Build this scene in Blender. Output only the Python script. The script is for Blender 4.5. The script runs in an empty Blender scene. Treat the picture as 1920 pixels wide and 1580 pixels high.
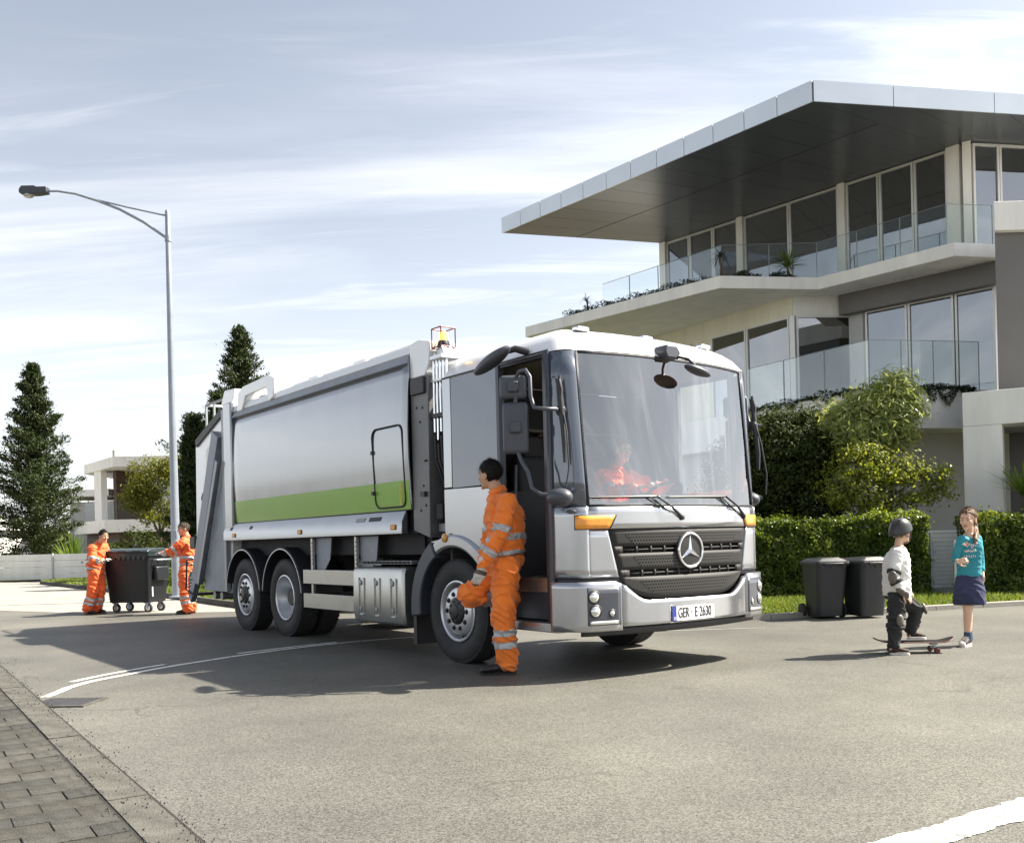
import bpy, bmesh, math, random
import numpy as np
from mathutils import Vector, Matrix, noise
R = math.radians
random.seed(7)
rng = np.random.default_rng(7)
sc = bpy.context.scene
col = sc.collection

# ------------------------------------------------------------------ camera
cam_data = bpy.data.cameras.new('camera')
cam_data.lens = 34.01
cam_data.sensor_width = 36
cam_data.shift_y = 0.1164
cam_data.clip_start = 0.05
cam_data.clip_end = 3000
cam = bpy.data.objects.new('camera', cam_data)
col.objects.link(cam)
cam.matrix_world = Matrix.Translation((0, 0, 1.17)) @ Matrix.Rotation(R(90), 4, 'X') @ Matrix.Rotation(R(-1.41), 4, 'Z')
sc.camera = cam

# ------------------------------------------------------------------ light
SUN_AZ, SUN_EL = 80.0, 48.0          # degrees right of the view axis (+Y), elevation
sun_dir = Vector((math.sin(R(SUN_AZ)) * math.cos(R(SUN_EL)), math.cos(R(SUN_AZ)) * math.cos(R(SUN_EL)), math.sin(R(SUN_EL))))
sd = bpy.data.lights.new('sun', 'SUN')
sd.energy = 5.0
sd.angle = R(0.8)
sd.color = (1.0, 0.93, 0.80)
so = bpy.data.objects.new('sun', sd)
col.objects.link(so)
so.rotation_euler = (-sun_dir).to_track_quat('-Z', 'Y').to_euler()
so.location = (20, 40, 60)

world = bpy.data.worlds.new('World')
sc.world = world
world.use_nodes = True
nt = world.node_tree
for n in list(nt.nodes):
    nt.nodes.remove(n)
def wn(t, **k):
    n = nt.nodes.new(t)
    for a, b in k.items():
        setattr(n, a, b)
    return n
sky = wn('ShaderNodeTexSky', sky_type='NISHITA')
sky.sun_disc = False
sky.sun_elevation = R(SUN_EL)
sky.sun_rotation = R(SUN_AZ)
sky.air_density = 1.0
sky.dust_density = 1.5
sky.ozone_density = 1.0
sky.altitude = 50
tc = wn('ShaderNodeTexCoord')
sep = wn('ShaderNodeSeparateXYZ')
nt.links.new(tc.outputs['Generated'], sep.inputs[0])
def wmath(op, a, b=None, c=None):
    m = wn('ShaderNodeMath', operation=op)
    for i, x in enumerate((a, b, c)):
        if x is None:
            continue
        if hasattr(x, 'is_output'):
            nt.links.new(x, m.inputs[i])
        else:
            m.inputs[i].default_value = x
    return m.outputs[0]
zz = wmath('ADD', wmath('MAXIMUM', sep.outputs[2], 0.0), 0.16)
cx_ = wmath('DIVIDE', sep.outputs[0], zz)
cy_ = wmath('DIVIDE', sep.outputs[1], zz)
def cloud_layer(ang, sx, sy, scale, det, rough, dist, lo, hi, off):
    cmb = wn('ShaderNodeCombineXYZ')
    nt.links.new(cx_, cmb.inputs[0]); nt.links.new(cy_, cmb.inputs[1])
    mp = wn('ShaderNodeMapping')
    mp.inputs['Location'].default_value = (off, off * 0.7, 0)
    mp.inputs['Rotation'].default_value = (0, 0, R(ang))
    mp.inputs['Scale'].default_value = (sx, sy, 1)
    nt.links.new(cmb.outputs[0], mp.inputs[0])
    nz = wn('ShaderNodeTexNoise')
    nz.inputs['Scale'].default_value = scale
    nz.inputs['Detail'].default_value = det
    nz.inputs['Roughness'].default_value = rough
    nz.inputs['Distortion'].default_value = dist
    nt.links.new(mp.outputs[0], nz.inputs['Vector'])
    mr = wn('ShaderNodeMapRange')
    mr.interpolation_type = 'SMOOTHSTEP'
    mr.inputs[1].default_value = lo; mr.inputs[2].default_value = hi
    nt.links.new(nz.outputs[0], mr.inputs[0])
    return mr.outputs[0]
c1 = cloud_layer(-38, 0.30, 1.35, 1.25, 7, 0.58, 0.6, 0.46, 0.78, 3.1)
c2 = cloud_layer(-30, 0.42, 2.6, 2.2, 6, 0.6, 1.1, 0.50, 0.80, 9.4)
c3 = cloud_layer(10, 0.5, 0.8, 0.55, 4, 0.5, 0.3, 0.40, 0.72, 1.7)
veil = wmath('DIVIDE', 0.125, zz)        # thin veil, thicker along low sight lines
cl = wmath('MINIMUM', wmath('ADD', veil, wmath('ADD', wmath('MULTIPLY', c1, 0.55), wmath('ADD', wmath('MULTIPLY', c2, 0.34), wmath('MULTIPLY', c3, 0.30)))), 0.95)
dotn = wn('ShaderNodeVectorMath', operation='DOT_PRODUCT')
nt.links.new(tc.outputs['Generated'], dotn.inputs[0]); dotn.inputs[1].default_value = tuple(sun_dir)
aureole = wmath('ADD', 1.95, wmath('MULTIPLY', wmath('POWER', wmath('MAXIMUM', dotn.outputs['Value'], 0.0), 5.0), 1.5))
mixc = wn('ShaderNodeMix', data_type='RGBA')
nt.links.new(cl, mixc.inputs[0])
# thin high cloud: the sky behind it, whitened and brightened
hsv = wn('ShaderNodeHueSaturation')
hsv.inputs['Saturation'].default_value = 0.72
hsv.inputs['Value'].default_value = 1.0
nt.links.new(sky.outputs[0], hsv.inputs['Color'])
hsv2 = wn('ShaderNodeHueSaturation')
hsv2.inputs['Saturation'].default_value = 0.10
nt.links.new(aureole, hsv2.inputs['Value'])
nt.links.new(sky.outputs[0], hsv2.inputs['Color'])
nt.links.new(hsv.outputs[0], mixc.inputs[6])
nt.links.new(hsv2.outputs[0], mixc.inputs[7])
bg = wn('ShaderNodeBackground')
bg.inputs['Strength'].default_value = 0.055
nt.links.new(mixc.outputs[2], bg.inputs['Color'])
wo = wn('ShaderNodeOutputWorld')
nt.links.new(bg.outputs[0], wo.inputs[0])

sc.view_settings.view_transform = 'Standard'
sc.view_settings.look = 'None'
sc.view_settings.gamma = 1.0
sc.view_settings.use_curve_mapping = False
sc.view_settings.exposure = 1.6
sc.render.engine = 'CYCLES'
sc.cycles.use_denoising = True
sc.cycles.max_bounces = 8
sc.cycles.transparent_max_bounces = 16
sc.cycles.sample_clamp_indirect = 6.0
sc.cycles.caustics_reflective = False
sc.cycles.caustics_refractive = False

# ------------------------------------------------------------------ materials
MATS = {}
def pbr(name, c, rough=0.5, metal=0.0, var=0.0, vscale=3.0, bump=0.0, bscale=40.0, spec=0.5, coat=0.0, emit=None, estr=0.0, sub=0.0, c2=None, det=6.0, dist=0.0, rvar=0.0, stretch=None, sheen=0.0):
    m = bpy.data.materials.new(name)
    m.use_nodes = True
    t = m.node_tree
    b = t.nodes['Principled BSDF']
    b.inputs['Base Color'].default_value = (*c, 1)
    b.inputs['Roughness'].default_value = rough
    b.inputs['Metallic'].default_value = metal
    b.inputs['Specular IOR Level'].default_value = spec
    b.inputs['Coat Weight'].default_value = coat
    b.inputs['Coat Roughness'].default_value = 0.05
    if sheen:
        b.inputs['Sheen Weight'].default_value = sheen
    if sub:
        b.inputs['Subsurface Weight'].default_value = sub
        b.inputs['Subsurface Radius'].default_value = (0.01, 0.004, 0.002)
    if emit:
        b.inputs['Emission Color'].default_value = (*emit, 1)
        b.inputs['Emission Strength'].default_value = estr
    if var or bump or rvar:
        tcn = t.nodes.new('ShaderNodeTexCoord')
        src = tcn.outputs['Object']
        if stretch:
            mp = t.nodes.new('ShaderNodeMapping')
            mp.inputs['Scale'].default_value = stretch
            t.links.new(src, mp.inputs[0]); src = mp.outputs[0]
    if var or rvar:
        n = t.nodes.new('ShaderNodeTexNoise')
        n.inputs['Scale'].default_value = vscale
        n.inputs['Detail'].default_value = det
        n.inputs['Roughness'].default_value = 0.62
        n.inputs['Distortion'].default_value = dist
        t.links.new(src, n.inputs['Vector'])
        cr = t.nodes.new('ShaderNodeMapRange')
        cr.inputs[1].default_value = 0.3; cr.inputs[2].default_value = 0.7
        t.links.new(n.outputs[0], cr.inputs[0])
        if var:
            mx = t.nodes.new('ShaderNodeMix'); mx.data_type = 'RGBA'
            lo = tuple(max(0, x * (1 - var)) for x in c) if c2 is None else c2
            hi = tuple(min(1, x * (1 + var)) for x in c) if c2 is None else c
            mx.inputs[6].default_value = (*lo, 1); mx.inputs[7].default_value = (*hi, 1)
            t.links.new(cr.outputs[0], mx.inputs[0])
            t.links.new(mx.outputs[2], b.inputs['Base Color'])
        if rvar:
            rr = t.nodes.new('ShaderNodeMapRange')
            rr.inputs[1].default_value = 0.3; rr.inputs[2].default_value = 0.7
            rr.inputs[3].default_value = max(0.02, rough - rvar); rr.inputs[4].default_value = min(1, rough + rvar)
            t.links.new(n.outputs[0], rr.inputs[0])
            t.links.new(rr.outputs[0], b.inputs['Roughness'])
    if bump:
        n2 = t.nodes.new('ShaderNodeTexNoise')
        n2.inputs['Scale'].default_value = bscale
        n2.inputs['Detail'].default_value = 4
        t.links.new(src, n2.inputs['Vector'])
        bp = t.nodes.new('ShaderNodeBump')
        bp.inputs['Strength'].default_value = bump
        bp.inputs['Distance'].default_value = 0.02
        t.links.new(n2.outputs[0], bp.inputs['Height'])
        t.links.new(bp.outputs[0], b.inputs['Normal'])
    MATS[name] = m
    return m

def glass(name, tint=(0.85, 0.9, 0.92), refl=0.12, rough=0.02, body=None, bodyf=0.0, grow=0.75):
    """thin pane: straight-through transmission plus a mirror layer that grows at grazing angles"""
    m = bpy.data.materials.new(name)
    m.use_nodes = True
    t = m.node_tree
    t.nodes.remove(t.nodes['Principled BSDF'])
    out = t.nodes['Material Output']
    tr = t.nodes.new('ShaderNodeBsdfTransparent'); tr.inputs[0].default_value = (*tint, 1)
    gl = t.nodes.new('ShaderNodeBsdfGlossy'); gl.inputs['Roughness'].default_value = rough
    gl.inputs['Color'].default_value = (0.95, 0.97, 1, 1)
    lw = t.nodes.new('ShaderNodeLayerWeight'); lw.inputs[0].default_value = 0.35
    mr = t.nodes.new('ShaderNodeMapRange')
    mr.inputs[3].default_value = refl; mr.inputs[4].default_value = min(1, refl + grow)
    t.links.new(lw.outputs['Fresnel'], mr.inputs[0])
    base = tr.outputs[0]
    if body:
        df = t.nodes.new('ShaderNodeBsdfDiffuse'); df.inputs[0].default_value = (*body, 1)
        m0 = t.nodes.new('ShaderNodeMixShader'); m0.inputs[0].default_value = bodyf
        t.links.new(tr.outputs[0], m0.inputs[1]); t.links.new(df.outputs[0], m0.inputs[2])
        base = m0.outputs[0]
    ms = t.nodes.new('ShaderNodeMixShader')
    t.links.new(mr.outputs[0], ms.inputs[0])
    t.links.new(base, ms.inputs[1]); t.links.new(gl.outputs[0], ms.inputs[2])
    t.links.new(ms.outputs[0], out.inputs[0])
    MATS[name] = m
    return m

def leafmat(name, c1, c2, trans=0.35, rough=0.5, spec=0.22):
    """leaf: each leaf takes its own hue between c1 and c2; some light passes through"""
    m = bpy.data.materials.new(name)
    m.use_nodes = True
    t = m.node_tree
    b = t.nodes['Principled BSDF']
    out = t.nodes['Material Output']
    at = t.nodes.new('ShaderNodeAttribute'); at.attribute_name = 'tint'
    mx = t.nodes.new('ShaderNodeMix'); mx.data_type = 'RGBA'
    mx.inputs[6].default_value = (*c1, 1); mx.inputs[7].default_value = (*c2, 1)
    t.links.new(at.outputs['Fac'], mx.inputs[0])
    t.links.new(mx.outputs[2], b.inputs['Base Color'])
    b.inputs['Roughness'].default_value = rough
    b.inputs['Specular IOR Level'].default_value = spec
    tl = t.nodes.new('ShaderNodeBsdfTranslucent')
    br = t.nodes.new('ShaderNodeMix'); br.data_type = 'RGBA'; br.blend_type = 'MULTIPLY'
    br.inputs[0].default_value = 1.0
    br.inputs[7].default_value = (1.7, 1.6, 0.7, 1)
    t.links.new(mx.outputs[2], br.inputs[6])
    t.links.new(br.outputs[2], tl.inputs[0])
    ms = t.nodes.new('ShaderNodeMixShader'); ms.inputs[0].default_value = trans
    t.links.new(b.outputs[0], ms.inputs[1]); t.links.new(tl.outputs[0], ms.inputs[2])
    t.links.new(ms.outputs[0], out.inputs[0])
    MATS[name] = m
    return m

# ------------------------------------------------------------------ scene helpers
def tag(o, label=None, cat=None, group=None, kind=None):
    if label: o['label'] = label
    if cat: o['category'] = cat
    if group: o['group'] = group
    if kind: o['kind'] = kind
    return o

def empty(name, loc=(0, 0, 0), rz=0.0, label=None, cat=None, group=None):
    o = bpy.data.objects.new(name, None)
    o.empty_display_size = 0.2
    col.objects.link(o)
    o.location = loc
    o.rotation_euler = (0, 0, rz)
    return tag(o, label, cat, group)

def link_mesh(name, me, mats, parent=None):
    if not isinstance(mats, (list, tuple)):
        mats = [mats]
    for m in mats:
        me.materials.append(MATS[m] if isinstance(m, str) else m)
    o = bpy.data.objects.new(name, me)
    col.objects.link(o)
    if parent is not None:
        o.parent = parent
    return o

def inst(o, name=None, parent=None, loc=None, rot=None, scale=None):
    c = o.copy()
    if name: c.name = name
    col.objects.link(c)
    if parent is not None: c.parent = parent
    if loc is not None: c.location = loc
    if rot is not None: c.rotation_euler = rot
    if scale is not None: c.scale = scale
    return c

def orient(d, up=(0, 0, 1)):
    """matrix whose Z axis is d"""
    d = Vector(d).normalized(); u = Vector(up)
    if abs(d.dot(u)) > 0.98: u = Vector((1, 0, 0))
    x = u.cross(d).normalized(); y = d.cross(x)
    return Matrix((x, y, d)).transposed()

class MB:
    def __init__(s):
        s.v = []; s.f = []; s.mi = []; s.m = 0
    def add(s, vs, fs):
        b = len(s.v)
        s.v.extend([tuple(p) for p in vs])
        for f in fs:
            s.f.append([i + b for i in f]); s.mi.append(s.m)
        return s
    def box(s, x0, x1, y0, y1, z0, z1):
        vs = [(x, y, z) for x in (x0, x1) for y in (y0, y1) for z in (z0, z1)]
        return s.add(vs, [(0, 1, 3, 2), (4, 6, 7, 5), (0, 4, 5, 1), (2, 3, 7, 6), (0, 2, 6, 4), (1, 5, 7, 3)])
    def cbox(s, c, sz, M=None):
        M = M or Matrix.Identity(3)
        vs = []
        for x in (-.5, .5):
            for y in (-.5, .5):
                for z in (-.5, .5):
                    vs.append(Vector(c) + M @ Vector((x * sz[0], y * sz[1], z * sz[2])))
        return s.add(vs, [(0, 1, 3, 2), (4, 6, 7, 5), (0, 4, 5, 1), (2, 3, 7, 6), (0, 2, 6, 4), (1, 5, 7, 3)])
    def beam(s, a, b, w, t, up=(0, 0, 1)):
        """bar from a to b, w across, t along up-ish"""
        a = Vector(a); b = Vector(b); M = orient(b - a, up)
        return s.cbox((a + b) / 2, (w, t, (b - a).length), M)
    def prism(s, pts, ax, a, b):
        n = len(pts)
        def mk(p, h):
            if ax == 'y': return (p[0], h, p[1])
            if ax == 'x': return (h, p[0], p[1])
            return (p[0], p[1], h)
        vs = [mk(p, a) for p in pts] + [mk(p, b) for p in pts]
        fs = [tuple(range(n)), tuple(range(2 * n - 1, n - 1, -1))]
        for i in range(n):
            j = (i + 1) % n
            fs.append((i, j, n + j, n + i))
        return s.add(vs, fs)
    def tube(s, path, r, n=8, cap=True, sq=None):
        path = [Vector(p) for p in path]
        k = len(path)
        rs = r if isinstance(r, (list, tuple)) else [r] * k
        vs = []; prev = None
        for i, p in enumerate(path):
            d = (path[min(i + 1, k - 1)] - path[max(i - 1, 0)]).normalized()
            if prev is None:
                M = orient(d); x = M.col[0].copy()
            else:
                x = (prev - d * prev.dot(d)).normalized()
            prev = x
            y = d.cross(x)
            rr = rs[i]
            ra, rb = rr if isinstance(rr, (tuple, list)) else (rr, rr)
            for j in range(n):
                a = 2 * math.pi * j / n
                vs.append(p + x * (ra * math.cos(a)) + y * (rb * math.sin(a)))
        fs = []
        for i in range(k - 1):
            for j in range(n):
                j2 = (j + 1) % n
                fs.append((i * n + j, i * n + j2, (i + 1) * n + j2, (i + 1) * n + j))
        if cap:
            fs.append(tuple(range(n - 1, -1, -1)))
            fs.append(tuple(range((k - 1) * n, k * n)))
        return s.add(vs, fs)
    def lathe(s, prof, n=32, c=(0, 0, 0), ax='y', closed=False, cap0=True):
        vs = []
        for r, h in prof:
            for j in range(n):
                a = 2 * math.pi * j / n
                p = r * math.cos(a), r * math.sin(a)
                if ax == 'y': q = (p[0], h, p[1])
                elif ax == 'x': q = (h, p[0], p[1])
                else: q = (p[0], p[1], h)
                vs.append((q[0] + c[0], q[1] + c[1], q[2] + c[2]))
        fs = []
        k = len(prof)
        for i in range(k if closed else k - 1):
            i2 = (i + 1) % k
            for j in range(n):
                j2 = (j + 1) % n
                fs.append((i * n + j, i * n + j2, i2 * n + j2, i2 * n + j))
        if not closed:
            if cap0 and prof[0][0] > 1e-6: fs.append(tuple(range(n)))
            if prof[-1][0] > 1e-6: fs.append(tuple(range((k - 1) * n, k * n)))
        return s.add(vs, fs)
    def ball(s, c, r, nu=12, nv=8, M=None):
        M = M or Matrix.Identity(3)
        if not isinstance(r, (tuple, list)): r = (r, r, r)
        vs = []; fs = []
        for i in range(nv + 1):
            th = math.pi * i / nv
            for j in range(nu):
                ph = 2 * math.pi * j / nu
                vs.append(Vector(c) + M @ Vector((r[0] * math.sin(th) * math.cos(ph), r[1] * math.sin(th) * math.sin(ph), r[2] * math.cos(th))))
        for i in range(nv):
            for j in range(nu):
                j2 = (j + 1) % nu
                fs.append((i * nu + j, i * nu + j2, (i + 1) * nu + j2, (i + 1) * nu + j))
        return s.add(vs, fs)
    def grid(s, fn, nu, nv):
        vs = [fn(i / nu, j / nv) for i in range(nu + 1) for j in range(nv + 1)]
        fs = [(i * (nv + 1) + j, (i + 1) * (nv + 1) + j, (i + 1) * (nv + 1) + j + 1, i * (nv + 1) + j + 1) for i in range(nu) for j in range(nv)]
        return s.add(vs, fs)
    def mesh(s, name, smooth=None, weld=True):
        me = bpy.data.meshes.new(name)
        me.from_pydata(s.v, [], s.f)
        me.polygons.foreach_set('material_index', s.mi)
        bm = bmesh.new(); bm.from_mesh(me)
        if weld: bmesh.ops.remove_doubles(bm, verts=bm.verts, dist=1e-5)
        bmesh.ops.recalc_face_normals(bm, faces=bm.faces)
        bm.to_mesh(me); bm.free()
        if smooth:
            me.polygons.foreach_set('use_smooth', [True] * len(me.polygons))
            me.set_sharp_from_angle(angle=R(smooth))
        me.update()
        return me
    def build(s, name, mats, parent=None, smooth=None, bevel=0.0, seg=2, solid=0.0, off=-1):
        o = link_mesh(name, s.mesh(name, smooth if not bevel else (smooth or 40)), mats, parent)
        if solid:
            md = o.modifiers.new('solid', 'SOLIDIFY'); md.thickness = solid; md.offset = off
        if bevel:
            md = o.modifiers.new('bevel', 'BEVEL'); md.width = bevel; md.segments = seg
            md.limit_method = 'ANGLE'; md.angle_limit = R(40); md.harden_normals = False
        return o

def box(name, mats, b, parent=None, bevel=0.0):
    return MB().box(*b).build(name, mats, parent, bevel=bevel)

def fast_mesh(name, V, F, mats, parent=None, tint=None, smooth=False):
    """V (n,3) float, F (m,k) int"""
    me = bpy.data.meshes.new(name)
    V = np.asarray(V, np.float32); F = np.asarray(F, np.int32)
    m, k = F.shape
    me.vertices.add(len(V)); me.vertices.foreach_set('co', V.ravel())
    me.loops.add(m * k); me.loops.foreach_set('vertex_index', F.ravel())
    me.polygons.add(m)
    me.polygons.foreach_set('loop_start', np.arange(0, m * k, k, dtype=np.int32))
    if tint is not None:
        a = me.attributes.new('tint', 'FLOAT', 'FACE')
        a.data.foreach_set('value', np.asarray(tint, np.float32))
    me.update(calc_edges=True)
    if smooth:
        me.polygons.foreach_set('use_smooth', [True] * m)
    return link_mesh(name, me, mats, parent)

def leaf_mesh(name, P, N, size, mats, parent=None, aspect=0.5, tint=None, fold=0.25, D=None):
    """P centres, N facing normals, D long-axis directions; one four-cornered leaf each"""
    n = len(P)
    N = N / np.maximum(np.linalg.norm(N, axis=1, keepdims=True), 1e-6)
    if D is None:
        D = rng.normal(size=(n, 3))
    D = D - N * np.sum(D * N, axis=1, keepdims=True)
    D = D / np.maximum(np.linalg.norm(D, axis=1, keepdims=True), 1e-6)
    S = np.cross(N, D)
    L = np.asarray(size).reshape(-1, 1) * np.ones((n, 1))
    W = L * aspect
    V = np.empty((n, 4, 3), np.float32)
    V[:, 0] = P - D * L * 0.5
    V[:, 1] = P + S * W * 0.5 + N * W * fold
    V[:, 2] = P + D * L * 0.5
    V[:, 3] = P - S * W * 0.5 + N * W * fold
    F = np.arange(n * 4, dtype=np.int32).reshape(n, 4)
    if tint is None:
        tint = rng.random(n)
    return fast_mesh(name, V.reshape(-1, 3), F, mats, parent, tint)

# ------------------------------------------------------------------ material list
def asphalt(name, c, dark, light, spec=0.5, rough=0.62):
    m = pbr(name, c, rough, spec=spec)
    t = m.node_tree; b = t.nodes['Principled BSDF']
    tcn = t.nodes.new('ShaderNodeTexCoord')
    def nz(scale, det=3, rgh=0.6):
        n = t.nodes.new('ShaderNodeTexNoise'); n.inputs['Scale'].default_value = scale
        n.inputs['Detail'].default_value = det; n.inputs['Roughness'].default_value = rgh
        t.links.new(tcn.outputs['Object'], n.inputs['Vector']); return n.outputs[0]
    def rng_(x, a, b_, c_, d):
        r = t.nodes.new('ShaderNodeMapRange')
        for i, q in enumerate((a, b_, c_, d)): r.inputs[i + 1].default_value = q
        t.links.new(x, r.inputs[0]); return r.outputs[0]
    vor = t.nodes.new('ShaderNodeTexVoronoi'); vor.inputs['Scale'].default_value = 135
    t.links.new(tcn.outputs['Object'], vor.inputs['Vector'])
    sp = t.nodes.new('ShaderNodeSeparateColor'); t.links.new(vor.outputs['Color'], sp.inputs[0])
    def mix(f, a, b_, mode='MIX'):
        x = t.nodes.new('ShaderNodeMix'); x.data_type = 'RGBA'; x.blend_type = mode
        for i, q in ((0, f), (6, a), (7, b_)):
            if hasattr(q, 'is_output'): t.links.new(q, x.inputs[i])
            elif i == 0: x.inputs[0].default_value = q
            else: x.inputs[i].default_value = (*q, 1)
        return x.outputs[2]
    stones = mix(rng_(sp.outputs[0], 0.0, 1.0, 0.0, 1.0), dark, light)
    base = mix(0.6, c, stones)
    blot = mix(rng_(nz(0.55, 5), 0.35, 0.68, 0.0, 1.0), (0.74, 0.74, 0.74), (1.12, 1.11, 1.09))
    c2 = mix(1.0, base, blot, 'MULTIPLY')
    pits = mix(rng_(nz(38, 2, 0.5), 0.66, 0.74, 0.0, 1.0), (1, 1, 1), (0.45, 0.45, 0.45))
    c3 = mix(1.0, c2, pits, 'MULTIPLY')
    tracks = mix(rng_(nz(0.16, 3), 0.42, 0.62, 0.0, 1.0), (0.90, 0.90, 0.91), (1.06, 1.05, 1.03))
    c4 = mix(1.0, c3, tracks, 'MULTIPLY')
    spots = mix(rng_(nz(1.9, 2, 0.4), 0.70, 0.76, 0.0, 0.6), (1, 1, 1), (0.62, 0.61, 0.60))      # old oil drips
    c5 = mix(1.0, c4, spots, 'MULTIPLY')
    wv = t.nodes.new('ShaderNodeTexVoronoi'); wv.feature = 'DISTANCE_TO_EDGE'; wv.inputs['Scale'].default_value = 0.33
    dn = t.nodes.new('ShaderNodeTexNoise'); dn.inputs['Scale'].default_value = 1.4; dn.inputs['Detail'].default_value = 6
    t.links.new(tcn.outputs['Object'], dn.inputs['Vector'])
    va = t.nodes.new('ShaderNodeVectorMath'); va.operation = 'MULTIPLY_ADD'
    t.links.new(dn.outputs['Color'], va.inputs[0]); va.inputs[1].default_value = (1.1, 1.1, 0); t.links.new(tcn.outputs['Object'], va.inputs[2])
    t.links.new(va.outputs[0], wv.inputs['Vector'])
    crk = t.nodes.new('ShaderNodeMath'); crk.operation = 'MULTIPLY'
    t.links.new(rng_(wv.outputs['Distance'], 0.0, 0.006, 1.0, 0.0), crk.inputs[0]); t.links.new(rng_(nz(0.35, 2), 0.52, 0.60, 0.0, 0.65), crk.inputs[1])
    t.links.new(mix(crk.outputs[0], c5, (0.03, 0.029, 0.027)), b.inputs['Base Color'])
    bp = t.nodes.new('ShaderNodeBump'); bp.inputs['Strength'].default_value = 0.22; bp.inputs['Distance'].default_value = 0.003
    t.links.new(vor.outputs['Distance'], bp.inputs['Height'])
    t.links.new(bp.outputs[0], b.inputs['Normal'])
    return m
asphalt('asphalt', (0.105, 0.103, 0.091), (0.026, 0.026, 0.023), (0.228, 0.222, 0.197), spec=0.35, rough=0.6)
pbr('concrete', (0.27, 0.255, 0.225), 0.75, var=0.18, vscale=1.3, bump=0.25, bscale=60)
pbr('concrete_kerb', (0.088, 0.086, 0.076), 0.88, var=0.3, vscale=7, bump=0.5, bscale=80, spec=0.15)
for i, cc in enumerate([(0.060, 0.059, 0.053), (0.050, 0.050, 0.046), (0.070, 0.068, 0.060), (0.055, 0.053, 0.046)]):
    pbr('paver%d' % i, cc, 0.9, var=0.35, vscale=14, bump=0.5, bscale=90, spec=0.15)
pbr('joint_sand', (0.018, 0.017, 0.015), 0.95, var=0.4, vscale=30, bump=0.4, bscale=200)
def paintmat(name, c):
    m = pbr(name, c, 0.6, var=0.10, vscale=11, bump=0.3, bscale=120, c2=(0.16, 0.157, 0.145), det=9)
    for nd in m.node_tree.nodes:          # mostly paint, worn through in flecks
        if nd.type == 'MAP_RANGE': nd.inputs[1].default_value = 0.375; nd.inputs[2].default_value = 0.43
    return m
paintmat('road_paint', (0.64, 0.63, 0.59))
paintmat('road_paint_worn', (0.34, 0.335, 0.31))
pbr('earth', (0.10, 0.085, 0.055), 0.95, var=0.4, vscale=2.0)
pbr('lawn_soil', (0.075, 0.085, 0.028), 0.95, var=0.35, vscale=3.0, bump=0.4, bscale=40)
leafmat('grass_blade', (0.075, 0.13, 0.022), (0.19, 0.22, 0.06), 0.35)
leafmat('leaf_hedge', (0.040, 0.075, 0.011), (0.15, 0.19, 0.030), 0.45, rough=0.4)
leafmat('leaf_dark', (0.020, 0.034, 0.009), (0.058, 0.072, 0.020), 0.25, rough=0.6, spec=0.08)
leafmat('leaf_yellow', (0.11, 0.15, 0.022), (0.27, 0.29, 0.06), 0.5)
leafmat('leaf_silver', (0.14, 0.19, 0.065), (0.42, 0.46, 0.20), 0.5, rough=0.4)
leafmat('leaf_conifer', (0.014, 0.027, 0.010), (0.050, 0.066, 0.018), 0.18)
leafmat('leaf_street', (0.07, 0.095, 0.018), (0.19, 0.19, 0.035), 0.42)
leafmat('leaf_strap', (0.07, 0.14, 0.03), (0.19, 0.24, 0.06), 0.35, rough=0.35)
leafmat('leaf_cover', (0.022, 0.036, 0.018), (0.05, 0.066, 0.03), 0.15)
pbr('bark', (0.085, 0.062, 0.042), 0.9, var=0.4, vscale=9, bump=0.7, bscale=30, stretch=(1, 1, 0.25))
pbr('galvanised', (0.34, 0.37, 0.41), 0.42, metal=0.7, var=0.15, vscale=5)
pbr('white_render', (0.76, 0.745, 0.70), 0.7, var=0.10, vscale=2.6, bump=0.08, bscale=60, stretch=(1, 1, 0.18))
pbr('cream_render', (0.70, 0.68, 0.57), 0.75, var=0.11, vscale=2.2, bump=0.08, bscale=60, stretch=(1, 1, 0.2))
pbr('grey_render', (0.46, 0.46, 0.45), 0.8, var=0.08, vscale=1.0, bump=0.1, bscale=50)
pbr('dark_cladding', (0.13, 0.122, 0.115), 0.5, var=0.12, vscale=0.8)
pbr('fascia_metal', (0.62, 0.66, 0.70), 0.35, metal=0.55, var=0.05, vscale=0.8)
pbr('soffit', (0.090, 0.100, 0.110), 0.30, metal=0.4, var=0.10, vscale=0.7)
pbr('joint_dark', (0.025, 0.025, 0.026), 0.8)
pbr('alu_frame', (0.66, 0.66, 0.64), 0.45, metal=0.25)
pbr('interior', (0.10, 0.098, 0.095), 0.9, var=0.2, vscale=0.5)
pbr('curtain', (0.42, 0.41, 0.39), 0.9, var=0.1, vscale=6)
pbr('brown_cladding', (0.075, 0.045, 0.035), 0.6, var=0.2, vscale=2)
glass('window_glass', (0.20, 0.23, 0.27), 0.20, 0.015)
glass('side_pane', (0.93, 0.95, 0.95), 0.0, 0.02, grow=0.02)
glass('balustrade_glass', (0.92, 0.945, 0.935), 0.0, 0.01, grow=0.2)
pbr('glass_edge', (0.22, 0.27, 0.26), 0.2)

# ------------------------------------------------------------------ ground
def sheet(name, pts, z, m, kind='structure', parent=None):
    mb = MB(); mb.add([(x, y, z) for x, y in pts], [tuple(range(len(pts)))])
    o = mb.build(name, m, parent)
    if parent is None: o['kind'] = kind
    return o
sheet('ground', [(-1500, -1500), (1500, -1500), (1500, 1500), (-1500, 1500)], -0.05, 'earth')
sheet('road', [(-60, -40), (60, -40), (60, 40), (-60, 40)], 0.0, 'asphalt')

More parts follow.
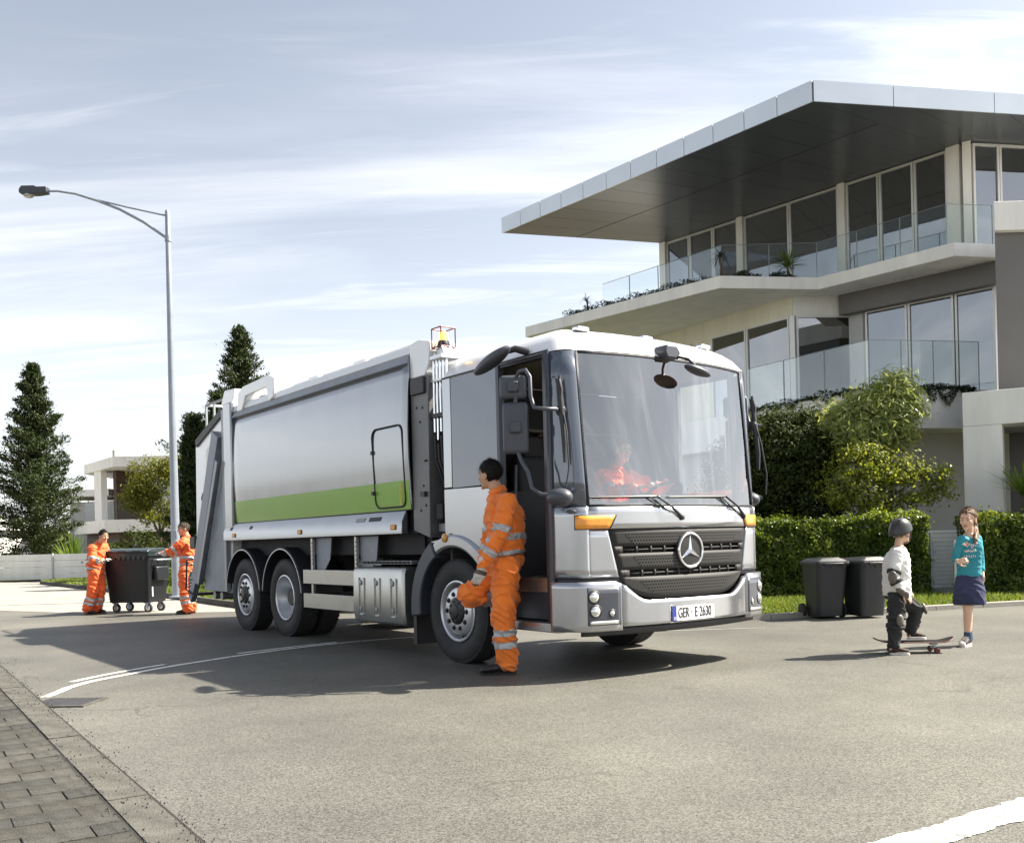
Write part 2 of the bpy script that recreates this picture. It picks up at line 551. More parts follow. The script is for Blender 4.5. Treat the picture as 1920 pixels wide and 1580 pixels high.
def ribbon(name, pts, w, z, m, rough_edge=0.0, sub=6, parent=None):
    """painted stripe that follows pts; ragged edges where the paint has worn"""
    P = [Vector((x, y, 0)) for x, y in pts]
    Q = []
    for i in range(len(P) - 1):
        p0 = P[max(i - 1, 0)]; p1 = P[i]; p2 = P[i + 1]; p3 = P[min(i + 2, len(P) - 1)]
        for k in range(sub):
            t = k / sub
            Q.append(0.5 * ((2 * p1) + (p2 - p0) * t + (2 * p0 - 5 * p1 + 4 * p2 - p3) * t * t + (3 * p1 - p0 - 3 * p2 + p3) * t ** 3))
    Q.append(P[-1])
    mb = MB(); L = []; Rr = []
    for i, q in enumerate(Q):
        d = (Q[min(i + 1, len(Q) - 1)] - Q[max(i - 1, 0)]).normalized()
        n = Vector((-d.y, d.x, 0))
        e1 = noise.noise(Vector((q.x * 7, q.y * 7, 1))) + 0.6 * noise.noise(Vector((q.x * 31, q.y * 31, 2)))
        e2 = noise.noise(Vector((q.x * 6, q.y * 6, 8))) + 0.6 * noise.noise(Vector((q.x * 27, q.y * 27, 5)))
        a = w / 2 + (e1 - 0.3) * rough_edge
        b = w / 2 + (e2 - 0.3) * rough_edge
        L.append(q + n * a); Rr.append(q - n * b)
    k = len(Q)
    mb.add([(p.x, p.y, z) for p in L] + [(p.x, p.y, z) for p in Rr], [(i, i + 1, k + i + 1, k + i) for i in range(k - 1)])
    o = mb.build(name, m, parent)
    if parent is None: o['kind'] = 'structure'
    return o
ribbon('road_marking', [(-3.80, 7.80), (-3.81, 8.05), (-3.84, 8.35), (-3.80, 8.70), (-3.67, 9.06), (-3.46, 9.6), (-3.2, 10.08), (-2.94, 10.52), (-2.55, 11.05), (-2.11, 11.5), (-1.6, 11.86), (-0.9, 12.2)], 0.085, 0.004, 'road_paint', 0.006)
ribbon('road_marking', [(-3.98, 8.68), (-3.88, 9.08), (-3.72, 9.5), (-3.56, 9.82)], 0.075, 0.004, 'road_paint', 0.006)
ribbon('road_marking', [(-3.06, 10.68), (-2.6, 11.2), (-2.14, 11.64)], 0.075, 0.004, 'road_paint', 0.006)
ribbon('road_marking', [(1.30, 3.54), (1.6, 3.71), (1.9, 3.91), (2.25, 4.13), (2.7, 4.4), (3.4, 4.8), (4.4, 5.4)], 0.19, 0.004, 'road_paint', 0.03, sub=26)
ribbon('road_marking', [(1.2, 11.95), (1.83, 12.04), (2.6, 12.10), (3.15, 12.14)], 0.045, 0.004, 'road_paint_worn', 0.012, sub=14)

# light concrete apron at the side street, its kerb and the lawn behind it
sheet('driveway', [(-19.1, 36.2), (-17.32, 35.6), (-13.03, 29.6), (-11.35, 27.3), (-8.02, 22.9), (-5.82, 19.5), (-4.9, 17.6), (-7.6, 17.9), (-11.2, 20.2), (-16, 24), (-40, 34), (-40, 38)], 0.005, 'concrete')
sheet('footpath', [(-45, 36.6), (-17.2, 35.9), (-16.9, 38.6), (-45, 40)], 0.012, 'concrete')
KL = [(-17.32, 35.6), (-13.03, 29.6), (-11.35, 27.3), (-8.02, 22.9), (-5.82, 19.5), (-4.1, 17.0), (0.8, 15.6)]
def kerb_run(name, pts, w, h, m, L=0.9, gap=0.012):
    root = empty(name, (pts[0][0], pts[0][1], 0)); root['kind'] = 'structure'
    proto = MB().box(-L / 2 + gap / 2, L / 2 - gap / 2, -w / 2, w / 2, -0.05, h).mesh('kerb_stone')
    for i in range(len(pts) - 1):
        a = Vector((*pts[i], 0)); b = Vector((*pts[i + 1], 0)); d = b - a
        n = max(1, round(d.length / L)); s = d.length / n / L
        for k in range(n):
            p = a + d * ((k + 0.5) / n)
            o = bpy.data.objects.new('kerb_stone', proto); col.objects.link(o); o.parent = root
            if not proto.materials: proto.materials.append(MATS[m])
            o.location = p - root.location
            o.rotation_euler = (0, 0, math.atan2(d.y, d.x)); o.scale = (s, 1, 1)
            if k == 0 and i == 0:
                md = None
    return root
kerb_run('kerb', KL, 0.16, 0.12, 'concrete_kerb')
lawn_pts = KL + [(2.0, 30), (-6, 48), (-30, 48), (-30, 40.2), (-17.0, 38.4)]
sheet('lawn', lawn_pts, 0.07, 'lawn_soil')
# right-hand verge
RK = [(2.6, 13.12), (3.52, 13.41), (5.32, 13.93), (7.77, 14.73), (11.5, 15.9), (18, 18)]
kerb_run('kerb', RK, 0.17, 0.07, 'concrete')
sheet('verge', [(2.6, 13.2), (3.52, 13.49), (5.32, 14.01), (7.77, 14.81), (11.5, 15.98), (18, 18.1), (18, 40), (2.0, 40), (1.6, 15.6)], 0.03, 'lawn_soil')
def grass(name, polyfn, box_, n, hmin, hmax, label):
    P = []
    while len(P) < n:
        q = rng.random((n, 2)) * np.array([box_[1] - box_[0], box_[3] - box_[2]]) + np.array([box_[0], box_[2]])
        P.extend(q[polyfn(q)].tolist())
    P = np.array(P[:n]); hgt = hmin + (hmax - hmin) * rng.random(n) ** 1.5
    a = rng.random(n) * 6.283
    w = 0.006 + 0.006 * rng.random(n)
    w = w * (1 + P[:, 1] / 12)
    V = np.zeros((n, 3, 3))
    V[:, 0, :2] = P + np.c_[np.cos(a), np.sin(a)] * w[:, None]
    V[:, 1, :2] = P - np.c_[np.cos(a), np.sin(a)] * w[:, None]
    V[:, 2, :2] = P + rng.normal(size=(n, 2)) * 0.45 * hgt[:, None]
    V[:, :, 2] = polyfn.z
    V[:, 2, 2] += hgt
    o = fast_mesh(name, V.reshape(-1, 3), np.arange(n * 3).reshape(n, 3), 'grass_blade', None, rng.random(n))
    return tag(o, label, 'grass', kind='stuff')
class Inside:
    def __init__(s, pts, z): s.p = np.array(pts); s.z = z
    def __call__(s, q):
        x, y = q[:, 0], q[:, 1]; r = np.zeros(len(q), bool); n = len(s.p); j = n - 1
        for i in range(n):
            xi, yi = s.p[i]; xj, yj = s.p[j]
            c = ((yi > y) != (yj > y)) & (x < (xj - xi) * (y - yi) / (yj - yi + 1e-12) + xi)
            r ^= c; j = i
        return r
grass('grass', Inside([(2.6, 13.3), (3.52, 13.58), (5.32, 14.1), (7.77, 14.9), (11.5, 16.05), (13, 18.4), (3.0, 18.2), (1.8, 15.4)], 0.03), (1.8, 13, 13, 18.4), 60000, 0.03, 0.11, 'short sunlit grass of the verge below the hedges')
grass('grass', Inside(KL[:5] + [(-5.0, 24), (-9, 33), (-17, 37.6)], 0.07), (-18, -4, 16, 38), 40000, 0.05, 0.14, 'short green grass behind the kerb of the side street')

# ------------------------------------------------------------------ brick pavement with edging slabs, bottom left
kd = Vector((0.55, -0.835, 0)).normalized(); kn = Vector((0.835, 0.55, 0)).normalized()
pave = empty('pavement', (-1.9, 4.3, 0)); pave['kind'] = 'structure'
def pv(a, b, z=0.0):      # along kerb, across kerb -> world minus root
    p = kd * a + kn * b
    return Vector((p.x, p.y, z)) - pave.location
sb = MB()
for a0, a1, b0, b1 in [(-16, -2.0, -3.2, 1.062)]:
    sb.add([pv(a0, b0, 0.0175), pv(a1, b0, 0.0175), pv(a1, b1, 0.0175), pv(a0, b1, 0.0175)], [(0, 1, 2, 3)])
sb.build('joint_bed', 'joint_sand', pave)
zrot = math.atan2(kd.y, kd.x)
pm = []
for i in range(8):
    mb = MB()
    a, b = 0.166 / 2, 0.2535 / 2
    j = [random.uniform(-0.004, 0.004) for _ in range(8)]
    zt = 0.022
    e = 0.003
    mb.add([(-a + j[0], -b + j[1], 0), (a + j[2], -b + j[3], 0), (a + j[4], b + j[5], 0), (-a + j[6], b + j[7], 0),
            (-a + j[0], -b + j[1], zt - e), (a + j[2], -b + j[3], zt - e), (a + j[4], b + j[5], zt - e), (-a + j[6], b + j[7], zt - e),
            (-a + j[0] + e, -b + j[1] + e, zt), (a + j[2] - e, -b + j[3] + e, zt), (a + j[4] - e, b + j[5] - e, zt), (-a + j[6] + e, b + j[7] - e, zt)],
           [(0, 1, 5, 4), (1, 2, 6, 5), (2, 3, 7, 6), (3, 0, 4, 7), (4, 5, 9, 8), (5, 6, 10, 9), (6, 7, 11, 10), (7, 4, 8, 11), (8, 9, 10, 11)])
    me = mb.mesh('brick'); me.materials.append(MATS['paver%d' % (i % 4)]); pm.append(me)
cand = []
for r_ in range(0, 72):
    a = -2.3 - 0.18 * r_
    for k in range(0, 14):
        b = 0.855 - 0.13 - 0.26 * k - (0.13 if r_ % 2 else 0)
        if r_ % 2 and k == 0:
            cand.append((a, 0.855 - 0.065, 0.5))
        cand.append((a, b, 1.0))
def cdist(c):
    p = kd * c[0] + kn * c[1]
    return p.length
def inview(c):
    p = kd * c[0] + kn * c[1]
    return p.y > 3.0 and abs(p.x) < p.y * 0.56 and p.y < 11.0
cand = sorted(cand, key=lambda c: (not inview(c), cdist(c)))
rest = MB()
for i, (a, b, s_) in enumerate(cand):
    z = random.uniform(-0.003, 0.004)
    if i < 290 and inview((a, b, s_)):
        o = bpy.data.objects.new('brick', random.choice(pm)); col.objects.link(o); o.parent = pave
        o.location = pv(a, b, z); o.rotation_euler = (random.uniform(-.008, .008), random.uniform(-.008, .008), zrot + random.uniform(-.012, .012))
        o.scale = (1, s_, 1)
    else:
        Mz = Matrix.Rotation(zrot, 3, 'Z')
        rest.cbox(pv(a, b, 0.011 + z), (0.170, 0.25 * s_, 0.022), Mz)
if rest.v:
    o = rest.build('far_bricks', 'paver0', pave); o['kind'] = 'stuff'
slab = MB().box(-0.445, 0.445, -0.088, 0.088, 0, 0.024).mesh('edging_slab'); slab.materials.append(MATS['concrete_kerb'])
for i in range(16):
    o = bpy.data.objects.new('edging_slab', slab); col.objects.link(o); o.parent = pave
    o.location = pv(-2.6 - 0.9 * i + 0.1, 0.957, random.uniform(-.003, .003)); o.rotation_euler = (0, 0, zrot)
# loose grit along the joints
n = 1300
ga = -2.0 - 10 * rng.random(n) ** 1.3; gb = np.where(rng.random(n) < 0.6, 1.05, 0.862) + rng.normal(size=n) * np.where(rng.random(n) < 0.5, 0.02, 0.11)
gp = np.array([[*(kd * a + kn * b)[:2]] for a, b in zip(ga, gb)])
gs = 0.0015 + 0.003 * rng.random(n)
T = np.array([[1, 1, 1], [1, -1, -1], [-1, 1, -1], [-1, -1, 1]]) * 0.9
V = np.zeros((n, 4, 3)); V[:, :, :2] = gp[:, None, :]; V[:, :, 2] = 0.026
V += (T[None] * (0.6 + 0.8 * rng.random((n, 4, 3)))) * gs[:, None, None]
Fq = np.array([[0, 1, 2], [0, 3, 1], [0, 2, 3], [1, 3, 2]])
o = fast_mesh('grit', V.reshape(-1, 3), (np.arange(n)[:, None, None] * 4 + Fq[None]).reshape(-1, 3), 'paver1')
tag(o, 'loose grit gathered along the edging slab joints', 'grit', kind='stuff')

# drain grating beside the pavement
gr = empty('drain_grating', (-3.48, 7.48, 0.004), R(-3), 'dark iron drain grating set in the asphalt by the road line end', 'drain')
pbr('cast_iron', (0.075, 0.072, 0.078), 0.55, metal=0.6, var=0.3, vscale=20)
fm = MB(); fm.box(-0.24, 0.24, -0.20, -0.17, -0.004, 0.008); fm.box(-0.24, 0.24, 0.17, 0.20, -0.004, 0.008); fm.box(-0.24, -0.21, -0.17, 0.17, -0.004, 0.008); fm.box(0.21, 0.24, -0.17, 0.17, -0.004, 0.008)
fm.build('frame', 'concrete_kerb', gr)
box('pit', 'joint_dark', (-0.21, 0.21, -0.17, 0.17, -0.003, 0.0), gr)
for k in range(11):
    box('bar', 'cast_iron', (-0.205 + k * 0.038, -0.205 + k * 0.038 + 0.027, -0.168, 0.168, 0.0, 0.007), gr)

# ------------------------------------------------------------------ modern house on the right
HO = Vector((8.0, 24.0, 0))
house = empty('modern_house', HO, 0, 'large modern white house with wide metal roof overhang and glazed balconies', 'house')
def H(o, parent=None):
    """built in world coordinates, hung under the house (or under one of its parts)"""
    o.parent = parent or house
    o.location = (0, 0, 0) if parent else -HO
    return o
def V2(p, z): return Vector((p[0], p[1], z))
def lerp2(a, b, t): return (a[0] + (b[0] - a[0]) * t, a[1] + (b[1] - a[1]) * t)
def slabpoly(name, pts, z0, z1, m, parent=None, bevel=0.0):
    return H(MB().prism(pts, 'z', z0, z1).build(name, m, bevel=bevel), parent)
def wallseg(name, a, b, z0, z1, th, m, parent=None):
    """wall panel from a to b, thickness th to the far side"""
    d = Vector((b[0] - a[0], b[1] - a[1], 0)).normalized(); n = Vector((-d.y, d.x, 0))
    if n.y < 0: n = -n
    pts = [a, b, (b[0] + n.x * th, b[1] + n.y * th), (a[0] + n.x * th, a[1] + n.y * th)]
    return slabpoly(name, pts, z0, z1, m, parent)
def bay(a, b, z0, z1, fw=0.05, dp=0.09, gl='window_glass', fr='alu_frame', rail=None):
    """one glazed bay: frame with its pane"""
    d = Vector((b[0] - a[0], b[1] - a[1], 0)); L = d.length; d.normalize(); n = Vector((-d.y, d.x, 0))
    M = Matrix((d, n, Vector((0, 0, 1)))).transposed()
    mb = MB()
    c = Vector((a[0], a[1], 0))
    def bar(x0, x1, za, zb):
        mb.cbox(c + d * ((x0 + x1) / 2) + Vector((0, 0, (za + zb) / 2)), (x1 - x0, dp, zb - za), M)
    bar(0, fw, z0, z1); bar(L - fw, L, z0, z1); bar(fw, L - fw, z1 - fw, z1); bar(fw, L - fw, z0, z0 + fw)
    if rail: bar(fw, L - fw, rail - fw / 2, rail + fw / 2)
    w = H(mb.build('window', fr))
    p = MB().cbox(c + d * (L / 2) + Vector((0, 0, (z0 + z1) / 2)), (L - 2 * fw, 0.012, z1 - z0 - 2 * fw), M).build('pane', gl)
    H(p, w)
    return w
# --- roof
ZS = 9.96
Rt, Rc, Rr, Rb = (-0.06, 27.64), (6.35, 19.70), (17.3, 21.73), (4.70, 29.07)
Wl, Wr = (4.77, 28.97), (10.37, 22.30)
roof = slabpoly('roof', [Rt, Rc, Rr, (17.3, 34), (12, 32.2), Rb], ZS + 0.03, ZS + 0.40, 'joint_dark')
def fascia(a, b, t0, t1):
    p = lerp2(a, b, t0); q = lerp2(a, b, t1)
    d = Vector((b[0] - a[0], b[1] - a[1], 0)).normalized(); n = Vector((d.y, -d.x, 0))
    g = 0.007
    pts = [(p[0] + d.x * g, p[1] + d.y * g), (q[0] - d.x * g, q[1] - d.y * g)]
    pts += [(pts[1][0] + n.x * 0.03, pts[1][1] + n.y * 0.03), (pts[0][0] + n.x * 0.03, pts[0][1] + n.y * 0.03)]
    H(MB().prism(pts, 'z', ZS - 0.012, ZS + 0.42).build('fascia_panel', 'fascia_metal'), roof)
for k in range(12): fascia(Rt, Rc, k / 12, (k + 1) / 12)
for t0, t1 in ((0.0, 0.16), (0.16, 0.37), (0.37, 0.6), (0.6, 0.8), (0.8, 1.0)): fascia(Rc, Rr, t0, t1)
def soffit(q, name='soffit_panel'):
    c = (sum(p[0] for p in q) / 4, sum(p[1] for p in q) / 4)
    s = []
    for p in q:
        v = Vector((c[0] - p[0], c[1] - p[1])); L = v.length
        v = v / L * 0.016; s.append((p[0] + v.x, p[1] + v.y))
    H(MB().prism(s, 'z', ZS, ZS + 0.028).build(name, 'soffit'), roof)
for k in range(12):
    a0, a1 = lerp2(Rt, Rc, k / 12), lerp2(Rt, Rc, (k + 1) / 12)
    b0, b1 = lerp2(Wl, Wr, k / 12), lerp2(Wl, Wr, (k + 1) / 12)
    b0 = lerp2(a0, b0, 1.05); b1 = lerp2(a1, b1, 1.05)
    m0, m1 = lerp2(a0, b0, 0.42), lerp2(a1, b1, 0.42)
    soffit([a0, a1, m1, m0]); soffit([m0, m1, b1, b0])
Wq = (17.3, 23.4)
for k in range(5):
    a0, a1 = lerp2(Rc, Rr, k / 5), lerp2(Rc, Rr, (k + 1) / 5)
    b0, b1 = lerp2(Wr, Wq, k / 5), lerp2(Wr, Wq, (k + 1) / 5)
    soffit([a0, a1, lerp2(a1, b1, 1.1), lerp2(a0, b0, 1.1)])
# --- upper storey
Z2 = 7.13; F2 = 7.43
def post(a, b, z0, z1, dp, m='white_render', name='post'):
    d = Vector((b[0] - a[0], b[1] - a[1], 0)); L = d.length; d.normalize(); n = Vector((-d.y, d.x, 0))
    M = Matrix((d, n, Vector((0, 0, 1)))).transposed()
    c = Vector((a[0] + b[0], a[1] + b[1], 0)) / 2
    return H(MB().cbox(c + Vector((0, 0, (z0 + z1) / 2)), (L, dp, z1 - z0), M).build(name, m))
fU = lambda t: lerp2(Wl, Wr, t)
post(fU(-0.012), fU(0.013), F2, ZS, 0.22)
post(fU(0.311), fU(0.333), F2, ZS, 0.22)
post(fU(0.667), fU(0.689), F2, ZS, 0.22)
post(fU(0.988), (10.50, 22.15), F2, ZS, 0.26)
post((10.50, 22.10), (10.66, 22.02), F2, ZS, 0.30)
for a, b in ((0.015, 0.112), (0.114, 0.210), (0.212, 0.309), (0.335, 0.498), (0.500, 0.665), (0.691, 0.791), (0.793, 0.892), (0.894, 0.986)):
    bay(fU(a), fU(b), F2, ZS - 0.02)
UR = ((10.68, 22.02), (17.2, 23.2))
for a, b in ((0.0, 0.1), (0.102, 0.25), (0.252, 0.5)):
    bay(lerp2(*UR, a), lerp2(*UR, b), F2, ZS - 0.02)
# rooms behind the upper glass
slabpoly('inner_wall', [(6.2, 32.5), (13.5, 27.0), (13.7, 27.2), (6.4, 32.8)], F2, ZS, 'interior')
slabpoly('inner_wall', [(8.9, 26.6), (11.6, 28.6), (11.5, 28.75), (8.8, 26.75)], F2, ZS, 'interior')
slabpoly('curtain', [fU(0.70), (fU(0.76)[0], fU(0.76)[1]), (fU(0.76)[0] + .25, fU(0.76)[1] + .3), (fU(0.70)[0] + .25, fU(0.70)[1] + .3)], F2, ZS - 0.1, 'curtain')
# --- upper balcony slab
A2, B2, C2, D2, E2 = (0.54, 28.39), (5.16, 23.31), (7.66, 23.69), (9.79, 21.07), (10.8, 21.28)
bal2 = slabpoly('balcony_slab', [A2, B2, C2, D2, E2, (17.3, 22.5), (17.3, 34), (12, 32.5), (4.5, 31.8)], Z2, F2, 'white_render', bevel=0.012)
def balustrade(name, pts, z0, z1, n, inset=0.0, th=0.014):
    root = None
    segs = []
    for i in range(len(pts) - 1):
        for k in range(n[i]):
            a = lerp2(pts[i], pts[i + 1], k / n[i]); b = lerp2(pts[i], pts[i + 1], (k + 1) / n[i])
            d = Vector((b[0] - a[0], b[1] - a[1], 0)); L = d.length; d.normalize(); nn = Vector((-d.y, d.x, 0))
            M = Matrix((d, nn, Vector((0, 0, 1)))).transposed()
            c = Vector((a[0] + b[0], a[1] + b[1], 0)) / 2
            g = H(MB().cbox(c + Vector((0, 0, (z0 + z1) / 2)), (L - 0.02, th, z1 - z0), M).build('glass_panel', 'balustrade_glass'))
            e = MB()
            e.cbox(c + Vector((0, 0, z1 + 0.004)), (L - 0.02, th + 0.004, 0.008), M)
            e.cbox(Vector((b[0], b[1], (z0 + z1) / 2)) - d * 0.006, (0.012, th + 0.006, z1 - z0), M)
            H(e.build('glass_edge', 'glass_edge'), g)
balustrade('b2', [(2.75, 27.47), (5.38, 24.06), (7.75, 24.05), (9.80, 21.42), (10.9, 21.6)], F2 + 0.003, F2 + 0.95, [4, 2, 3, 1])
# --- first storey
Z1 = 4.2; HD = 6.65
Ll, Lc, Lb = (3.76, 29.78), (7.19, 24.32), (8.82, 24.45)
lw = lambda t: lerp2(Ll, Lc, t)
tA = 0.555
wallseg('wall', Ll, lw(0.36), 3.9, Z2 - 0.003, 0.3, 'cream_render')
wallseg('wall', lw(0.43), lw(tA), 3.9, Z2 - 0.003, 0.3, 'cream_render')
wallseg('wall', lw(0.36), lw(0.43), 6.62, Z2 - 0.003, 0.3, 'cream_render')
wallseg('wall', lw(0.36), lw(0.43), 3.9, 5.6, 0.3, 'cream_render')
bay(lw(0.362), lw(0.428), 5.6, 6.62)
wallseg('wall', lw(tA), Lc, HD, Z2 - 0.003, 0.3, 'cream_render')
wallseg('wall', (Lc[0] + 0.005, Lc[1] + 0.01), Lb, HD, Z2 - 0.004, 0.3, 'white_render')
bay(lw(tA), lw(0.755), Z1, HD - 0.004); bay(lw(0.758), lw(0.985), Z1, HD - 0.004)
post(lw(0.986), (Lc[0] + 0.06, Lc[1] + 0.005), Z1, HD - 0.004, 0.12, 'alu_frame', 'corner_post')
bay((Lc[0] + 0.08, Lc[1] + 0.02), (8.70, 24.46), Z1, HD - 0.004)
post((8.71, 24.46), (8.92, 24.15), Z1, Z2 - 0.004, 0.12, 'grey_render')
Ga, Gb = (8.94, 24.08), (11.07, 21.78)
for a, b in ((0.0, 0.338), (0.345, 0.69), (0.70, 0.985)):
    bay(lerp2(Ga, Gb, a), lerp2(Ga, Gb, b), Z1, HD)
wallseg('beam', (8.35, 24.30), (10.95, 21.45), HD - 0.02, Z2 - 0.003, 0.25, 'dark_cladding')
slabpoly('soffit_box', [(8.6, 24.3), (11.1, 21.6), (12.5, 23), (9.5, 25.6)], HD + 0.002, Z2 - 0.006, 'dark_cladding')
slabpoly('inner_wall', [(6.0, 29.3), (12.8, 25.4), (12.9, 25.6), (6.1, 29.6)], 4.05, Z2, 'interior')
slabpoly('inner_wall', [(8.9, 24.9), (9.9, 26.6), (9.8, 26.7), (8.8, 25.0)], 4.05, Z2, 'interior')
slabpoly('curtain', [(10.0, 23.6), (10.25, 23.35), (10.35, 23.45), (10.1, 23.7)], Z1, HD - 0.05, 'curtain')
slabpoly('curtain', [(10.75, 22.75), (11.2, 22.3), (11.3, 22.4), (10.85, 22.85)], Z1, HD - 0.05, 'curtain')
# --- terrace
T0, T3, T4, T5 = (5.30, 23.15), (7.29, 19.50), (8.70, 19.77), (9.78, 20.0)
slabpoly('terrace_slab', [T0, T3, T4, T5, (14, 20.8), (14, 30), (3.0, 30), (3.6, 26.2)], 3.25, 4.05, 'white_render', bevel=0.012)
balustrade('b1', [(5.62, 22.75), (7.33, 19.62), (8.75, 19.88), (9.8, 20.12)], 4.06, 5.06, [3, 2, 1])
# ground floor wall under the terrace
wallseg('wall', (7.35, 20.42), (8.05, 20.52), 0.0, 3.25, 0.2, 'grey_render')
wallseg('wall', (8.08, 20.53), (12.2, 21.2), 0.0, 3.25, 0.2, 'grey_render')
wallseg('wall', (4.2, 26.0), (7.33, 20.45), 0.0, 3.25, 0.2, 'grey_render')
H(MB().box(8.04, 8.09, 20.50, 20.53, 0.0, 3.2).build('wall_joint', 'joint_dark'))
# dark clad pier with its white box, right edge
H(MB().prism([(9.50, 18.75), (14.5, 18.75), (14.5, 20.6), (10.47, 20.6)], 'z', 3.2, 6.9).build('pier', 'dark_cladding'))
for x in (10.3, 11.1, 11.9):
    H(MB().box(x, x + 0.02, 18.738, 18.75, 3.25, 6.88).build('cladding_joint', 'joint_dark'))
H(MB().prism([(9.42, 18.6), (14.6, 18.6), (14.6, 20.7), (10.5, 20.7)], 'z', 6.902, 7.46).build('white_box', 'white_render', bevel=0.01))
# entrance portal
pd = Vector((0.87, -0.5, 0)).normalized(); pn = Vector((0.5, 0.87, 0)).normalized()
PO = Vector((8.53, 18.2, 0))
def pbox(x0, x1, d0, d1, z0, z1, m, name, parent=None, bevel=0.0):
    M = Matrix((pd, pn, Vector((0, 0, 1)))).transposed()
    c = PO + pd * ((x0 + x1) / 2) + pn * ((d0 + d1) / 2) + Vector((0, 0, (z0 + z1) / 2))
    return MB().cbox(c, (x1 - x0, d1 - d0, z1 - z0), M).build(name, m, bevel=bevel)
H(pbox(0, 0.66, 0, 0.7, 0, 3.1, 'white_render', 'portal_column', bevel=0.01))
H(pbox(0, 5.2, 0, 0.7, 3.102, 3.74, 'white_render', 'portal_lintel', bevel=0.01))
H(pbox(4.5, 5.2, 0, 0.7, 0, 3.1, 'white_render', 'portal_column', bevel=0.01))
H(pbox(0.68, 4.49, 2.0, 2.1, 0, 3.3, 'dark_cladding', 'garage_door'))
H(pbox(0.30, 5.0, 0.71, 2.1, 3.1, 3.3, 'grey_render', 'portal_ceiling'))

# ------------------------------------------------------------------ vegetation
def unit(n):
    v = rng.normal(size=(n, 3)); return v / np.linalg.norm(v, axis=1, keepdims=True)
def hedge(name, x0, x1, y0, y1, h, n, label, m='leaf_hedge', size=0.055, dirv=None):
    root = empty(name, ((x0 + x1) / 2, (y0 + y1) / 2, 0.0), 0, label, 'hedge')
    o = np.array([(x0 + x1) / 2, (y0 + y1) / 2, 0])
    u = rng.random(n); areas = np.array([(x1 - x0) * h, (x1 - x0) * (y1 - y0), (y1 - y0) * h, (y1 - y0) * h]); areas /= areas.sum()
    side = rng.choice(4, n, p=areas)
    X = x0 + (x1 - x0) * rng.random(n); Y = y0 + (y1 - y0) * rng.random(n); Z = h * rng.random(n) ** 0.9
    nv = np.zeros((n, 3))
    f = side == 0; Y[f] = y0; nv[f] = (0, -1, 0.25)
    f = side == 1; Z[f] = h; nv[f] = (0, -0.2, 1)
    f = side == 2; X[f] = x1; nv[f] = (1, -0.2, 0.2)
    f = side == 3; X[f] = x0; nv[f] = (-1, -0.2, 0.2)
    P = np.c_[X, Y, Z]
    # lumpy clipped surface
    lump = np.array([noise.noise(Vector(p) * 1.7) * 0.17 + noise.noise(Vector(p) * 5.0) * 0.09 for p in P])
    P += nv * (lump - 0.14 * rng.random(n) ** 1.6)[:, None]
    shoots = rng.random(n) < 0.05
    P[shoots] += nv[shoots] * (0.12 * rng.random(shoots.sum()))[:, None]
    P[:, 2] = np.maximum(P[:, 2], 0.04)
    nn = nv * 0.9 + rng.normal(size=(n, 3)) * 0.55
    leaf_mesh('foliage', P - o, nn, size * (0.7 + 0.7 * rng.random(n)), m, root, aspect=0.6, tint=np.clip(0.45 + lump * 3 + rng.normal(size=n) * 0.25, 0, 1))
    MB().box(x0 - o[0] + .16, x1 - o[0] - .16, y0 - o[1] + .17, y1 - o[1] - .17, 0, h - .17).build('dark_core', 'leaf_core', root)  # solid dark box added inside so the hedge is not see-through
    return root
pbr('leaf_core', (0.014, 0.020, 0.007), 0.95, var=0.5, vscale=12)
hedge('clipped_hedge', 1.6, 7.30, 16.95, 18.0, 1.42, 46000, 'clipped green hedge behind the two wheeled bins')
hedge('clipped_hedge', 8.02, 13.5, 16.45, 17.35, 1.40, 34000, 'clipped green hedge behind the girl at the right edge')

def clumps(centers, n_sub, n_leaf, sub_r, shell=0.55):
    """leaf positions gathered in many small twig clusters through ellipsoids; returns P, N"""
    Ps = []; Ns = []
    for (c, r, w) in centers:
        k = int(n_sub * w)
        d = unit(k); rad = shell + (1 - shell) * rng.random(k) ** 0.5
        sc_ = np.asarray(c) + d * np.asarray(r) * rad[:, None]
        for q, dd in zip(sc_, d):
            m = int(n_leaf * (0.5 + rng.random()))
            p = rng.normal(size=(m, 3)) * sub_r * (0.6 + 0.8 * rng.random())
            p[:, 2] *= 0.7
            Ps.append(q + p); Ns.append(dd * 0.7 + p / sub_r * 0.35 + rng.normal(size=(m, 3)) * 0.5 + np.array([0, 0, 0.35]))
    return np.vstack(Ps), np.vstack(Ns)
def limbs(mb, base, fork, centers, r0, wob=0.12):
    base = Vector(base); fork = Vector(fork)
    mb.tube([base, base.lerp(fork, 0.5) + Vector((wob * 0.4, 0, 0)), fork], [r0, r0 * 0.8, r0 * 0.62], 9)
    for c, r, w in centers:
        c = Vector(c)
        mid = fork.lerp(c, 0.5) + Vector((random.uniform(-wob, wob), random.uniform(-wob, wob), wob))
        mb.tube([fork, mid, c], [r0 * 0.5, r0 * 0.3, r0 * 0.14], 6)
        for k in range(5):
            a = Vector(unit(1)[0]); e = c + Vector((a.x * r[0], a.y * r[1], a.z * r[2])) * 0.8
            mb.tube([mid.lerp(c, 0.6), c.lerp(e, 0.5) + Vector((0, 0, 0.05)), e], [r0 * 0.17, r0 * 0.1, r0 * 0.04], 5)
